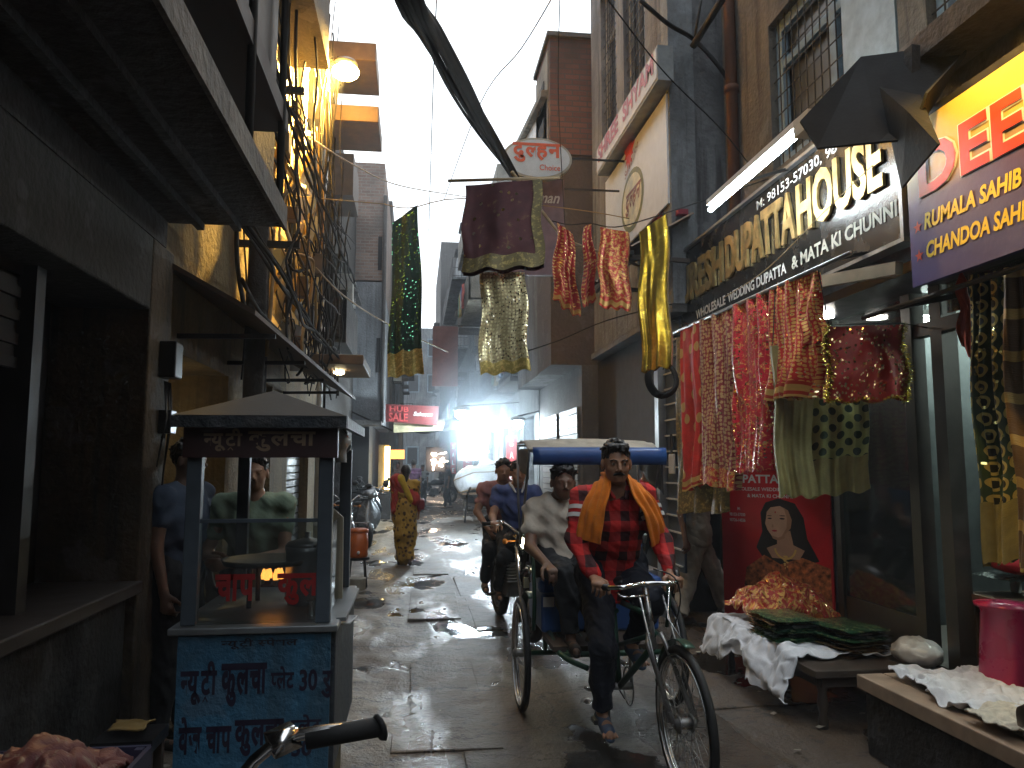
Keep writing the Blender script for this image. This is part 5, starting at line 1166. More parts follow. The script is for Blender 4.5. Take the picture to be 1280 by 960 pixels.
# ================================================================== CLOTHS
def cloth(label, pts_top, zb, mat, folds=4, amp=.03, thick=.02, pinch=1.0, n=(36, 30), group=None, border=None, bh=.12, drop=0.0, seed=1, bell=1.0, name='hanging_cloth', sway=0.0, cat='cloth', topborder=None):
    """hanging folded cloth; pts_top = the two upper corners, zb = heights of the two lower corners"""
    a, c = V(pts_top[0]), V(pts_top[1]); d = (c - a); W = math.hypot(d.x, d.y); t = V((d.x, d.y, 0)).normalized(); nn = V((t.y, -t.x, 0)); rn = random.Random(seed)
    ph = [rn.uniform(0, 6.28) for _ in range(8)]; mid = (a + c) / 2
    H = max(a.z, c.z) - min(zb)
    def fn(u, v, o=0.0):
        wv = pinch + (bell - pinch) * min(1, v * 3.2) ** .7 if pinch < 1 else 1 + (bell - 1) * v
        uu = .5 + (u - .5) * wv
        top = a.z + (c.z - a.z) * u; bot = zb[0] + (zb[1] - zb[0]) * u + .012 * math.sin(u * 17 + ph[5])
        if pinch < 1: top = max(a.z, c.z) - abs(u - .5) * .12
        z = top + (bot - top) * v
        am = amp * (.35 + .65 * v)
        uw = u + .09 * math.sin(u * 5.1 + ph[6]) + .03 * math.sin(v * 2.5 + ph[7]); f = am * (2.6 * noise.noise(V((uw * folds * 1.7 + seed * 3.3, v * 1.3, seed))) + 1.0 * noise.noise(V((uw * folds * 4.3 + seed, v * 2.6, seed + 5))) + .45 * (abs(math.sin(uw * folds * PI + ph[4])) - .6) + .2 * math.sin(uw * folds * 2 * PI + ph[0] + 1.2 * math.sin(v * 2 + ph[1])) + .45 * math.sin(u * folds * 4.6 + ph[2] + v * 3) + .3 * math.sin(v * 7 + u * 5 + ph[3]))
        p = V((a.x + d.x * uu, a.y + d.y * uu, z)) + nn * (f + o) + t * (.012 * math.sin(v * 9 + ph[4]) + sway * v)
        return p
    cat_ = cat
    root = thing(name, label, cat_, (mid.x, mid.y, min(zb)), group)
    m = MB(); m.grid(lambda u, v: fn(u, v), n[0], n[1], W * 1.15, H); s = m.build('cloth', mat, root, True)
    m = MB(); m.grid(lambda u, v: fn(u, v * (1 - drop), -thick), n[0], n[1], W * 1.15, H); m.build('back_fold', mat, root, True)
    e = MB()
    for k in range(3):
        u0 = 0 if k == 0 else 1
        if k < 2: e.grid(lambda u, v, u0=u0: fn(u0, v * (1 - drop), -thick * u), 1, n[1], .02, H)
        else: e.grid(lambda u, v: fn(u, 0, -thick * v), n[0], 1, W, .02)
    e.build('folded_edge', mat, root, True)
    if border:
        v0 = 1 - bh / H; m = MB(); m.grid(lambda u, v: fn(u, v0 + (1 - v0) * v + .004 * v, .006), n[0], 5, W * 1.15, bh); m.build('border', border, root, True)
    if topborder:
        for (u0, u1) in (((0, .07), (.93, 1)) if topborder is not F_OLIVE else ((.88, 1),)):
            m = MB(); m.grid(lambda u, v: fn(u0 + (u1 - u0) * u, v, .005), 3, n[1], .06, H); m.build('edging', topborder, root, True)
    return root, fn
F_GREEN = fabric('sequin_green', (.008, .035, .022), seq=.22, seqc=(.25, .75, .4), rough=.6, seqs=60)
F_GOLDB = fabric('gold_border', (.42, .34, .1), (.7, .55, .2), 'brocade', 30, .5, rough=.4, metal=.5)
F_MAROON = fabric('maroon_velvet', (.075, .018, .022), (.16, .1, .05), 'brocade', 9, .58, seq=.06, seqc=(1, .9, .6), rough=.75, accm=.3, seqs=30)
F_OLIVE = fabric('olive_edge', (.16, .13, .05), (.4, .32, .12), 'brocade', 26, .52, rough=.5, accm=.5)
F_CREAM = fabric('cream_gold', (.42, .36, .2), (.65, .6, .35), 'dots', 34, .3, .3, seq=.3, seqc=(1, .95, .75), rough=.4, seqs=60, metal=.25)
F_RED = fabric('red_gold_dots', (.42, .02, .02), (.75, .5, .18), 'dots', 30, .27, .5, seq=.2, seqs=70, rough=.6)
F_REDS = fabric('red_shiny', (.5, .015, .03), (.8, .45, .15), 'brocade', 24, .54, seq=.3, seqs=75, rough=.45)
F_REDP = fabric('plain_red', (.55, .02, .015), (.6, .4, .15), 'dots', 5, .22, .6, rough=.65)
F_GOLDR = fabric('gold_on_red', (.48, .03, .02), (.7, .42, .12), 'brocade', 34, .49, seq=.1, seqs=80, rough=.5, accm=.5)
F_GOLDR2 = fabric('gold_checks_on_red', (.5, .02, .015), (.72, .42, .12), 'dots', 27, .37, .35, seq=.16, seqs=80, rough=.5, accm=.5, aspect=(1, 1.5))
F_PAIS = fabric('mauve_paisley', (.24, .02, .03), (.5, .33, .16), 'dots', 27, .4, .55, rough=.6, accm=.35, aspect=(1, 1.2), seq=.04, seqs=60)
F_GOLD = fabric('shiny_gold', (.5, .33, .03), (.75, .55, .1), 'brocade', 11, .53, rough=.26, metal=.9, accm=.9)
F_BORDR = fabric('red_gold_border', (.6, .36, .1), (.45, .04, .02), 'bands', 16, .35, rough=.4, metal=.4, accm=.2)
F_REDB = fabric('red_satin', (.6, .02, .02), rough=.35)
F_OLP = fabric('olive_plain', (.3, .26, .1), rough=.5, metal=.25)
F_GRD = fabric('green_dark_dots', (.36, .38, .14), (.02, .045, .025), 'dots', 12.5, .33, .0, rough=.5, metal=.2, accm=0, aspect=(1, 1), rot=45)
F_TMAR = fabric('maroon_glitter', (.3, .014, .01), (.4, .12, .03), 'brocade', 22, .58, seq=.32, seqc=(1, .7, .35), seqs=55, rough=.5)
F_DGR = fabric('green_mirror', (.02, .045, .02), (.55, .45, .15), 'rings', 12, .33, .1, rough=.5, accm=.6, acc2=(.004, .006, .005), seq=.1, seqc=(.8, .75, .3), seqs=55)
F_BRGD = fabric('brown_gold', (.16, .1, .05), (.6, .42, .15), 'bands', 5, .25, rough=.35, metal=.4)
F_ORR = fabric('orange_red', (.55, .07, .035), rough=.6)

def W(px, py, y): return PY(px, py, y)
# across the lane
G1 = 'cloths hung over the lane on ropes'
cloth('dark green sequinned cloth with a gold hem hanging over the middle of the lane', (W(492, 278, 8), W(523, 256, 8)), (W(489, 472, 8).z, W(535, 466, 8).z), F_GREEN, 2, .03, .05, bell=1.45, sway=.02, border=F_GOLDB, bh=.27, group=G1, seed=3)
cloth('broad maroon cloth folded over the pole end beneath the oval sign', (W(581, 232, 5.6), W(676, 224, 5.5)), (W(575, 340, 5.6).z, W(683, 330, 5.5).z), F_MAROON, 1.5, .02, .12, bell=1.08, border=F_OLIVE, bh=.11, topborder=F_OLIVE, group=G1, seed=4)
cloth('cream gold sequinned cloth hanging below the broad maroon one', (W(602, 340, 5.72), W(658, 340, 5.72)), (W(602, 468, 5.7).z, W(664, 462, 5.7).z), F_CREAM, 1.5, .03, .05, bell=1.1, border=F_GOLDB, bh=.09, group=G1, seed=5)
cloth('small red and gold cloth hung by its corner, left one beside the maroon cloth', (W(697, 278, 6), W(716, 292, 6)), (W(693, 372, 6).z, W(725, 398, 6).z), F_RED, 2, .035, .03, bell=1.7, border=F_BORDR, bh=.07, group=G1, seed=6)
cloth('narrow red cloth with gold hem between two other small red cloths', (W(731, 283, 5.9), W(740, 279, 5.9)), (W(728, 385, 5.9).z, W(747, 374, 5.9).z), F_RED, 1.5, .03, .03, bell=1.9, border=F_BORDR, bh=.08, group=G1, seed=7)
cloth('square gold patterned red cloth with a shiny hem, right of the narrow red one', (W(749, 284, 5.8), W(784, 290, 5.7)), (W(749, 382, 5.8).z, W(788, 388, 5.7).z), F_GOLDR, 2, .02, .05, bell=1.08, border=F_BORDR, bh=.08, group=G1, seed=8)
cloth('long shiny golden cloth hanging alone left of the signboard', (W(799, 290, 5.6), W(832, 268, 5.5)), (W(799, 464, 5.6).z, W(840, 458, 5.5).z), F_GOLD, 1.6, .022, .07, bell=1.12, group=G1, seed=9)
# poles and ropes that carry them
m = MB(); m.tube([W(560, 226, 5.75), W(700, 222, 5.6)], .012, 7); m.tube([W(640, 215, 5.66), W(705, 300, 6.4), V((2.6, 7.6, 3.5))], .014, 7)
m.build('bamboo_pole', simple('bamboo', (.3, .22, .12), .5), None, True, label='bamboo poles reaching from the right wall to the maroon cloth', cat='pole')
m = MB(); m.tube(smoothp([W(480, 255, 8), W(512, 260, 8), W(580, 248, 8.2), W(720, 262, 8.4), V((2.46, 8.5, 4.4))], 4), .006, 5); m.build('rope', CABLEB, None, True, label='thin rope across the lane that carries the green cloth', cat='rope')
m = MB(); m.tube([V((-1.45, 8.0, W(480, 255, 8).z + .05)), W(480, 255, 8)], .006, 5); m.build('rope', CABLEB, None, True, label='short rope from the ochre wall to the green cloth', cat='rope')
m = MB(); m.tube(smoothp([W(690, 276, 6.0), W(712, 281, 6.0), W(737, 279, 5.9), W(768, 284, 5.76), W(815, 272, 5.56), V((2.6, 5.3, 3.68))], 4), .005, 5); m.build('rope', CABLE, None, True, label='dark rope holding the three small red cloths and the golden cloth', cat='rope')
m = MB()
for k in range(5): c_ = W(829, 474, 5.9); m.tube([c_ + V(((.1 + .008 * k) * math.cos(a), .01 * k + .01 * math.sin(3 * a), (.115 + .007 * k) * math.sin(a))) for a in [q * PI / 10 for q in range(20)]], .013, 6, closed=True)
m.build('cable_coil', CABLE, None, True, label='round coil of black cable hanging below the golden cloth', cat='cable coil')
m = MB(); m.tube([W(829, 462, 5.9), W(838, 400, 6.1), V((2.57, 6.6, 2.75))], .005, 5); m.build('string', CABLE, None, label='string that holds the cable coil', cat='string')

# the row under the black signboard: they hang from a rail
RXX = 2.35
b = thing('hanging_rail', 'thin steel rail under the black signboard that carries the red cloths', 'rail', (RXX, 4, 2.65))
ra, rb = V((RXX, 3.85, 2.70)), V((RXX, 7.0, 2.76)); MB().tube([ra, rb], .014, 8).build('rod', STEEL, b, True)
for y_ in (4.1, 5.4, 6.8): MB().bar((RXX, y_, 2.72), (2.62, y_, 2.78), .02, .02).build('bracket', IRON, b)
def R_(px, py=400, X=RXX): return PX(px, py, X)
def row(lab, p0, p1, pyb0, pyb1, mat, folds, seed, X=RXX, **k):
    a, c = R_(p0, 400, X), R_(p1, 400, X); zt = lambda y: 2.70 + (y - 3.85) * .019
    return cloth(lab, ((X, a.y, zt(a.y)), (X, c.y, zt(c.y))), (PX(p0, pyb0, X).z, PX(p1, pyb1, X).z), mat, folds, group='red cloths on the shop rail', seed=seed, **k)
row('plain red cloth with sparse gold sprigs, farthest on the shop rail', 851, 874, 612, 604, F_REDP, 2, 11, amp=.03, thick=.05, border=F_BORDR, bh=.1)
row('mauve red cloth covered with pale paisley rows on the shop rail', 874, 912, 602, 612, F_PAIS, 4, 12, amp=.035, thick=.06, border=F_GOLDR, bh=.14)
row('glossy crimson cloth with glittering gold streaks on the shop rail', 915, 957, 592, 586, F_REDS, 4, 13, amp=.04, thick=.06)
row('gold on scarlet cloth with a red and gold hem, nearest on the shop rail', 957, 1012, 500, 497, F_GOLDR2, 4, 14, amp=.03, thick=.06, border=F_BORDR, bh=.1)
row('short scarlet and gold cloth end hooked at the near end of the rail', 1000, 1022, 432, 428, F_GOLDR2, 2, 15, X=2.36, amp=.02, thick=.03)
row('dark maroon gold cloth hanging low behind the paisley one', 846, 905, 640, 640, F_OLIVE, 4, 16, X=2.47, amp=.03, thick=.04)
G2 = 'cloths hung in front of the glass shop front'
cloth('plain olive gold cloth hanging under the scarlet one', (W(966, 432, 4.75), W(1012, 432, 4.72)), (W(966, 620, 4.75).z, W(1012, 622, 4.72).z), F_OLP, 2, .02, .03, group=G2, seed=17)
cloth('olive green cloth printed with dark dots and a plain hem', (W(1004, 420, 4.8), W(1078, 420, 4.6)), (W(1004, 622, 4.8).z, W(1092, 612, 4.6).z), F_GRD, 3, .025, .04, border=F_OLP, bh=.24, bell=1.06, group=G2, seed=18)
rt, fn = cloth('maroon glitter cloth edged with gold tinsel, in front of the shop door', (W(1036, 408, 4.2), W(1128, 406, 4.15)), (W(1036, 502, 4.2).z, W(1128, 498, 4.15).z), F_TMAR, 2, .025, .06, bell=1.02, group=G2, seed=19)
m = MB(); rn = random.Random(9)
def tins(m, p, n, r=.03):
    for _ in range(n):
        d = V((rn.gauss(0, 1), rn.gauss(0, 1), rn.gauss(0, 1))).normalized(); e = d.orthogonal().normalized() * .0035
        m.v += [p - e, p + e, p + d * r + e * .4, p + d * r - e * .4]; k = len(m.v); m.f.append((k - 4, k - 3, k - 2, k - 1))
for k in range(60):
    tins(m, fn(.0, k / 59, 0) , 9, .032); tins(m, fn(1, k / 59, 0), 9, .032)
for k in range(70): tins(m, fn(k / 69, 1, 0), 5, .022)
m.build('tinsel', simple('gold_tinsel', (.75, .62, .12), .22, .95, bmp=0), rt, kind='stuff')
b = thing('cloth_line', 'thin line carrying the cloths in front of the glass front', 'rope', (2.4, 4.4, 2.3))
MB().tube([V((RXX, 4.75, 2.7)), W(966, 431, 4.75), W(1012, 430, 4.72)], .004, 5).build('string', CABLE, b); MB().tube([W(1004, 419, 4.8), W(1078, 419, 4.6), V((RX, 4.5, 2.34))], .004, 5).build('string', CABLE, b)
MB().tube([V((RXX, 4.2, 2.7)), W(1036, 406, 4.2), W(1128, 404, 4.15), V((RX, 4.2, 2.36))], .004, 5).build('string', CABLE, b)
G3 = 'cloths hung under the violet signboard'
cloth('dark green cloth with rows of ringed mirror holes below the violet sign', (W(1207, 345, 3.62), W(1256, 338, 3.4)), (W(1207, 706, 3.62).z, W(1256, 700, 3.4).z), F_DGR, 2.5, .03, .04, group=G3, border=F_OLP, bh=.3, seed=21)
cloth('brown and gold banded cloth at the right edge of the picture', (W(1252, 336, 3.3), W(1300, 330, 3.1)), (W(1252, 712, 3.3).z, W(1300, 716, 3.1).z), F_BRGD, 2, .03, .04, group=G3, seed=22)
cloth('small orange red sash knotted under the corner of the violet sign', (W(1194, 340, 3.75), W(1212, 336, 3.7)), (W(1194, 425, 3.75).z, W(1214, 462, 3.7).z), F_ORR, 2, .012, .02, group=G3, pinch=.7, seed=23)
b = thing('lower_rail', 'dark rail under the violet signboard holding its cloths', 'rail', (2.62, 3, 2.42))
MB().tube([V((2.62, 1.4, 2.41)), V((2.62, 4.2, 2.41))], .014, 8).build('rod', IRON, b)
for y_ in (1.6, 3.9): MB().bar((2.62, y_, 2.41), (RX + .02, y_, 2.5), .03, .03).build('bracket', IRON, b)

# ================================================================== advertising flex with a bride
P0 = PZ(907, 772, .05); P0 = V((3.1, 7.6, .05)); P1 = V((3.8, 6.75, .05)); dr = (P1 - P0).normalized(); nn = V((dr.y, -dr.x, 0)); Wd = (P1 - P0).length
b = thing('shop_flex', 'red flex banner with yellow and white words and a printed bride beside the shop', 'banner', tuple(P0))
REDF = simple('red_flex', (.55, .012, .02), .35, var=.2, scale=2)
m = MB(); m.prism([P0, P1, P1 + ZU * 1.62, P0 + ZU * 1.62], -nn * .03); m.build('panel', REDF, b)
def FP(u, z, o=.004): return P0 + dr * (u * Wd) + nn * o + ZU * z
u_ = lambda px: None
txt('NARESH', FP(.05, 1.44), dr, ZU, Wd * .62, .15, YEL, b, bold=.06); txt('DUPATTA HOUSE', FP(.06, 1.31), dr, ZU, Wd * .88, .085, WHITEP, b, bold=.03)
txt('WHOLESALE WEDDING DUPATTA', FP(.12, 1.235), dr, ZU, Wd * .72, .035, WHITEP, b); txt('& MATA KI CHUNNI', FP(.26, 1.17), dr, ZU, Wd * .42, .035, WHITEP, b)
txt('M:', FP(.16, 1.04), dr, ZU, .03, .03, WHITEP, b); txt('98153-57030', FP(.08, .98), dr, ZU, .17, .032, WHITEP, b); txt('98726-14556', FP(.08, .925), dr, ZU, .17, .032, WHITEP, b)
def blob(name, pts, mat, o):
    m = MB(); m.poly([FP(min(.985, .6 + (x - .6) * 1.22), .62 + (z - .62) * 1.12, o) for x, z in pts]); return m.build(name, mat, b, recalc=False)
def oval(cx, cz, rx, rz, n=24, rot=0):
    return [(cx + (rx * math.cos(a) * math.cos(rot) - rz * math.sin(a) * math.sin(rot)) / Wd, cz + rx * math.cos(a) * math.sin(rot) + rz * math.sin(a) * math.cos(rot)) for a in [k * 2 * PI / n for k in range(n)]]
prt = lambda n, c, r=.4: simple(n, c, r, var=.12, bmp=0)
blob('printed_hair', [(.42, .98), (.46, 1.07), (.56, 1.11), (.68, 1.07), (.74, .95), (.76, .78), (.84, .6), (.62, .52), (.44, .58), (.38, .68), (.43, .82)], prt('print_black', (.015, .01, .012)), .006)
blob('printed_face', [(.47, .99), (.50, 1.03), (.57, 1.045), (.63, 1.01), (.655, .93), (.645, .86), (.6, .80), (.55, .775), (.50, .79), (.47, .84), (.455, .89), (.462, .93)], prt('print_skin', (.6, .36, .24)), .009)
blob('printed_neck', [(.54, .8), (.64, .84), (.66, .72), (.74, .68), (.7, .6), (.5, .6), (.46, .68), (.54, .72)], prt('print_skin_shade', (.5, .28, .18)), .008)
blob('printed_shade', [(.6, 1.03), (.63, 1.01), (.655, .93), (.645, .86), (.6, .80), (.575, .785), (.615, .86), (.62, .94)], prt('print_skin_deep', (.42, .22, .13)), .010)
blob('printed_shade', [(.5, .79), (.55, .775), (.6, .8), (.6, .775), (.55, .75), (.51, .765)], prt('print_skin_deep', (.42, .22, .13)), .0085)
for (cx, cz, rx, rz, n_, c_, o_) in ((.492, .935, .018, .006, 'printed_eye', (.02, .01, .01), .011), (.585, .937, .022, .007, 'printed_eye', (.02, .01, .01), .011), (.49, .958, .02, .0035, 'printed_brow', (.05, .02, .015), .011), (.588, .962, .026, .004, 'printed_brow', (.05, .02, .015), .011), (.525, .832, .022, .008, 'printed_lips', (.45, .03, .05), .011), (.512, .872, .008, .014, 'printed_nose', (.45, .24, .15), .011), (.535, .99, .006, .009, 'printed_bindi', (.5, .02, .03), .011)):
    blob(n_, oval(cx, cz, rx, rz, 14), prt('pr_%s' % n_, c_), o_)
blob('printed_dress', [(.3, .5), (.44, .62), (.56, .55), (.72, .62), (.95, .55), (1.0, .3), (1.0, .12), (.25, .12)], simple('print_dress', (.4, .12, .04), .4, var=.9, scale=22), .007)
for k in range(26):
    a = PI * (1.08 + .84 * k / 25); blob('printed_jewel', oval(.6 + .085 / Wd * math.cos(a), .7 + .1 * math.sin(a), .009, .009, 8), prt('print_gold', (.75, .5, .15)), .012)
for k in range(9): blob('printed_jewel', oval(.6 + .012 * math.sin(k * 2), .62 - .012 * k, .02 - .002 * k, .008, 8), prt('print_gold', (.75, .5, .15)), .0125)

# ================================================================== bench, platform and goods
b = thing('wooden_bench', 'low dark wooden bench under the white cloth and clear packets', 'bench', (2.5, 5, 0))
MB().bb((2.33, 4.38, .30), (2.93, 5.9, .345)).build('seat', DWOOD, b, bevel=.006); MB().bb((2.39, 4.42, .24), (2.87, 4.46, .298)).build('apron', DWOOD, b); MB().bb((2.37, 4.47, .24), (2.41, 5.84, .298)).build('apron', DWOOD, b)
for (x, y) in ((2.41, 4.46), (2.85, 4.46), (2.41, 5.8), (2.85, 5.8)):
    MB().lathe([(.026, -.02), (.03, .04), (.02, .08), (.034, .14), (.024, .2), (.035, .24), (.035, .3)], (x, y, 0), 10).build('leg', DWOOD, b, True)
b = thing('display_platform', 'long raised wooden platform along the shop front at lower right', 'platform', (2.4, 1, 0))
MB().bb((2.44, 1.0, .0), (RX - .02, 4.05, .33)).build('base', DKCON, b); 
for k in range(4): MB().bb((2.4 + k * .155, .9, .335), (2.4 + k * .155 + .15, 4.07, .41)).build('plank', simple('pale_plank', (.3, .21, .14), .6, bs=60), b, bevel=.006)
# packets
def packet(m, c, w_, l_, h_, rz, rn):
    R = Matrix.Rotation(rz, 3, 'Z'); c = V(c)
    def fn(u, v): 
        e = min(u, 1 - u, v, 1 - v); return c + R @ V(((u - .5) * w_, (v - .5) * l_, h_ * min(1, e * 7) + .004 * math.sin(u * 9 + c.x * 40) * math.sin(v * 11 + c.z * 90)))
    m.grid(fn, 8, 8, w_, l_)
PKG = [fabric('packet_green', (.04, .14, .07), (.5, .5, .25), 'brocade', 18, .52, rough=.1, metal=.45, sheen=0), fabric('packet_dark', (.02, .03, .025), (.3, .32, .3), 'brocade', 12, .52, rough=.08, metal=.3, sheen=0), fabric('packet_brown', (.14, .08, .04), (.5, .38, .15), 'brocade', 16, .52, rough=.15, metal=.2, sheen=0)]
rn = random.Random(21)
for s_, (cx, cy, nk, lab) in enumerate(((2.5, 5.1, 13, 'left pile of glossy green cloth packets on the bench'), (2.78, 4.82, 12, 'right pile of glossy packets on the bench with brown ones beneath'))):
    t_ = thing('packet_pile', lab, 'packets', (cx, cy, .35), 'glossy packets for sale')
    for k in range(nk):
        m = MB(); packet(m, (cx + rn.uniform(-.02, .02), cy + rn.uniform(-.03, .03), .356 + k * .0145), .32, .44, .014, rn.uniform(-.08, .08) + .25 * s_, rn); m.build('packet', PKG[(k + s_) % 4 % 3 if not (s_ == 1 and k < 4) else 2], t_, True)
def crumple(label, fnbase, mat, nu=60, nv=60, amp=.03, seed=0, name='crumpled_cloth', cat='cloth', sc_=7, solid=.006, su=1, sv=1, group=None):
    off = V((seed * 7.3, seed * 3.1, 0)); m = MB()
    def fn(u, v):
        p = V(fnbase(u, v)); n1 = noise.noise(p * sc_ + off); n2 = noise.noise(p * sc_ * 2.3 + off * 2); r1 = 1 - abs(noise.noise(p * sc_ * 1.3 + off * 3)) * 2
        return p + V((n2 * amp * .5, n1 * amp * .5, amp * (r1 * .6 + n1 * .5 + .25)))
    m.grid(fn, nu, nv, su, sv); ob = m.build(name, mat, None, True, label=label, cat=cat, group=group, solid=solid)
    return ob
WC = fabric('white_cotton', (.62, .64, .68), rough=.8); CRM = fabric('cream_cotton', (.55, .5, .4), rough=.8)
def drape(u, v):      # over the bench end, falling on the left side
    x = 3.0 - u * 1.05; y = 4.6 + v * 1.35 - max(0, u - .6) * .25 * (1 - v); z = .352
    if x < 2.32: o = 2.32 - x; x = 2.32 - .1 * min(o, .15) / .15 - .02 * math.sin(v * 22); z = .352 - (o) * (1.0 + .6 * math.sin(v * 7 + 1))
    return (x, y, max(z, .1))
crumple('rumpled white cloth spread over the bench and hanging off its left side', drape, WC, 100, 100, .05, 1, sc_=7)
crumple('clear white polythene bundle lying on the near end of the bench', lambda u, v: (2.92 + .13 * math.cos(u * 6.283) * math.sin(v * PI), 4.3 + .16 * math.sin(u * 6.283) * math.sin(v * PI), .44 - .085 * math.cos(v * PI)), simple('polythene', (.55, .55, .53), .25, bmp=.4, bs=12), 40, 24, .025, 2, 'plastic_bundle', 'plastic bag', 14, 0)
crumple('rumpled white sheet lying on the raised platform', lambda u, v: (2.5 + u * .5 + .04 * math.sin(v * 9), 2.95 + v * 1.0 + .05 * math.sin(u * 7), .42), WC, 90, 110, .05, 3, sc_=9)
crumple('small cream rag on the edge of the platform', lambda u, v: (2.42 + u * .3, 2.98 + v * .28 + u * .1, .45), CRM, 34, 34, .03, 4, sc_=12)
crumple('grey brown rolled sack on the platform at the right edge', lambda u, v: (2.5 + v * .35, 2.98 + .07 * math.cos(u * 6.283) - v * .1, .49 + .07 * math.sin(u * 6.283)), simple('sack', (.14, .11, .08), .9), 30, 16, .015, 5, 'rolled_sack', 'sack', 14, 0)
ob = crumple('heap of red and gold brocade cloth thrown on the packets', lambda u, v: (2.42 + u * .62, 5.3 + v * .62, .42 + .22 * (math.sin(u * PI) * math.sin(v * PI)) ** .6), F_GOLDR, 90, 80, .085, 6, sc_=8, su=.8, sv=.7)
# table and goods inside the doorway
t_ = thing('goods_table', 'low table in the shop doorway carrying shiny packets', 'table', (3.5, 3.5, .38))
MB().bb((3.12, 2.4, .78), (4.0, 4.15, .82)).build('tabletop', WOOD, t_)
for x in (3.16, 3.95):
    for y in (2.45, 4.1): MB().bb((x - .02, y - .02, .38), (x + .02, y + .02, .78)).build('leg', DWOOD, t_)
t_ = thing('packet_pile', 'spread of dark shiny packets on the doorway table', 'packets', (3.5, 3.6, .82), 'glossy packets for sale')
for k in range(16):
    m = MB(); packet(m, (3.2 + rn.random() * .45, 3.1 + rn.random() * .95, .835 + (k // 4) * .028), .26, .36, .02, rn.uniform(-.6, .6), rn); m.build('packet', PKG[k % 2], t_, True)
crumple('bright red folded bundle on top of the doorway packets', lambda u, v: (3.3 + .14 * math.cos(u * 6.283) * math.sin(v * PI), 3.95 + .12 * math.sin(u * 6.283) * math.sin(v * PI), 1.0 - .06 * math.cos(v * PI)), fabric('bright_red', (.6, .02, .03), rough=.6), 30, 16, .015, 8, 'red_bundle', 'cloth', 14, 0)
t_ = thing('plastic_stool', 'magenta plastic stool standing inside the shop at the right edge', 'stool', (3.2, 3.25, .41))
PK = simple('magenta_plastic', (.45, .02, .09), .3, var=.1, bmp=0)
sx, sy = PX(1256, 780, 3.28).x, 3.9 if False else 4.25
sp_ = PY(1254, 740, 3.75); sx, sy = sp_.x, 3.75
m = MB(); m.lathe([(.13, 0), (.135, .02), (.11, .38), (.125, .4), (.125, .42), (.02, .425)], (sx, sy, .41), 28); m.build('body', PK, t_, True)
MB().lathe([(.14, 0), (.14, .015)], (sx, sy, .812), 28).build('rim', PK, t_, True)

# ================================================================== wheels and vehicles
def wheel(root, c, r, ax, tw=.02, spokes=36, rimw=.016, name='wheel', rimmat=None, hub=.025, hw=.05):
    c = V(c); ax = V(ax).normalized(); e1 = ax.orthogonal().normalized(); e2 = ax.cross(e1)
    m = MB(); m.tube([c - ax * hw, c + ax * hw], hub, 12); m.tube([c - ax * hw * .7, c - ax * hw * .6], hub * 1.7, 12); m.tube([c + ax * hw * .6, c + ax * hw * .7], hub * 1.7, 12)
    h = m.build(name, STEEL, root, True)
    P = lambda a, q, o=0: c + (e1 * math.cos(a) + e2 * math.sin(a)) * q + ax * o
    MB().tube([P(k * PI / 24, r - tw) for k in range(48)], tw, 8, closed=True).build('tyre', RUBBER, h, True)
    m = MB()
    for o in (-rimw, rimw): m.tube([P(k * PI / 24, r - tw * 2 - .004, o) for k in range(48)], .006, 6, closed=True)
    prof = [P(k * PI / 24, r - tw * 2 - .012) for k in range(48)]; m.tube(prof, rimw * .8, 6, closed=True); m.build('rim', rimmat or CHROME, h, True)
    m = MB()
    for k in range(spokes):
        a = k * 2 * PI / spokes; s_ = 1 if k % 2 else -1; m.tube([P(a + .35 * (1 if k % 4 < 2 else -1), hub * 1.5, s_ * hw * .65), P(a, r - tw * 2 - .01, 0)], .0013 if spokes > 20 else .012, 4, caps=False)
    m.build('spokes', STEEL, h, True); return h

# ---------------------------------------------------------------- cycle rickshaw
RGREEN = simple('green_frame_paint', (.02, .07, .045), .4, .3); RBLUE = simple('blue_vinyl', (.025, .08, .26), .35, var=.2); RBEI = fabric('beige_canvas', (.4, .36, .29), rough=.8)
rk = thing('cycle_rickshaw', 'cycle rickshaw with a blue seat and beige and blue canopy, mid lane', 'cycle rickshaw', (1.17, 4.4, 0))
FH = V((1.26, 3.6, .345)); wheel(rk, FH, .35, (1, .05, .02), name='front_wheel')
AX = 5.02
for x in (.68, 1.66): wheel(rk, (x, AX, .345), .35, (1, 0, 0), name='rear_wheel')
HT = V((1.16, 3.83, .80)); HB = V((1.18, 3.79, .66))
m = MB()
for s_ in (-1, 1):
    m.tube([FH + V((.055 * s_, 0, 0)), V((1.18 + .045 * s_, 3.76, .68)), V((1.18 + .03 * s_, 3.785, .72))], .0115, 8)
    m.tube([FH + V((.07 * s_, .02, 0)), V((1.17 + .06 * s_, 3.8, .90))], .006, 6)      # stay rods
m.tube([V((1.18, 3.79, .64)), V((1.155, 3.845, .93))], .016, 10)
m.build('fork', simple('old_chrome', (.4, .4, .4), .3, .9), rk, True)
bars = [V((.925, 3.93, .925)), V((.97, 3.86, .93)), V((1.03, 3.80, .94)), V((1.15, 3.84, .95)), V((1.27, 3.80, .955)), V((1.33, 3.86, .96)), V((1.345, 3.90, .985))]
MB().tube(smoothp(bars, 4), .0125, 10).build('handlebar', CHROME, rk, True)
for a_, c2 in ((bars[0] + V((-.01, .03, 0)), bars[1]), (bars[-1] + V((0, .03, .03)), bars[-2])): MB().tube([a_, c2], .017, 10).build('grip', BLACKP, rk, True)
m = MB(); m.tube(smoothp([V((1.0, 3.80, .915)), V((1.02, 3.76, .9)), V((1.15, 3.79, .9))], 3), .005, 6); m.tube([V((1.26, 3.78, .94)), V((1.23, 3.73, .8)), FH + V((.03, 0, .33))], .004, 6); m.build('brake_rod', CHROME, rk, True)
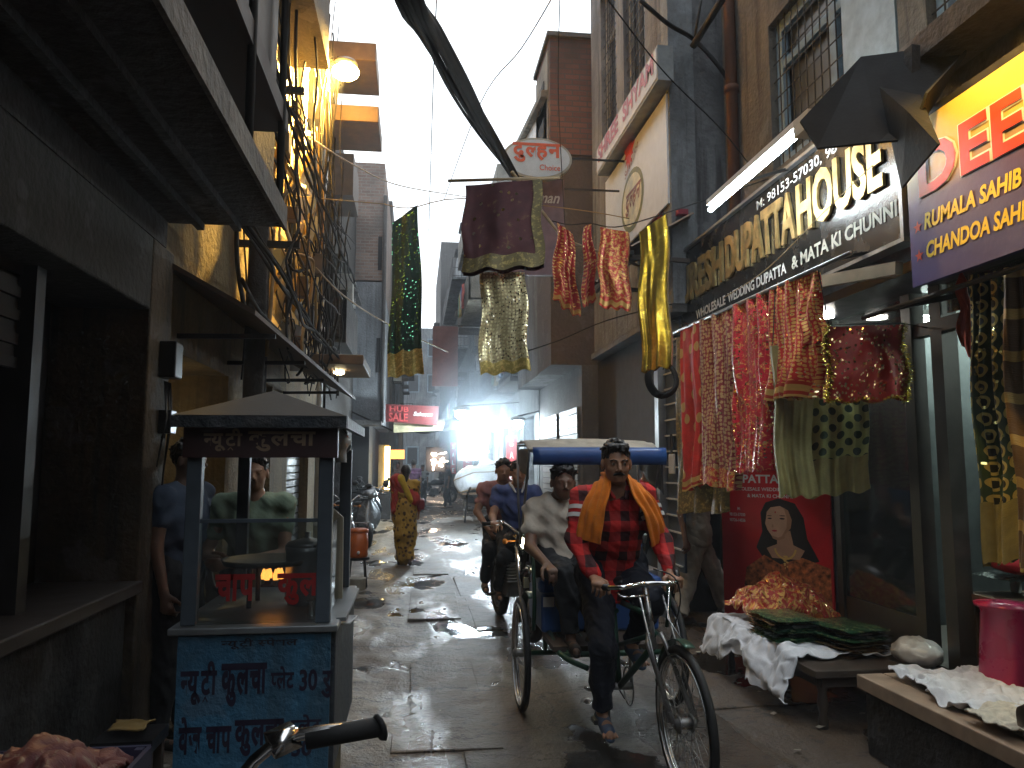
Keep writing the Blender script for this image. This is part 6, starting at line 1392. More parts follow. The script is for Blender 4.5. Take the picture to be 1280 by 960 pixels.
m = MB(); m.grid(lambda u, v: FH + V(((u - .5) * .05, .375 * math.cos(PI * (.08 + .5 * v)), .375 * math.sin(PI * (.08 + .5 * v)))), 3, 18); m.build('mudguard', RGREEN, rk, True, solid=.003)
fr = MB(); BBp = V((1.13, 4.28, .33)); SE = V((1.13, 4.42, .86))
for a_, c2, r_ in ((HT, V((1.14, 4.36, .78)), .016), (HB, BBp, .018), (BBp, SE, .016), (BBp, V((1.17, AX, .38)), .016), (V((1.14, 4.37, .72)), V((1.17, AX - .1, .55)), .016), (HB + V((0, 0, .05)), V((1.14, 4.3, .55)), .013)): fr.tube([a_, c2], r_, 8)
fr.tube([V((.72, AX, .345)), V((1.62, AX, .345))], .018, 8)
for x in (.84, 1.5): fr.tube(smoothp([V((x, AX + .35, .52)), V((x, AX - .2, .5)), V((x, AX - .55, .46)), V((x * .6 + 1.15 * .4, 4.32, .42))], 4), .016, 8); fr.tube([V((x, AX, .345)), V((x, AX, .52))], .016, 8)
fr.tube([V((.84, AX - .55, .46)), V((1.5, AX - .55, .46))], .016, 8); fr.tube([V((.84, AX + .35, .52)), V((1.5, AX + .35, .52))], .016, 8)
for x in (.88, 1.02, 1.32, 1.46): fr.tube([V((x, AX - .55, .47)), V((x, AX - .2, .5))], .008, 6)
fr.build('frame', RGREEN, rk, True)
MB().bb((.8, AX - .52, .47), (1.54, AX - .12, .5)).build('footboard', DWOOD, rk)
MB().bb((.79, AX - .16, .5), (1.55, AX + .38, .74)).build('seat_box', RBLUE, rk, bevel=.02); MB().bb((.77, AX - .19, .74), (1.57, AX + .22, .84)).build('seat', RBLUE, rk, bevel=.035)
MB().bb((.78, AX + .2, .86), (1.56, AX + .32, 1.3)).build('backrest', RBLUE, rk, bevel=.03)
MB().bb((.80, AX - .166, .66), (.87, AX - .162, .72)).build('reflector', WHITEP, rk)
for x in (.74, 1.6):
    MB().tube(smoothp([V((x, AX - .15, .52)), V((x, AX - .2, .75)), V((x, AX - .05, 1.02)), V((x, AX + .3, 1.06))], 4), .013, 8).build('armrest', RGREEN, rk, True)
    m = MB(); m.grid(lambda u, v, x=x: (x + (u - .5) * .05, AX + .38 * math.cos(PI * (.1 + .5 * v)), .345 + .38 * math.sin(PI * (.1 + .5 * v))), 3, 18); m.build('mudguard', RGREEN, rk, True, solid=.003)
# canopy
cx0, cx1 = .72, 1.6; zt = 1.66
m = MB()
for x in (cx0, cx1):
    m.tube([V((x, AX + .3, 1.0)), V((x, AX + .42, 1.35)), V((x, AX + .45, zt + .02))], .009, 6); m.tube([V((x, AX + .3, 1.0)), V((x, AX + .05, 1.35)), V((x, AX - .12, zt - .03))], .009, 6)
m.tube([V((cx0, AX - .12, zt - .03)), V((cx1, AX - .12, zt - .03))], .009, 6); m.tube([V((cx0, AX + .45, zt + .02)), V((cx1, AX + .45, zt + .02))], .009, 6)
m.build('canopy_hoop', STEEL, rk, True)
m = MB(); m.grid(lambda u, v: (cx0 + (cx1 - cx0) * u, AX - .13 + .62 * v, zt - .02 + .06 * v + .035 * math.sin(v * PI) + .015 * math.sin(u * PI) - .012 * abs(math.sin(v * 3 * PI))), 20, 16, .9, .6); m.build('canopy', RBEI, rk, True, solid=.008)
m = MB(); m.grid(lambda u, v: (cx0 + .02 + (cx1 - cx0 - .0) * u, AX - .14 - .02 * math.sin(v * PI), zt - .005 - .11 * v), 16, 5, .8, .09); m.build('valance', RBLUE, rk, True, solid=.006)
m = MB(); m.grid(lambda u, v: (cx0 - .005 + .012 * math.sin(u * 9), AX - .12 + .57 * u, zt - .01 - (.2 - .1 * u) * v), 14, 8, .5, .4); m.build('side_flap', fabric('grey_flap', (.1, .1, .11), rough=.7), rk, True, solid=.004)
m = MB(); m.grid(lambda u, v: (cx1 + .005 + .012 * math.sin(u * 9), AX - .12 + .57 * u, zt - .01 - (.3 - .16 * u) * v), 14, 8, .5, .4); m.build('side_flap', _mc['grey_flap'], rk, True, solid=.004)
# saddle, crank, pedals, chain
m = MB(); m.ball((1.13, 4.42, .9), .11, sc=(1, 1.1, .35)); m.ball((1.13, 4.28, .9), .05, sc=(1, 2, .7)); m.build('saddle', BLACKP, rk, True)
m = MB(); m.tube([BBp - V((.07, 0, 0)), BBp + V((.07, 0, 0))], .02, 10); m.tube([BBp - V((.07, 0, 0)), BBp + V((-.075, -.05, -.16))], .01, 8); m.tube([BBp + V((.07, 0, 0)), BBp + V((.075, .05, .16))], .01, 8)
m.tube([BBp + V((.05, .1 * math.cos(k * PI / 12), .1 * math.sin(k * PI / 12))) for k in range(24)], .005, 5, closed=True); m.build('crank', STEEL, rk, True)
PR = BBp + V((-.09, -.05, -.16)); PL = BBp + V((.09, .05, .16))
for p_ in (PR, PL): MB().box(p_ + V((-.03 if p_ is PR else .03, 0, 0)), (.09, .08, .025)).build('pedal', BLACKP, rk, bevel=.004)
m = MB(); m.tube([BBp + V((.05, .08, .09)), V((1.2, AX, .39))], .005, 5); m.tube([BBp + V((.05, .08, -.09)), V((1.2, AX, .30))], .005, 5); m.build('chain', IRON, rk, True)
m = MB(); m.tube(smoothp([V((1.3, 3.95, .6)), V((1.33, 3.83, .85)), V((1.3, 3.82, .98)), V((1.2, 3.85, 1.02))], 4), .004, 5); m.build('bell_wire', BLACKP, rk, True)

# ---------------------------------------------------------------- motorcycle / scooter builders (heading -Y, base at origin)
def motorcycle(label, loc, rz, paint, group=None, lit=False, mirrors=True, detail=True, lean=0):
    t = thing('motorcycle', label, 'motorcycle', (0, 0, 0), group)
    for y in (-.64, .62): wheel(t, (0, y, .3), .3, (1, 0, 0), tw=.045, spokes=12, rimw=.03, name='front_wheel' if y < 0 else 'rear_wheel', rimmat=simple('dark_alloy', (.1, .1, .1), .4, .6), hub=.05, hw=.06)
    m = MB()
    for s in (-1, 1): m.tube([(s * .09, -.64, .3), (s * .09, -.5, .62), (s * .08, -.42, .84)], .022, 8)
    m.build('fork', CHROME, t, True)
    m = MB(); m.grid(lambda u, v: ((u - .5) * .13 * (1 - .3 * abs(v - .5)), -.64 - .36 * math.cos(PI * (.12 + .6 * v)), .3 + .36 * math.sin(PI * (.12 + .6 * v)) - .03 * (2 * u - 1) ** 2), 5, 14); m.build('mudguard', paint, t, True, solid=.006)
    m = MB(); m.grid(lambda u, v: ((u - .5) * .16, .62 + .37 * math.cos(PI * (.1 + .55 * v)), .3 + .37 * math.sin(PI * (.1 + .55 * v)) - .03 * (2 * u - 1) ** 2), 5, 14); m.build('mudguard', BLACKP, t, True, solid=.006)
    m = MB(); m.ball((0, -.12, .82), .3, sc=(.5, .95, .42)); m.ball((0, .02, .78), .24, sc=(.55, .9, .4)); m.build('tank', paint, t, True)
    m = MB(); m.ball((0, .38, .79), .42, sc=(.36, 1, .16)); m.ball((0, .25, .75), .3, sc=(.42, 1, .2)); m.build('seat', BLACKP, t, True)
    m = MB(); m.ball((0, .58, .72), .22, sc=(.5, 1.1, .45)); m.ball((0, .3, .6), .22, sc=(.55, .9, .6)); m.build('side_panel', paint, t, True)
    MB().box((0, .88, .74), (.12, .03, .06)).build('tail_light', simple('red_lens', (.5, .02, .02), .15, bmp=0), t, bevel=.01)
    m = MB(); m.box((0, -.02, .45), (.24, .34, .26)); m.lathe([(.1, -.13), (.11, 0), (.1, .13)], (0, .1, .38), 16, 'X')
    for k in range(6): m.box((0, -.14, .46 + k * .03), (.26, .2, .012))
    m.build('engine', simple('engine_alloy', (.22, .22, .22), .4, .8), t, bevel=.01)
    m = MB(); m.tube(smoothp([V((.1, -.15, .45)), V((.13, -.25, .3)), V((.14, 0, .24)), V((.15, .35, .3)), V((.16, .8, .38))], 4), [.02] * 9 + [.04] * 8, 10); m.build('exhaust', CHROME, t, True)
    m = MB(); m.tube([(0, -.42, .8), (0, -.25, .45), (0, 0, .3), (0, .62, .3)], .022, 8); m.tube([(0, -.4, .78), (0, .1, .72), (0, .8, .72)], .02, 8); m.build('frame', IRON, t, True)
    m = MB(); m.tube(smoothp([V((-.36, -.28, 1.0)), V((-.2, -.36, 1.02)), V((-.06, -.4, .92)), V((.06, -.4, .92)), V((.2, -.36, 1.02)), V((.36, -.28, 1.0))], 4), .012, 8); m.build('handlebar', CHROME, t, True)
    for s in (-1, 1):
        m = MB(); m.tube([(s * .25, -.335, 1.012), (s * .37, -.275, 1.0)], .018, 10); m.lathe([(.022, 0), (.026, .004), (.022, .01)], (s * .372, -.272, 1.0), 10, 'X'); m.build('grip', RUBBER, t, True)
        m = MB(); m.tube(smoothp([V((s * .2, -.37, 1.01)), V((s * .26, -.41, 1.0)), V((s * .37, -.36, .985))], 4), .0055, 6); m.box((s * .215, -.36, 1.02), (.05, .05, .035)); m.build('brake_lever', CHROME, t, True)
        if mirrors:
            m = MB(); m.tube(smoothp([V((s * .2, -.36, 1.02)), V((s * .28, -.4, 1.12)), V((s * .34, -.38, 1.18))], 4), .005, 6); m.build('mirror_stalk', BLACKP, t, True)
            m = MB(); m.ball((s * .36, -.375, 1.2), .065, sc=(1, .25, .65)); m.build('mirror', BLACKP, t, True)
        m = MB(); m.tube([(s * .11, -.47, .86), (s * .2, -.48, .86)], .008, 6); m.ball((s * .21, -.49, .86), .025); m.build('indicator', simple('amber_lens', (.6, .2, .02), .2, bmp=0), t, True)
        m = MB(); m.tube([(s * .08, .05, .33), (s * .26, .05, .31)], .014, 8); m.build('foot_peg', RUBBER, t, True)
    m = MB(); m.ball((0, -.46, .86), .11, sc=(1, .75, .95)); m.build('headlight_shell', paint, t, True)
    MB().ball((0, -.515, .855), .085, sc=(1, .45, .85)).build('headlight', emis('headlight_on', (1, .93, .6), 25) if lit else simple('lens_glass', (.35, .37, .38), .1, .5, bmp=0), t, True)
    MB().box((0, -.67, .52), (.17, .01, .09)).build('number_plate', simple('plate_yellowish', (.5, .47, .3), .5), t)
    t.location = loc; t.rotation_euler = (0, lean, rz); return t
def scooter(label, loc, rz, paint, group=None, lean=0):
    t = thing('scooter', label, 'scooter', (0, 0, 0), group)
    for y in (-.55, .52): wheel(t, (0, y, .22), .22, (1, 0, 0), tw=.045, spokes=8, rimw=.04, name='front_wheel' if y < 0 else 'rear_wheel', rimmat=ALU, hub=.05, hw=.05)
    m = MB(); m.grid(lambda u, v: ((u - .5) * (.2 + .26 * math.sin(PI * min(1, v * 1.1))), -.46 - .1 * math.cos((u - .5) * PI) + .22 * v * .8, .3 + .62 * v), 10, 12); m.build('front_apron', paint, t, True, solid=.02)
    m = MB(); m.ball((0, -.55, .36), .2, sc=(.42, 1.1, .55)); m.build('mudguard', paint, t, True)
    MB().bb((-.16, -.36, .26), (.16, .08, .31)).build('footboard', BLACKP, t, bevel=.01)
    m = MB(); m.ball((0, .4, .52), .42, sc=(.48, 1, .52)); m.ball((0, .62, .6), .3, sc=(.5, .9, .42)); m.build('rear_body', paint, t, True)
    m = MB(); m.ball((0, .38, .76), .4, sc=(.38, 1, .14)); m.build('seat', BLACKP, t, True)
    m = MB(); m.ball((0, -.4, .98), .15, sc=(1.1, .7, .6)); m.build('handlebar_cowl', paint, t, True)
    MB().ball((0, -.5, .97), .07, sc=(1.1, .5, .8)).build('headlight', simple('lens_glass', (.35, .37, .38), .1, .5, bmp=0), t, True)
    m = MB(); m.tube([(-.34, -.3, 1.0), (-.12, -.38, 1.0), (.12, -.38, 1.0), (.34, -.3, 1.0)], .014, 8); m.build('handlebar', BLACKP, t, True)
    for s in (-1, 1):
        m = MB(); m.tube([(s * .2, -.37, 1.02), (s * .27, -.4, 1.14)], .006, 6); m.ball((s * .29, -.4, 1.18), .06, sc=(1, .3, .8)); m.build('mirror', BLACKP, t, True)
    MB().tube([(.12, .5, .3), (.14, .78, .34)], .04, 10).build('exhaust', IRON, t, True)
    t.location = loc; t.rotation_euler = (0, lean, rz); return t
BLKP = simple('black_gloss', (.015, .015, .018), .2, coat=.5, bmp=0); GRYP = simple('silver_grey_gloss', (.22, .23, .24), .25, .5, bmp=0); REDP2 = simple('red_gloss', (.3, .02, .02), .25, bmp=0); MARP = simple('dark_blue_gloss', (.02, .03, .08), .25, bmp=0)
motorcycle('motorcycle with its headlight lit and two riders, behind the rickshaw', (.95, 7.45, 0), .12, BLKP, lit=True, mirrors=False)
hb = PY(476, 908, 1.5)
mc = motorcycle('parked motorcycle in the bottom foreground, only its black grip and lever in view', (0, 0, 0), 0, BLKP, mirrors=False)
mc.rotation_euler = (0, math.radians(14), math.radians(207)); gp = mc.rotation_euler.to_matrix() @ V((-.37, -.275, 1.0)); mc.location = (hb.x - gp.x, hb.y - gp.y, hb.z - gp.z)
G4 = 'two wheelers parked along the left shops'
scooter('grey scooter parked at the left, nearest in the row', (-1.0, 15.2, 0), .25, GRYP, G4, .05)
motorcycle('black motorcycle parked left of the grey scooter', (-1.32, 13.6, 0), .3, BLKP, G4, lean=.06)
scooter('dark scooter parked behind the grey one on the left', (-1.05, 17.2, 0), .2, BLKP, G4, .05)
motorcycle('red tanked motorcycle parked deeper in the left row', (-1.1, 19.3, 0), .15, REDP2, G4, lean=.05)
motorcycle('far motorcycle crossing under the distant warm shop light', (.75, 31, 0), 1.2, BLKP)
scooter('far scooter ridden towards us in the dim lane', (.1, 29, 0), .1, BLKP)

# ---------------------------------------------------------------- hand cart with white bundle
hc_ = thing('hand_cart', 'wooden hand cart with spoked wheels carrying a big white bundle on the far right', 'hand cart', (1.75, 21, 0))
for y in (20.2, 21.0): MB().bb((1.2, y, .75), (2.2, y + .78, .8)).build('plank', WOOD, hc_)
for x in (1.3, 2.1): wheel(hc_, (x, 20.6, .33), .33, (1, 0, 0), spokes=24)
m = MB(); m.tube([(1.3, 20.6, .33), (2.1, 20.6, .33)], .02, 8)
for x in (1.35, 2.05): m.tube([(x, 19.3, .95), (x, 20.2, .78), (x, 21.8, .74)], .03, 8); m.tube([(x, 20.6, .33), (x, 20.6, .75)], .025, 8)
m.build('frame', DWOOD, hc_, True)
m = MB()
def bund(u, v):
    a = u * 2 * PI; b_ = (v - .5) * PI; sg = lambda q, e: math.copysign(abs(q) ** e, q)
    p = V((1.68 + .62 * sg(math.cos(a), .5) * sg(math.cos(b_), .5), 20.8 + .62 * sg(math.sin(a), .5) * sg(math.cos(b_), .5), 1.18 + .36 * sg(math.sin(b_), .6) + .12 * math.cos(a)))
    return p + V((1, 1, 1)) * noise.noise(p * 3) * .08
m.grid(bund, 40, 24, 3, 1); bd = m.build('cloth_bundle', WC, None, True, label='big white wrapped bundle loaded on the hand cart', cat='bundle')
m = MB()
for v in (.3, .55, .8):
    m.tube([V(bund(u / 30, v)) * 1.0 + (V(bund(u / 30, v)) - V((1.68, 20.8, 1.18))).normalized() * .01 for u in range(30)], .012, 5, closed=True)
m.build('binding_rope', CABLEB, bd)

# ================================================================== FOOD CART
fc = thing('food_cart', 'blue food cart with glass sides, Hindi lettering and a low hipped roof', 'food cart', (-.7, 3.7, 0))
CY = 3.35; cxl, cxr = PY(220, 800, CY).x, PY(419, 800, CY).x; CB = 4.35
CBL = plaster('blue_cart_paint', (.045, .2, .36), stain=(.03, .06, .08), amount=.6, rough=.55, scale=2.5); CDK = plaster('dark_blue_paint', (.015, .03, .045), amount=.6, rough=.6); PST = simple('grey_blue_post', (.06, .08, .1), .5)
zc = PY(320, 785, CY).z
MB().bb((cxl, CY + .03, .28), (cxr, CB, zc - .02)).build('body', CDK, fc, bevel=.008)
MB().bb((cxl + .005, CY + .008, .3), (cxr - .02, CY + .028, zc - .03)).build('front_panel', CBL, fc)
MB().bb((cxl - .03, CY - .02, zc - .02), (cxr + .01, CB + .03, zc + .008)).build('counter', simple('tin_counter', (.25, .27, .28), .35, .6), fc, bevel=.005)
INK = simple('navy_letter', (.014, .008, .03), .6, bmp=0); INKB = simple('black_letter', (.015, .012, .02), .6, bmp=0)
fy = CY + .005
def CT(px, py): return PY(px, py, fy)
XR = V((1, 0, 0))
def cart_text(tok, px0, px1, pyt, pyb, mat, bold=.03, shear=0):
    a_, c2 = CT(px0, pyb), CT(px1, pyt); letter(deva(tok, bold) if isinstance(tok, list) else glyphs(tok, 1, bold), (a_.x, fy, a_.z), XR, ZU, c2.x - a_.x, c2.z - a_.z, mat, fc, shear=shear)
NYU = [('न', 'h'), 'यू', ('ट', 'r'), ('ी', 'm')]
cart_text(NYU + [' ', ('स', 'h'), 'पे', 'श', 'ल'], 276, 372, 796, 812, INKB, .02)
cart_text(NYU, 224, 272, 826, 882, INK, .04); cart_text(['कु', 'ल', 'चा'], 275, 334, 828, 884, INK, .04); cart_text([('प', 'h'), 'ले', 'ट'], 338, 368, 832, 862, INK, .03); cart_text('30', 374, 397, 836, 864, INK, .03); cart_text(['रु'], 401, 415, 838, 872, INK, .03)
cart_text(['वे', 'ज', ' ', 'चा', 'प'], 222, 290, 894, 944, INK, .04); cart_text(['कु', 'ल', 'चा'], 292, 355, 898, 946, INK, .04); cart_text([('प', 'h'), 'ले', 'ट'], 363, 402, 892, 918, INK, .03); cart_text('30', 364, 390, 924, 946, INK, .03)
# posts, glass case, roof
zr = PY(322, 572, CY).z
for (px, y) in ((236, CY + .02), (404, CY + .02), (236, CB - .04), (404, CB - .04)):
    x = PY(px, 700, CY).x; MB().bb((x - .03, y, zc + .01), (x + .03, y + .05, zr + .05)).build('post', PST, fc, bevel=.004)
xl, xr = PY(236, 700, CY).x, PY(404, 700, CY).x
MB().bb((xl - .04, CY - .01, zr), (xr + .05, CY + .02, PY(320, 529, CY).z)).build('name_board', simple('maroon_board', (.04, .012, .012), .5), fc)
a_, c2 = PY(254, 564, CY - .01), PY(396, 536, CY - .01)
w1 = (c2.x - a_.x); LTN = simple('tan_letter', (.3, .2, .12), .5, bmp=0)
letter(deva(NYU, .03), (a_.x, CY - .014, a_.z), XR, ZU, w1 * .34, c2.z - a_.z, LTN, fc); letter(deva(['कु', 'ल', 'चा'], .03), (a_.x + w1 * .39, CY - .014, a_.z), XR, ZU, w1 * .6, c2.z - a_.z - .012, LTN, fc)
ze = PY(320, 519, CY - .08).z; za_ = ze + .13
ex0, ex1, ey0, ey1 = xl - .07, xr + .09, CY - .08, CB + .05; mxr = (ex0 + ex1) / 2
m = MB(); v8 = [(ex0, ey0, ze), (ex1, ey0, ze), (ex1, ey1, ze), (ex0, ey1, ze), (mxr, ey0 + .3, za_), (mxr, ey1 - .3, za_)]
m.add(v8, [(0, 1, 4), (1, 2, 5, 4), (2, 3, 5), (3, 0, 4, 5), (0, 3, 2, 1)]); m.build('roof', simple('dull_tin_roof', (.025, .024, .023), .75, 0), fc)
MB().bb((ex0, ey0 - .004, ze - .05), (ex1, ey0 + .02, ze - .002)).build('fascia', CDK, fc); MB().bb((ex1 - .02, ey0 + .022, ze - .05), (ex1 + .002, ey1, ze - .002)).build('fascia', CDK, fc)
CG = glassm('case_glass', (.8, .85, .85), .25, .05); zg = PY(320, 660, CY).z
MB().bb((xl + .03, CY + .04, zc + .01), (xr - .03, CY + .046, zg + .02)).build('glass_pane', CG, fc); MB().bb((xr + .002, CY + .08, zc + .01), (xr + .008, CB - .06, zg)).build('glass_pane', CG, fc)
MB().bb((xl + .03, CY + .03, zg + .02), (xr - .03, CY + .05, zg + .035)).build('case_rail', PST, fc)
RL = simple('red_glass_letter', (.3, .015, .015), .5, bmp=0)
a_ = PY(268, 752, CY + .036); letter(deva(['चा', 'प'], .04), (a_.x, CY + .036, a_.z), XR, ZU, .16, .11, RL, fc); letter(deva(['कु', 'ल'], .04), (a_.x + .25, CY + .036, a_.z - .02), XR, ZU, .17, .13, RL, fc)
# small tray ledge and leaning board on its right side
MB().prism([(xr + .05, CY + .1, zc), (xr + .05, CB - .1, zc), (xr + .09, CB - .1, zc - .0), (xr + .09, CY + .1, zc)], (.0, 0, .015)).build('side_ledge', simple('tin_counter', (.25, .27, .28), .35, .6), fc)
for (x, y) in ((cxl + .18, CY + .2), (cxr - .15, CY + .2), (cxl + .18, CB - .2), (cxr - .15, CB - .2)):
    h = MB().tube([(x - .02, y, .17), (x + .02, y, .17)], .03, 10).build('wheel', STEEL, fc, True); MB().tube([V((x, y + .15 * math.cos(k * PI / 12), .17 + .15 * math.sin(k * PI / 12))) for k in range(24)], .02, 8, closed=True).build('tyre', RUBBER, h, True)
    m = MB(); [m.tube([(x, y, .17), (x, y + .13 * math.cos(k * PI / 4), .17 + .13 * math.sin(k * PI / 4))], .006, 4) for k in range(8)]; m.build('spokes', STEEL, h)
b = thing('wooden_board', 'pale narrow board standing upright against the right side of the food cart', 'board', (-.35, 3.9, 0))
p0, p1 = PY(414, 640, 3.95), PY(430, 642, 3.95); MB().prism([(p0.x - .0, 3.95, .05), (p1.x + .01, 3.95, .05), (p1.x - .005, 3.97, p1.z - .02), (p0.x + .01, 3.97, p0.z + .015), (p0.x, 3.965, p0.z)], (0, .02, 0)).build('board', simple('pale_board', (.36, .33, .24), .6), b)
# goods on the cart
def pot(label, x, y, z, r, h, mat, lid=True, nm='steel_pot', cat='pot'):
    t_ = thing(nm, label, cat, (x, y, z)); MB().lathe([(r * .85, 0), (r, h * .1), (r, h * .9), (r * 1.06, h), (r * .95, h)], (x, y, z), 24).build('body', mat, t_, True)
    if lid: MB().lathe([(r * 1.05, 0), (r * .9, .02), (r * .3, .035), (.012, .04), (.015, .065)], (x, y, z + h), 24).build('lid', mat, t_, True)
    return t_
pot('large lidded steel pot at the right end of the food cart', PY(384, 700, 3.85).x, 3.85, zc + .01, .1, .27, STEEL)
pot('small steel glass standing on the front right of the cart counter', PY(390, 770, 3.45).x, 3.45, zc + .01, .022, .08, CHROME, False, 'steel_glass', 'glass')
pot('second small steel glass beside the first at the cart corner', PY(398, 770, 3.5).x, 3.5, zc + .01, .022, .08, CHROME, False, 'steel_glass', 'glass')
t_ = thing('frying_pan', 'wide black griddle over a small flame in the middle of the cart', 'griddle', (-.78, 3.8, zc))
gx = PY(335, 690, 3.85).x; MB().lathe([(.02, 0), (.2, .01), (.21, .035), (.2, .03), (.02, .015)], (gx, 3.85, zc + .19), 28).build('pan', IRON, t_, True)
for k in range(3): MB().tube([(gx + .12 * math.cos(k * 2.1), 3.85 + .12 * math.sin(k * 2.1), zc + .01), (gx + .12 * math.cos(k * 2.1), 3.85 + .12 * math.sin(k * 2.1), zc + .19)], .012, 6).build('stand_leg', IRON, t_)
m = MB()
for k in range(6): m.lathe([(.012, 0), (.014, .02), (.004, .05)], (gx + .04 * math.cos(k * 1.05) + .03, 3.82 + .04 * math.sin(k * 1.05), zc + .13), 8)
m.build('flame', emis('flame', (1, .35, .06), 3), t_, True)
b = thing('plastic_bag', 'white plastic bag hanging from the cart roof at its right end', 'plastic bag', tuple(PY(425, 575, 3.7)))
m = MB(); tp = PY(420, 532, 3.7); bt = PY(427, 578, 3.7)
m.grid(lambda u, v: (tp.x + (bt.x - tp.x) * v + (.02 + .035 * math.sin(min(1, v * 1.2) * PI)) * math.cos(u * 2 * PI) + .008 * math.sin(v * 13 + u * 9), 3.7 + (.012 + .025 * math.sin(v * PI)) * math.sin(u * 2 * PI), tp.z + (bt.z - tp.z) * v), 16, 14); m.build('bag', simple('white_bag', (.65, .68, .7), .3, bmp=.3, bs=14), b, True)
m = MB(); q = PY(418, 785, 3.6); m.prism([q + V((.0, 0, .01)), q + V((.05, .02, .05)), q + V((.1, .03, .045)), q + V((.07, -.02, .02))], (0, 0, .003)); m.build('paper_scrap', simple('white_paper', (.75, .75, .75), .7), None, True, label='white paper sticking out at the cart counter corner', cat='paper')

# crates at lower left
def crate(label, x, y, z, w_, l_, h_, mat, fill):
    t_ = thing('crate', label, 'crate', (x, y, z), 'crates at the lower left shop')
    for k in range(4):
        zz = z + .02 + k * h_ / 4.2
        for (cx, cy, dx, dy) in ((x, y - l_ / 2, w_, .012), (x, y + l_ / 2, w_, .012), (x - w_ / 2, y, .012, l_ - .014), (x + w_ / 2, y, .012, l_ - .014)): MB().box((cx, cy, zz + h_ / 10), (dx, dy, h_ / 5.2)).build('slat', mat, t_)
    MB().box((x, y, z + .01), (w_ - .02, l_ - .02, .015)).build('base', mat, t_)
    for sx in (-1, 1):
        for sy in (-1, 1): MB().box((x + sx * (w_ / 2 - .02), y + sy * (l_ / 2 - .02), z + h_ / 2), (.02, .02, h_)).build('corner_post', mat, t_)
    return t_
cr1 = crate('dark crate at the bottom left holding crumpled red stuff', PY(55, 900, 1.95).x, 1.95, .62, .36, .36, .22, simple('dark_blue_crate', (.02, .02, .05), .5), None)
crate('lower crate under the dark one at the bottom left', PY(55, 900, 1.95).x, 1.95, .38, .36, .36, .22, simple('grey_crate', (.06, .05, .05), .5), None)
b = thing('stool', 'low wooden stool under the crates at the bottom left', 'stool', (PY(55, 900, 1.95).x, 1.95, 0)); xx = PY(55, 900, 1.95).x
MB().bb((xx - .2, 1.75, .34), (xx + .2, 2.15, .38)).build('seat', DWOOD, b); [MB().bb((xx + sx * .17 - .02, 1.95 + sy * .17 - .02, 0), (xx + sx * .17 + .02, 1.95 + sy * .17 + .02, .34)).build('leg', DWOOD, b) for sx in (-1, 1) for sy in (-1, 1)]
crumple('crumpled red cloth strips heaped in the bottom left crate', lambda u, v: (xx - .16 + .32 * u, 1.79 + .32 * v, .8 + .07 * math.sin(u * PI) * math.sin(v * PI)), fabric('faded_red', (.1, .012, .01), (.18, .12, .08), 'brocade', 9, .55, rough=.6, accm=0), 40, 40, .05, 12, sc_=14)
crumple('small ochre paper packet on the ground by the left pillar', lambda u, v: (PY(135, 905, 2.9).x + .12 * u, 2.9 + .1 * v, .62), simple('ochre_paper', (.2, .13, .04), .6), 14, 14, .03, 13, 'paper_packet', 'packet', 10)
b = thing('side_table', 'dark little table beside the left pillar holding the ochre packet', 'table', (-1.1, 2.95, 0)); xt = PY(135, 905, 2.9).x + .06
MB().bb((xt - .1, 2.86, .57), (xt + .1, 3.04, .61)).build('tabletop', BLACKP, b); [MB().bb((xt + sx * .08 - .015, 2.94 + sy * .06 - .015, 0), (xt + sx * .08 + .015, 2.94 + sy * .06 + .015, .57)).build('leg', DWOOD, b) for sx in (-1, 1) for sy in (-1, 1)]

# ---------------------------------------------------------------- orange cooler on stool
cxp = PZ(450, 728, 0); cx, cy = cxp.x, 9.95
b = thing('stool', 'black metal stool under the orange water cooler', 'stool', (cx, cy, 0)); MB().lathe([(.15, 0), (.15, .03)], (cx, cy, .36), 20).build('seat', BLACKP, b); [MB().tube([(cx + .16 * math.cos(a), cy + .16 * math.sin(a), 0), (cx + .12 * math.cos(a), cy + .12 * math.sin(a), .36)], .012, 6).build('leg', IRON, b) for a in (.8, 2.35, 3.9, 5.5)]
b = thing('water_cooler', 'orange insulated water cooler with tap on the left side of the lane', 'water cooler', (cx, cy, .39)); OR = simple('orange_plastic', (.6, .13, .02), .35, var=.12, bmp=0)
MB().lathe([(.115, 0), (.125, .02), (.13, .15), (.125, .31)], (cx, cy, .39), 28).build('body', OR, b, True); MB().lathe([(.133, 0), (.133, .03), (.1, .045), (.03, .05)], (cx, cy, .70), 28).build('lid', OR, b, True)
MB().tube(smoothp([V((cx - .13, cy, .68)), V((cx - .1, cy, .8)), V((cx + .1, cy, .8)), V((cx + .13, cy, .68))], 4), .007, 6).build('handle', STEEL, b, True); MB().lathe([(.02, 0), (.02, .03), (.012, .05)], (cx + .02, cy - .17, .46), 10, 'Y').build('tap', WHITEP, b, True)
pot('cream plastic bucket standing on the ground under the cooler', cx + .02, cy - .22, 0.005, .1, .16, simple('cream_bucket', (.4, .37, .3), .5), False, 'bucket', 'bucket')

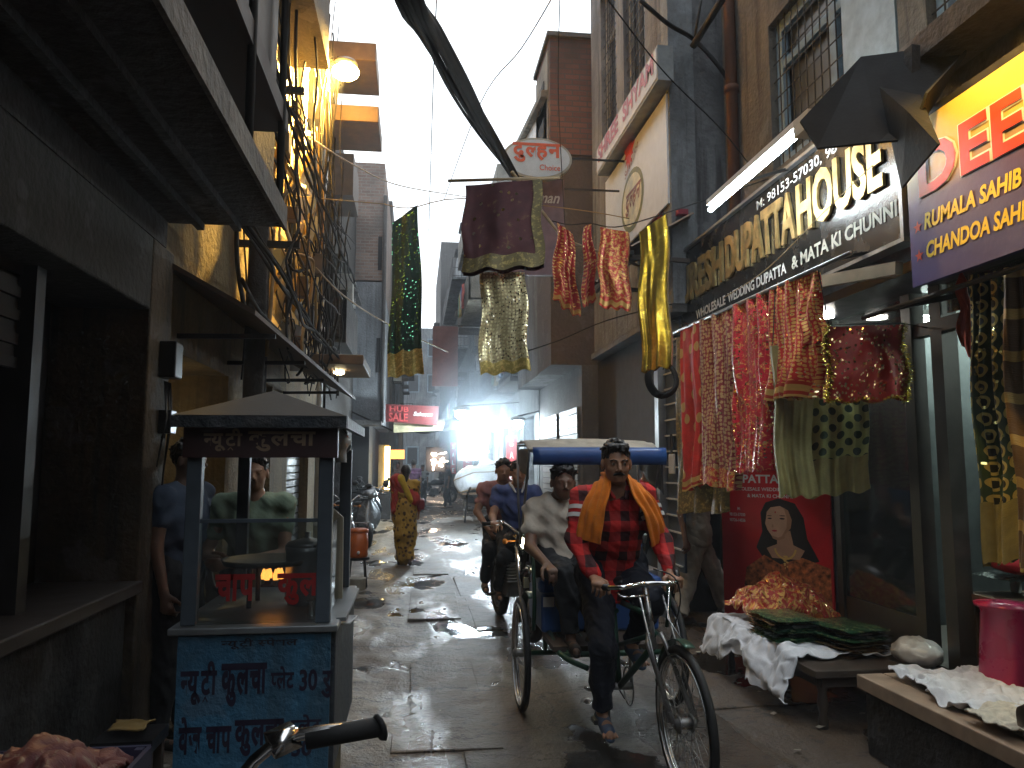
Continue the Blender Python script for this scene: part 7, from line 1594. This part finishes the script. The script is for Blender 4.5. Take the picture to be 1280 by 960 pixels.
# ================================================================== PEOPLE
RJ = lambda n, c1, c2: None
m_, nt, bs = newmat('red_black_plaid'); sp = nt.nodes.new('ShaderNodeSeparateXYZ'); L(nt, coords(nt), sp.inputs[0])
nz_ = noise_t(nt, coords(nt), 6, 2)
wx = mth(nt, 'ADD', sp.outputs[0], mth(nt, 'MULTIPLY', nz_.outputs['Fac'], .03)); wz = mth(nt, 'ADD', sp.outputs[2], mth(nt, 'MULTIPLY', nz_.outputs['Fac'], .03))
fx = mth(nt, 'LESS_THAN', mth(nt, 'FRACT', mth(nt, 'MULTIPLY', wx, 9)), .48); fz = mth(nt, 'LESS_THAN', mth(nt, 'FRACT', mth(nt, 'MULTIPLY', wz, 9)), .48)
c = mix(nt, mth(nt, 'MULTIPLY', mth(nt, 'ADD', fx, fz), .5), (.62, .02, .018), (.035, .006, .008))
L(nt, c, bs.inputs['Base Color']); bs.inputs['Roughness'].default_value = .8; bump(nt, noise_t(nt, coords(nt), 14, 5).outputs['Fac'], bs, .5, .02); PLAID = m_
def clothm(name, col, var=.25): 
    if name in _mc: return _mc[name]
    m, nt, b = newmat(name); co = coords(nt); n = noise_t(nt, co, 7, 5)
    L(nt, ramp(nt, n.outputs['Fac'], [(.3, tuple(q * (1 - var) for q in col)), (.7, tuple(q * (1 + var) for q in col))]), b.inputs['Base Color']); b.inputs['Roughness'].default_value = .85
    bump(nt, n.outputs['Fac'], b, .5, .02); _mc[name] = m; return m
JEAN = clothm('dark_jeans', (.008, .011, .022)); DKT = clothm('dark_trousers', (.012, .013, .016)); BEI = clothm('beige_shirt', (.5, .46, .39)); OFFW = clothm('off_white_cotton', (.42, .38, .31)); BLU = clothm('blue_shirt', (.05, .075, .2)); GRN = clothm('grey_green_shirt', (.2, .27, .19)); DBL = clothm('dim_blue_shirt', (.05, .07, .11)); RCH = clothm('dusty_red_shirt', (.3, .14, .13)); SAN = simple('dark_sandal', (.03, .022, .018), .5)
J = dict(pel=(1.125, 4.38, .96), chest=(1.11, 4.27, 1.22), neck=(1.10, 4.2, 1.415), head=(1.095, 4.15, 1.55), shL=(1.275, 4.23, 1.365), shR=(.925, 4.23, 1.365),
         elL=(1.33, 4.13, 1.13), elR=(.865, 4.15, 1.13), wrL=(1.325, 3.95, .985), wrR=(.925, 3.99, .965), hiL=(1.215, 4.38, .92), hiR=(1.03, 4.38, .92),
         knL=(1.235, 4.0, .83), knR=(1.0, 4.13, .58), anL=(1.2, 4.25, .58), anR=(1.02, 4.23, .235), hdL=(0, -1, -.25), hdR=(.05, -1, -.25), foL=(0, -1, -.1), foR=(0, -1, -.15), thL=(-1, 0, 0), thR=(1, 0, 0))
drv, P_ = person('rickshaw driver in a red and black checked shirt with an orange scarf', J, (0.0, -1, 0), PLAID, JEAN, simple('blue_grey_slipper', (.06, .09, .15), .6), res=.006, curlL=.75, curlR=.75, palmL=(0, 0, -1), palmR=(0, 0, -1), eyes=True, mustache=True, long_top=.08, loose=1.0, hF=(-.08, -1, -.05), collar=PLAID, skin=SKIN)
for s_, e_, w_ in (('L', J['shL'], J['elL']), ('R', J['shR'], J['elR'])):
    for q in (.3, .48):
        a_ = V(e_).lerp(V(w_), q); d_ = (V(w_) - V(e_)).normalized(); m = MB(); e1 = d_.orthogonal().normalized(); e2 = d_.cross(e1)
        m.grid(lambda u, v, a_=a_, d_=d_, e1=e1, e2=e2: a_ + d_ * ((v - .5) * .024) + (e1 * math.cos(u * 2 * PI) + e2 * math.sin(u * 2 * PI)) * .074, 24, 1); m.build('sleeve_band', simple('white_band', (.6, .58, .55), .7), drv, True)
# orange scarf
SCF = fabric('orange_scarf', (.75, .21, .01), rough=.85)
t_ = thing('scarf', 'bright orange scarf round the neck of the rickshaw driver', 'scarf', (1.1, 4.15, 1.15))
path = smoothp([V(p) for p in ((.925, 4.1, 1.135), (.935, 4.085, 1.22), (.955, 4.085, 1.31), (.995, 4.11, 1.39), (1.03, 4.17, 1.455), (1.065, 4.26, 1.475), (1.105, 4.3, 1.475), (1.145, 4.26, 1.475), (1.175, 4.17, 1.455), (1.2, 4.1, 1.39), (1.245, 4.075, 1.31), (1.28, 4.075, 1.22), (1.3, 4.1, 1.125))], 6)
n_ = len(path) - 1
def scf(u, v, o=0.0):
    i = v * n_; k = min(int(i), n_ - 1); p = path[k].lerp(path[k + 1], i - k); t = abs(v - .5) * 2; d = (path[k + 1] - path[k]).normalized()
    cen = V((1.105, 4.24, p.z)); out = (p - cen); out.z = 0; out = out.normalized() if out.length > .01 else V((0, -1, 0)); out = (out + V((0, -.8 * t, 0.35))).normalized(); sd = d.cross(out).normalized(); wd = .062 + .075 * min(1, t * 1.25)
    return p + sd * (u - .5) * wd + out * (.012 * math.cos((u - .5) * PI) + .007 * math.sin(u * 19 + v * 3) + .004 * math.sin(v * 40 + u * 6) + o)
m = MB(); m.grid(lambda u, v: scf(u, v, .014), 22, 150, .12, 1.2); m.build('cloth', SCF, t_, True, solid=.007)
m = MB(); m.grid(lambda u, v: scf(u * .9, v * .96 + .02, .002), 22, 150, .12, 1.2); m.build('lower_fold', SCF, t_, True, solid=.007)
# passenger
J = dict(pel=(.97, 5.1, .97), chest=(.95, 5.13, 1.22), neck=(.95, 5.1, 1.395), head=(.955, 5.06, 1.52), shL=(1.12, 5.12, 1.33), shR=(.78, 5.12, 1.33), elL=(1.17, 5.0, 1.1), elR=(.73, 4.98, 1.1), wrL=(1.08, 4.8, 1.03), wrR=(.8, 4.78, 1.02),
         hiL=(1.05, 5.08, .95), hiR=(.88, 5.08, .95), knL=(1.06, 4.68, .92), knR=(.9, 4.68, .92), anL=(1.06, 4.62, .57), anR=(.93, 4.62, .57))
J = {k: (v[0] - .01, v[1] - (.1 if k[:2] not in ('an', 'kn') else .03), v[2] - (.07 if k[:2] not in ('an', 'kn') else .02)) for k, v in J.items()}; J['head'] = (.945, 4.93, 1.425)
person('rickshaw passenger in a beige shirt and dark trousers on the blue seat', J, (0, -1, 0), BEI, DKT, SAN, res=.01, skin=SKIND, sleeve='short', loose=1.08, palmL=(0, 0, -1), palmR=(0, 0, -1), long_top=.06)
# riders
J = dict(pel=(1.0, 7.55, .88), chest=(.98, 7.5, 1.15), neck=(.98, 7.46, 1.33), head=(.985, 7.42, 1.455), shL=(1.15, 7.48, 1.28), shR=(.8, 7.48, 1.28), elL=(1.22, 7.36, 1.08), elR=(.73, 7.38, 1.05), wrL=(1.3, 7.2, 1.03), wrR=(.72, 7.13, 1.02),
         hiL=(1.09, 7.55, .84), hiR=(.9, 7.55, .84), knL=(1.2, 7.2, .7), knR=(.83, 7.22, .68), anL=(1.22, 7.42, .4), anR=(.8, 7.5, .36))
person('young motorcyclist in a dark blue shirt with a white collar', J, (0, -1, 0), BLU, DKT, SAN, res=.01, sleeve='short', collar=clothm('white_collar', (.6, .6, .6)), palmL=(0, 0, -1), palmR=(0, 0, -1), curlL=.7, curlR=.7)
J = {k: tuple(V(v) + V((-.1, .42, .02))) for k, v in J.items()}; J['wrL'] = (1.0, 7.75, .9); J['wrR'] = (.72, 7.7, .9); J['elR'] = (.62, 7.85, 1.07); J['anR'] = (.7, 7.85, .38)
person('pillion passenger in a dusty red shirt behind the motorcyclist', J, (0, -1, 0), RCH, DKT, SAN, res=.012, sleeve='short')
# walking man in off white
J, k = stand(2.62, 7.55, (.88, .3), 1.66, stride=.42, arm=.12, lean=.04)
J['knL'] = (2.84, 7.66, .52); J['anL'] = (2.98, 7.72, .11); J['knR'] = (2.56, 7.52, .5); J['anR'] = (2.42, 7.42, .09); J['wrR'] = (2.42, 7.25, .84); J['elR'] = (2.42, 7.36, 1.08)
J = {k: tuple(V(v) + V((.16, .0, 0))) for k, v in J.items()}
person('man in loose off white clothes striding past the red cloths', J, (.88, .3), OFFW, OFFW, SAN, res=.01, scale=k, sleeve='short', long_top=.1, pants_loose=1.35, loose=1.1, skin=SKIND)
J, k = stand(2.62, 8.6, (0, -1), 1.6)
person('person in dark red standing behind the striding man', J, (0, -1), clothm('dark_red_shirt', (.3, .02, .03)), DKT, SAN, res=.014, scale=k, skin=SKIND)
# vendor and customer by the cart
J, k = stand(PY(318, 650, 4.75).x, 4.75, (.1, -1), 1.6, lean=.03); J['wrL'] = tuple(V(J['pel']) + V((-.04, -.33, .12))); J['elL'] = tuple(V(J['pel']) + V((.2, -.12, .14))); J['wrR'] = tuple(V(J['pel']) + V((.0, -.34, .1))); J['elR'] = tuple(V(J['pel']) + V((-.24, -.1, .14)))
person('food vendor in a grey green shirt standing behind his cart', J, (.1, -1), GRN, DKT, SAN, res=.01, scale=k, sleeve='short', skin=SKIN)
J, k = stand(PY(222, 650, 4.6).x, 4.62, (.9, -.3), 1.68, lean=.02)
person('customer in a dim blue shirt waiting left of the food cart', J, (.9, -.3), DBL, DKT, SAN, res=.012, scale=k, sleeve='short', skin=SKIND)
# woman in sari, walking away
wx_, wy_ = PY(506, 703, 12.1).x, 12.1
J, k = stand(wx_, wy_, (.05, 1), 1.53, stride=.12, arm=.03)
YSA = fabric('yellow_sari', (.45, .28, .03), (.12, .1, .02), 'dots', 12, .35, .9, accm=0, rough=.7)
m_, nt, bs = newmat('mustard_print'); co = coords(nt); vo = nd(nt, 'ShaderNodeTexVoronoi'); vo.inputs['Scale'].default_value = 16; L(nt, co, vo.inputs['Vector'])
L(nt, mix(nt, mth(nt, 'LESS_THAN', vo.outputs['Distance'], .38), (.42, .25, .03), (.1, .05, .01)), bs.inputs['Base Color']); bs.inputs['Roughness'].default_value = .8; MUST = m_
RSH = clothm('red_shawl', (.35, .03, .02))
wt, P2 = person('woman in a mustard sari with a red shawl walking away', J, (.05, 1), MUST, MUST, SAN, res=.01, scale=k, female=True, hairlong=True, sleeve='short', pants_loose=1.2)
s = SDF((wx_ - .4, wy_ - .4, 0), (wx_ + .4, wy_ + .4, 1.6), .012)
s.cap((wx_, wy_, .9), (wx_, wy_ + .02, .5), .17, .18, .05); s.cap((wx_, wy_, .5), (wx_ - .02, wy_ + .05, .12), .17, .12, .05); s.wrinkle(.012, 30, 4, .15); s.build('sari', MUST, wt)
s = SDF((wx_ - .4, wy_ - .4, .7), (wx_ + .4, wy_ + .4, 1.5), .01)
s.cap((wx_ - .14, wy_ - .03, 1.3), (wx_ + .12, wy_ - .06, 1.0), .1, .1, .04, flat=((0, 1, 0), 1.0)); s.cap((wx_ - .16, wy_, 1.2), (wx_ - .14, wy_, .85), .07, .08, .04); s.cap((wx_ + .14, wy_ - .05, 1.05), (wx_ + .2, wy_, .88), .07, .06, .04); s.wrinkle(.01, 34, 6, .4); s.build('shawl', RSH, wt)
s = SDF((wx_ - .4, wy_ - .4, .7), (wx_ + .4, wy_ + .4, 1.6), .01); s.cap((wx_ - .08, wy_ - .12, 1.34), (wx_ + .08, wy_ - .15, 1.0), .05, .04, .03); s.wrinkle(.006, 40, 6, .4); s.build('sari_end', clothm('yellow_end', (.5, .33, .02)), wt)
b = thing('handbag', 'dark red handbag carried by the woman in the mustard sari', 'handbag', (wx_ + .24, wy_, .85)); MB().box((wx_ + .24, wy_ - .02, .93), (.1, .18, .17)).build('bag', simple('dark_red_leather', (.2, .03, .04), .4), b, bevel=.03); MB().tube(smoothp([V((wx_ + .22, wy_ - .08, 1.0)), V((wx_ + .17, wy_, 1.22)), V((wx_ + .22, wy_ + .05, 1.0))], 4), .008, 6).build('strap', DWOOD, b, True)
# far people
for (px, yy, F, tp, lab, hh) in ((517, 24, (0, 1), clothm('violet_shirt', (.1, .04, .1)), 'far walker in a violet shirt ahead of the woman in the sari', 1.65), (528, 29.2, (0, -1), clothm('pale_shirt', (.35, .38, .4)), 'far rider in a pale shirt on the dim scooter', 1.5), (497, 27, (0, -1), clothm('brown_shirt', (.1, .06, .04)), 'far bystander in brown near the orange glow', 1.6), (560, 27, (-1, 0), clothm('dim_shirt', (.07, .07, .08)), 'far bystander in grey at the right shop fronts', 1.6)):
    p = PY(px, 600, yy); J, k = stand(p.x, yy, F, hh, stride=.15, arm=.05); person(lab, J, F, tp, DKT, SAN, res=.02, scale=k, sleeve='short', skin=SKIND)
t_ = thing('standing_sign', 'white oval plate on the shutter frame behind the rickshaw', 'sign', (2.56, 8.1, 1.2))
p = PX(840, 580, 2.56); MB().box(p, (.02, .17, .2)).build('plate', WHITEP, t_, bevel=.04); MB().bb((2.555, p.y - .03, p.z + .09), (2.57, p.y + .03, p.z + .3)).build('hanger', IRON, t_)
# slatted shutter frame right of the driver
t_ = thing('shutter_gate', 'grey steel post and white slatted gate behind the hanging red cloths', 'gate', (2.6, 8.1, .2))
p0 = PX(826, 500, 2.55).y; MB().bb((2.5, p0 - .06, .0), (2.6, p0 + .06, 3.04)).build('post', ALU, t_)
for k in range(15): MB().bb((2.56, p0 - .5, .55 + k * .16), (2.58, p0 - .07, .565 + k * .16)).build('slat', WHITEP, t_)
MB().bb((2.585, p0 - .52, .5), (2.61, p0 - .062, 3.03)).build('back_panel', simple('slate_blue', (.06, .08, .12), .4), t_)
MB().bb((2.15, 8.15, 0), (2.62, 10.9, .42)).build('step', simple('pale_step', (.35, .36, .38), .6), None, label='pale raised step behind the rickshaw on the right', cat='step', bevel=.01)

# ================================================================== air
hz = MB().bb((-14, -3, -1.2), (14, 70, 15.4)).build('haze', None, None, kind='stuff')
m_ = bpy.data.materials.new('haze'); m_.use_nodes = True; nt = m_.node_tree; nt.nodes.clear(); o_ = nt.nodes.new('ShaderNodeOutputMaterial'); v_ = nt.nodes.new('ShaderNodeVolumePrincipled')
v_.inputs['Density'].default_value = .0035; v_.inputs['Color'].default_value = (.82, .9, 1, 1); L(nt, v_.outputs[0], o_.inputs['Volume']); hz.data.materials.clear(); hz.data.materials.append(m_)
sk = MB().ball((1.6, 17.5, 2.9), 1, 20, 14, sc=(1.5, 6.5, 1.9)).build('smoke', _mc['dark_interior'], None, kind='stuff')
m_ = bpy.data.materials.new('smoke'); m_.use_nodes = True; nt = m_.node_tree; nt.nodes.clear(); o_ = nt.nodes.new('ShaderNodeOutputMaterial'); v_ = nt.nodes.new('ShaderNodeVolumePrincipled')
v_.inputs['Color'].default_value = (.75, .88, 1, 1); co = coords(nt); nn_ = noise_t(nt, co, .9, 4)
vl = nt.nodes.new('ShaderNodeVectorMath'); vl.operation = 'LENGTH'; mp = nt.nodes.new('ShaderNodeMapping'); mp.inputs['Location'].default_value = (-1.6 / 1.5, -17.5 / 6.5, -2.9 / 1.9); mp.inputs['Scale'].default_value = (1 / 1.5, 1 / 6.5, 1 / 1.9); L(nt, co, mp.inputs[0]); L(nt, mp.outputs[0], vl.inputs[0])
fall = mth(nt, 'MAXIMUM', mth(nt, 'SUBTRACT', 1.0, vl.outputs['Value']), 0); L(nt, mth(nt, 'MULTIPLY', mth(nt, 'MULTIPLY', fall, mth(nt, 'MAXIMUM', mth(nt, 'SUBTRACT', nn_.outputs['Fac'], .3), 0)), 1.1), v_.inputs['Density']); L(nt, v_.outputs[0], o_.inputs['Volume']); sk.data.materials.clear(); sk.data.materials.append(m_)
print('OBJECTS', len(bpy.data.objects), 'TRIS', sum(len(o.data.loop_triangles) or len(o.data.polygons) * 2 for o in bpy.data.objects if o.type == 'MESH'))
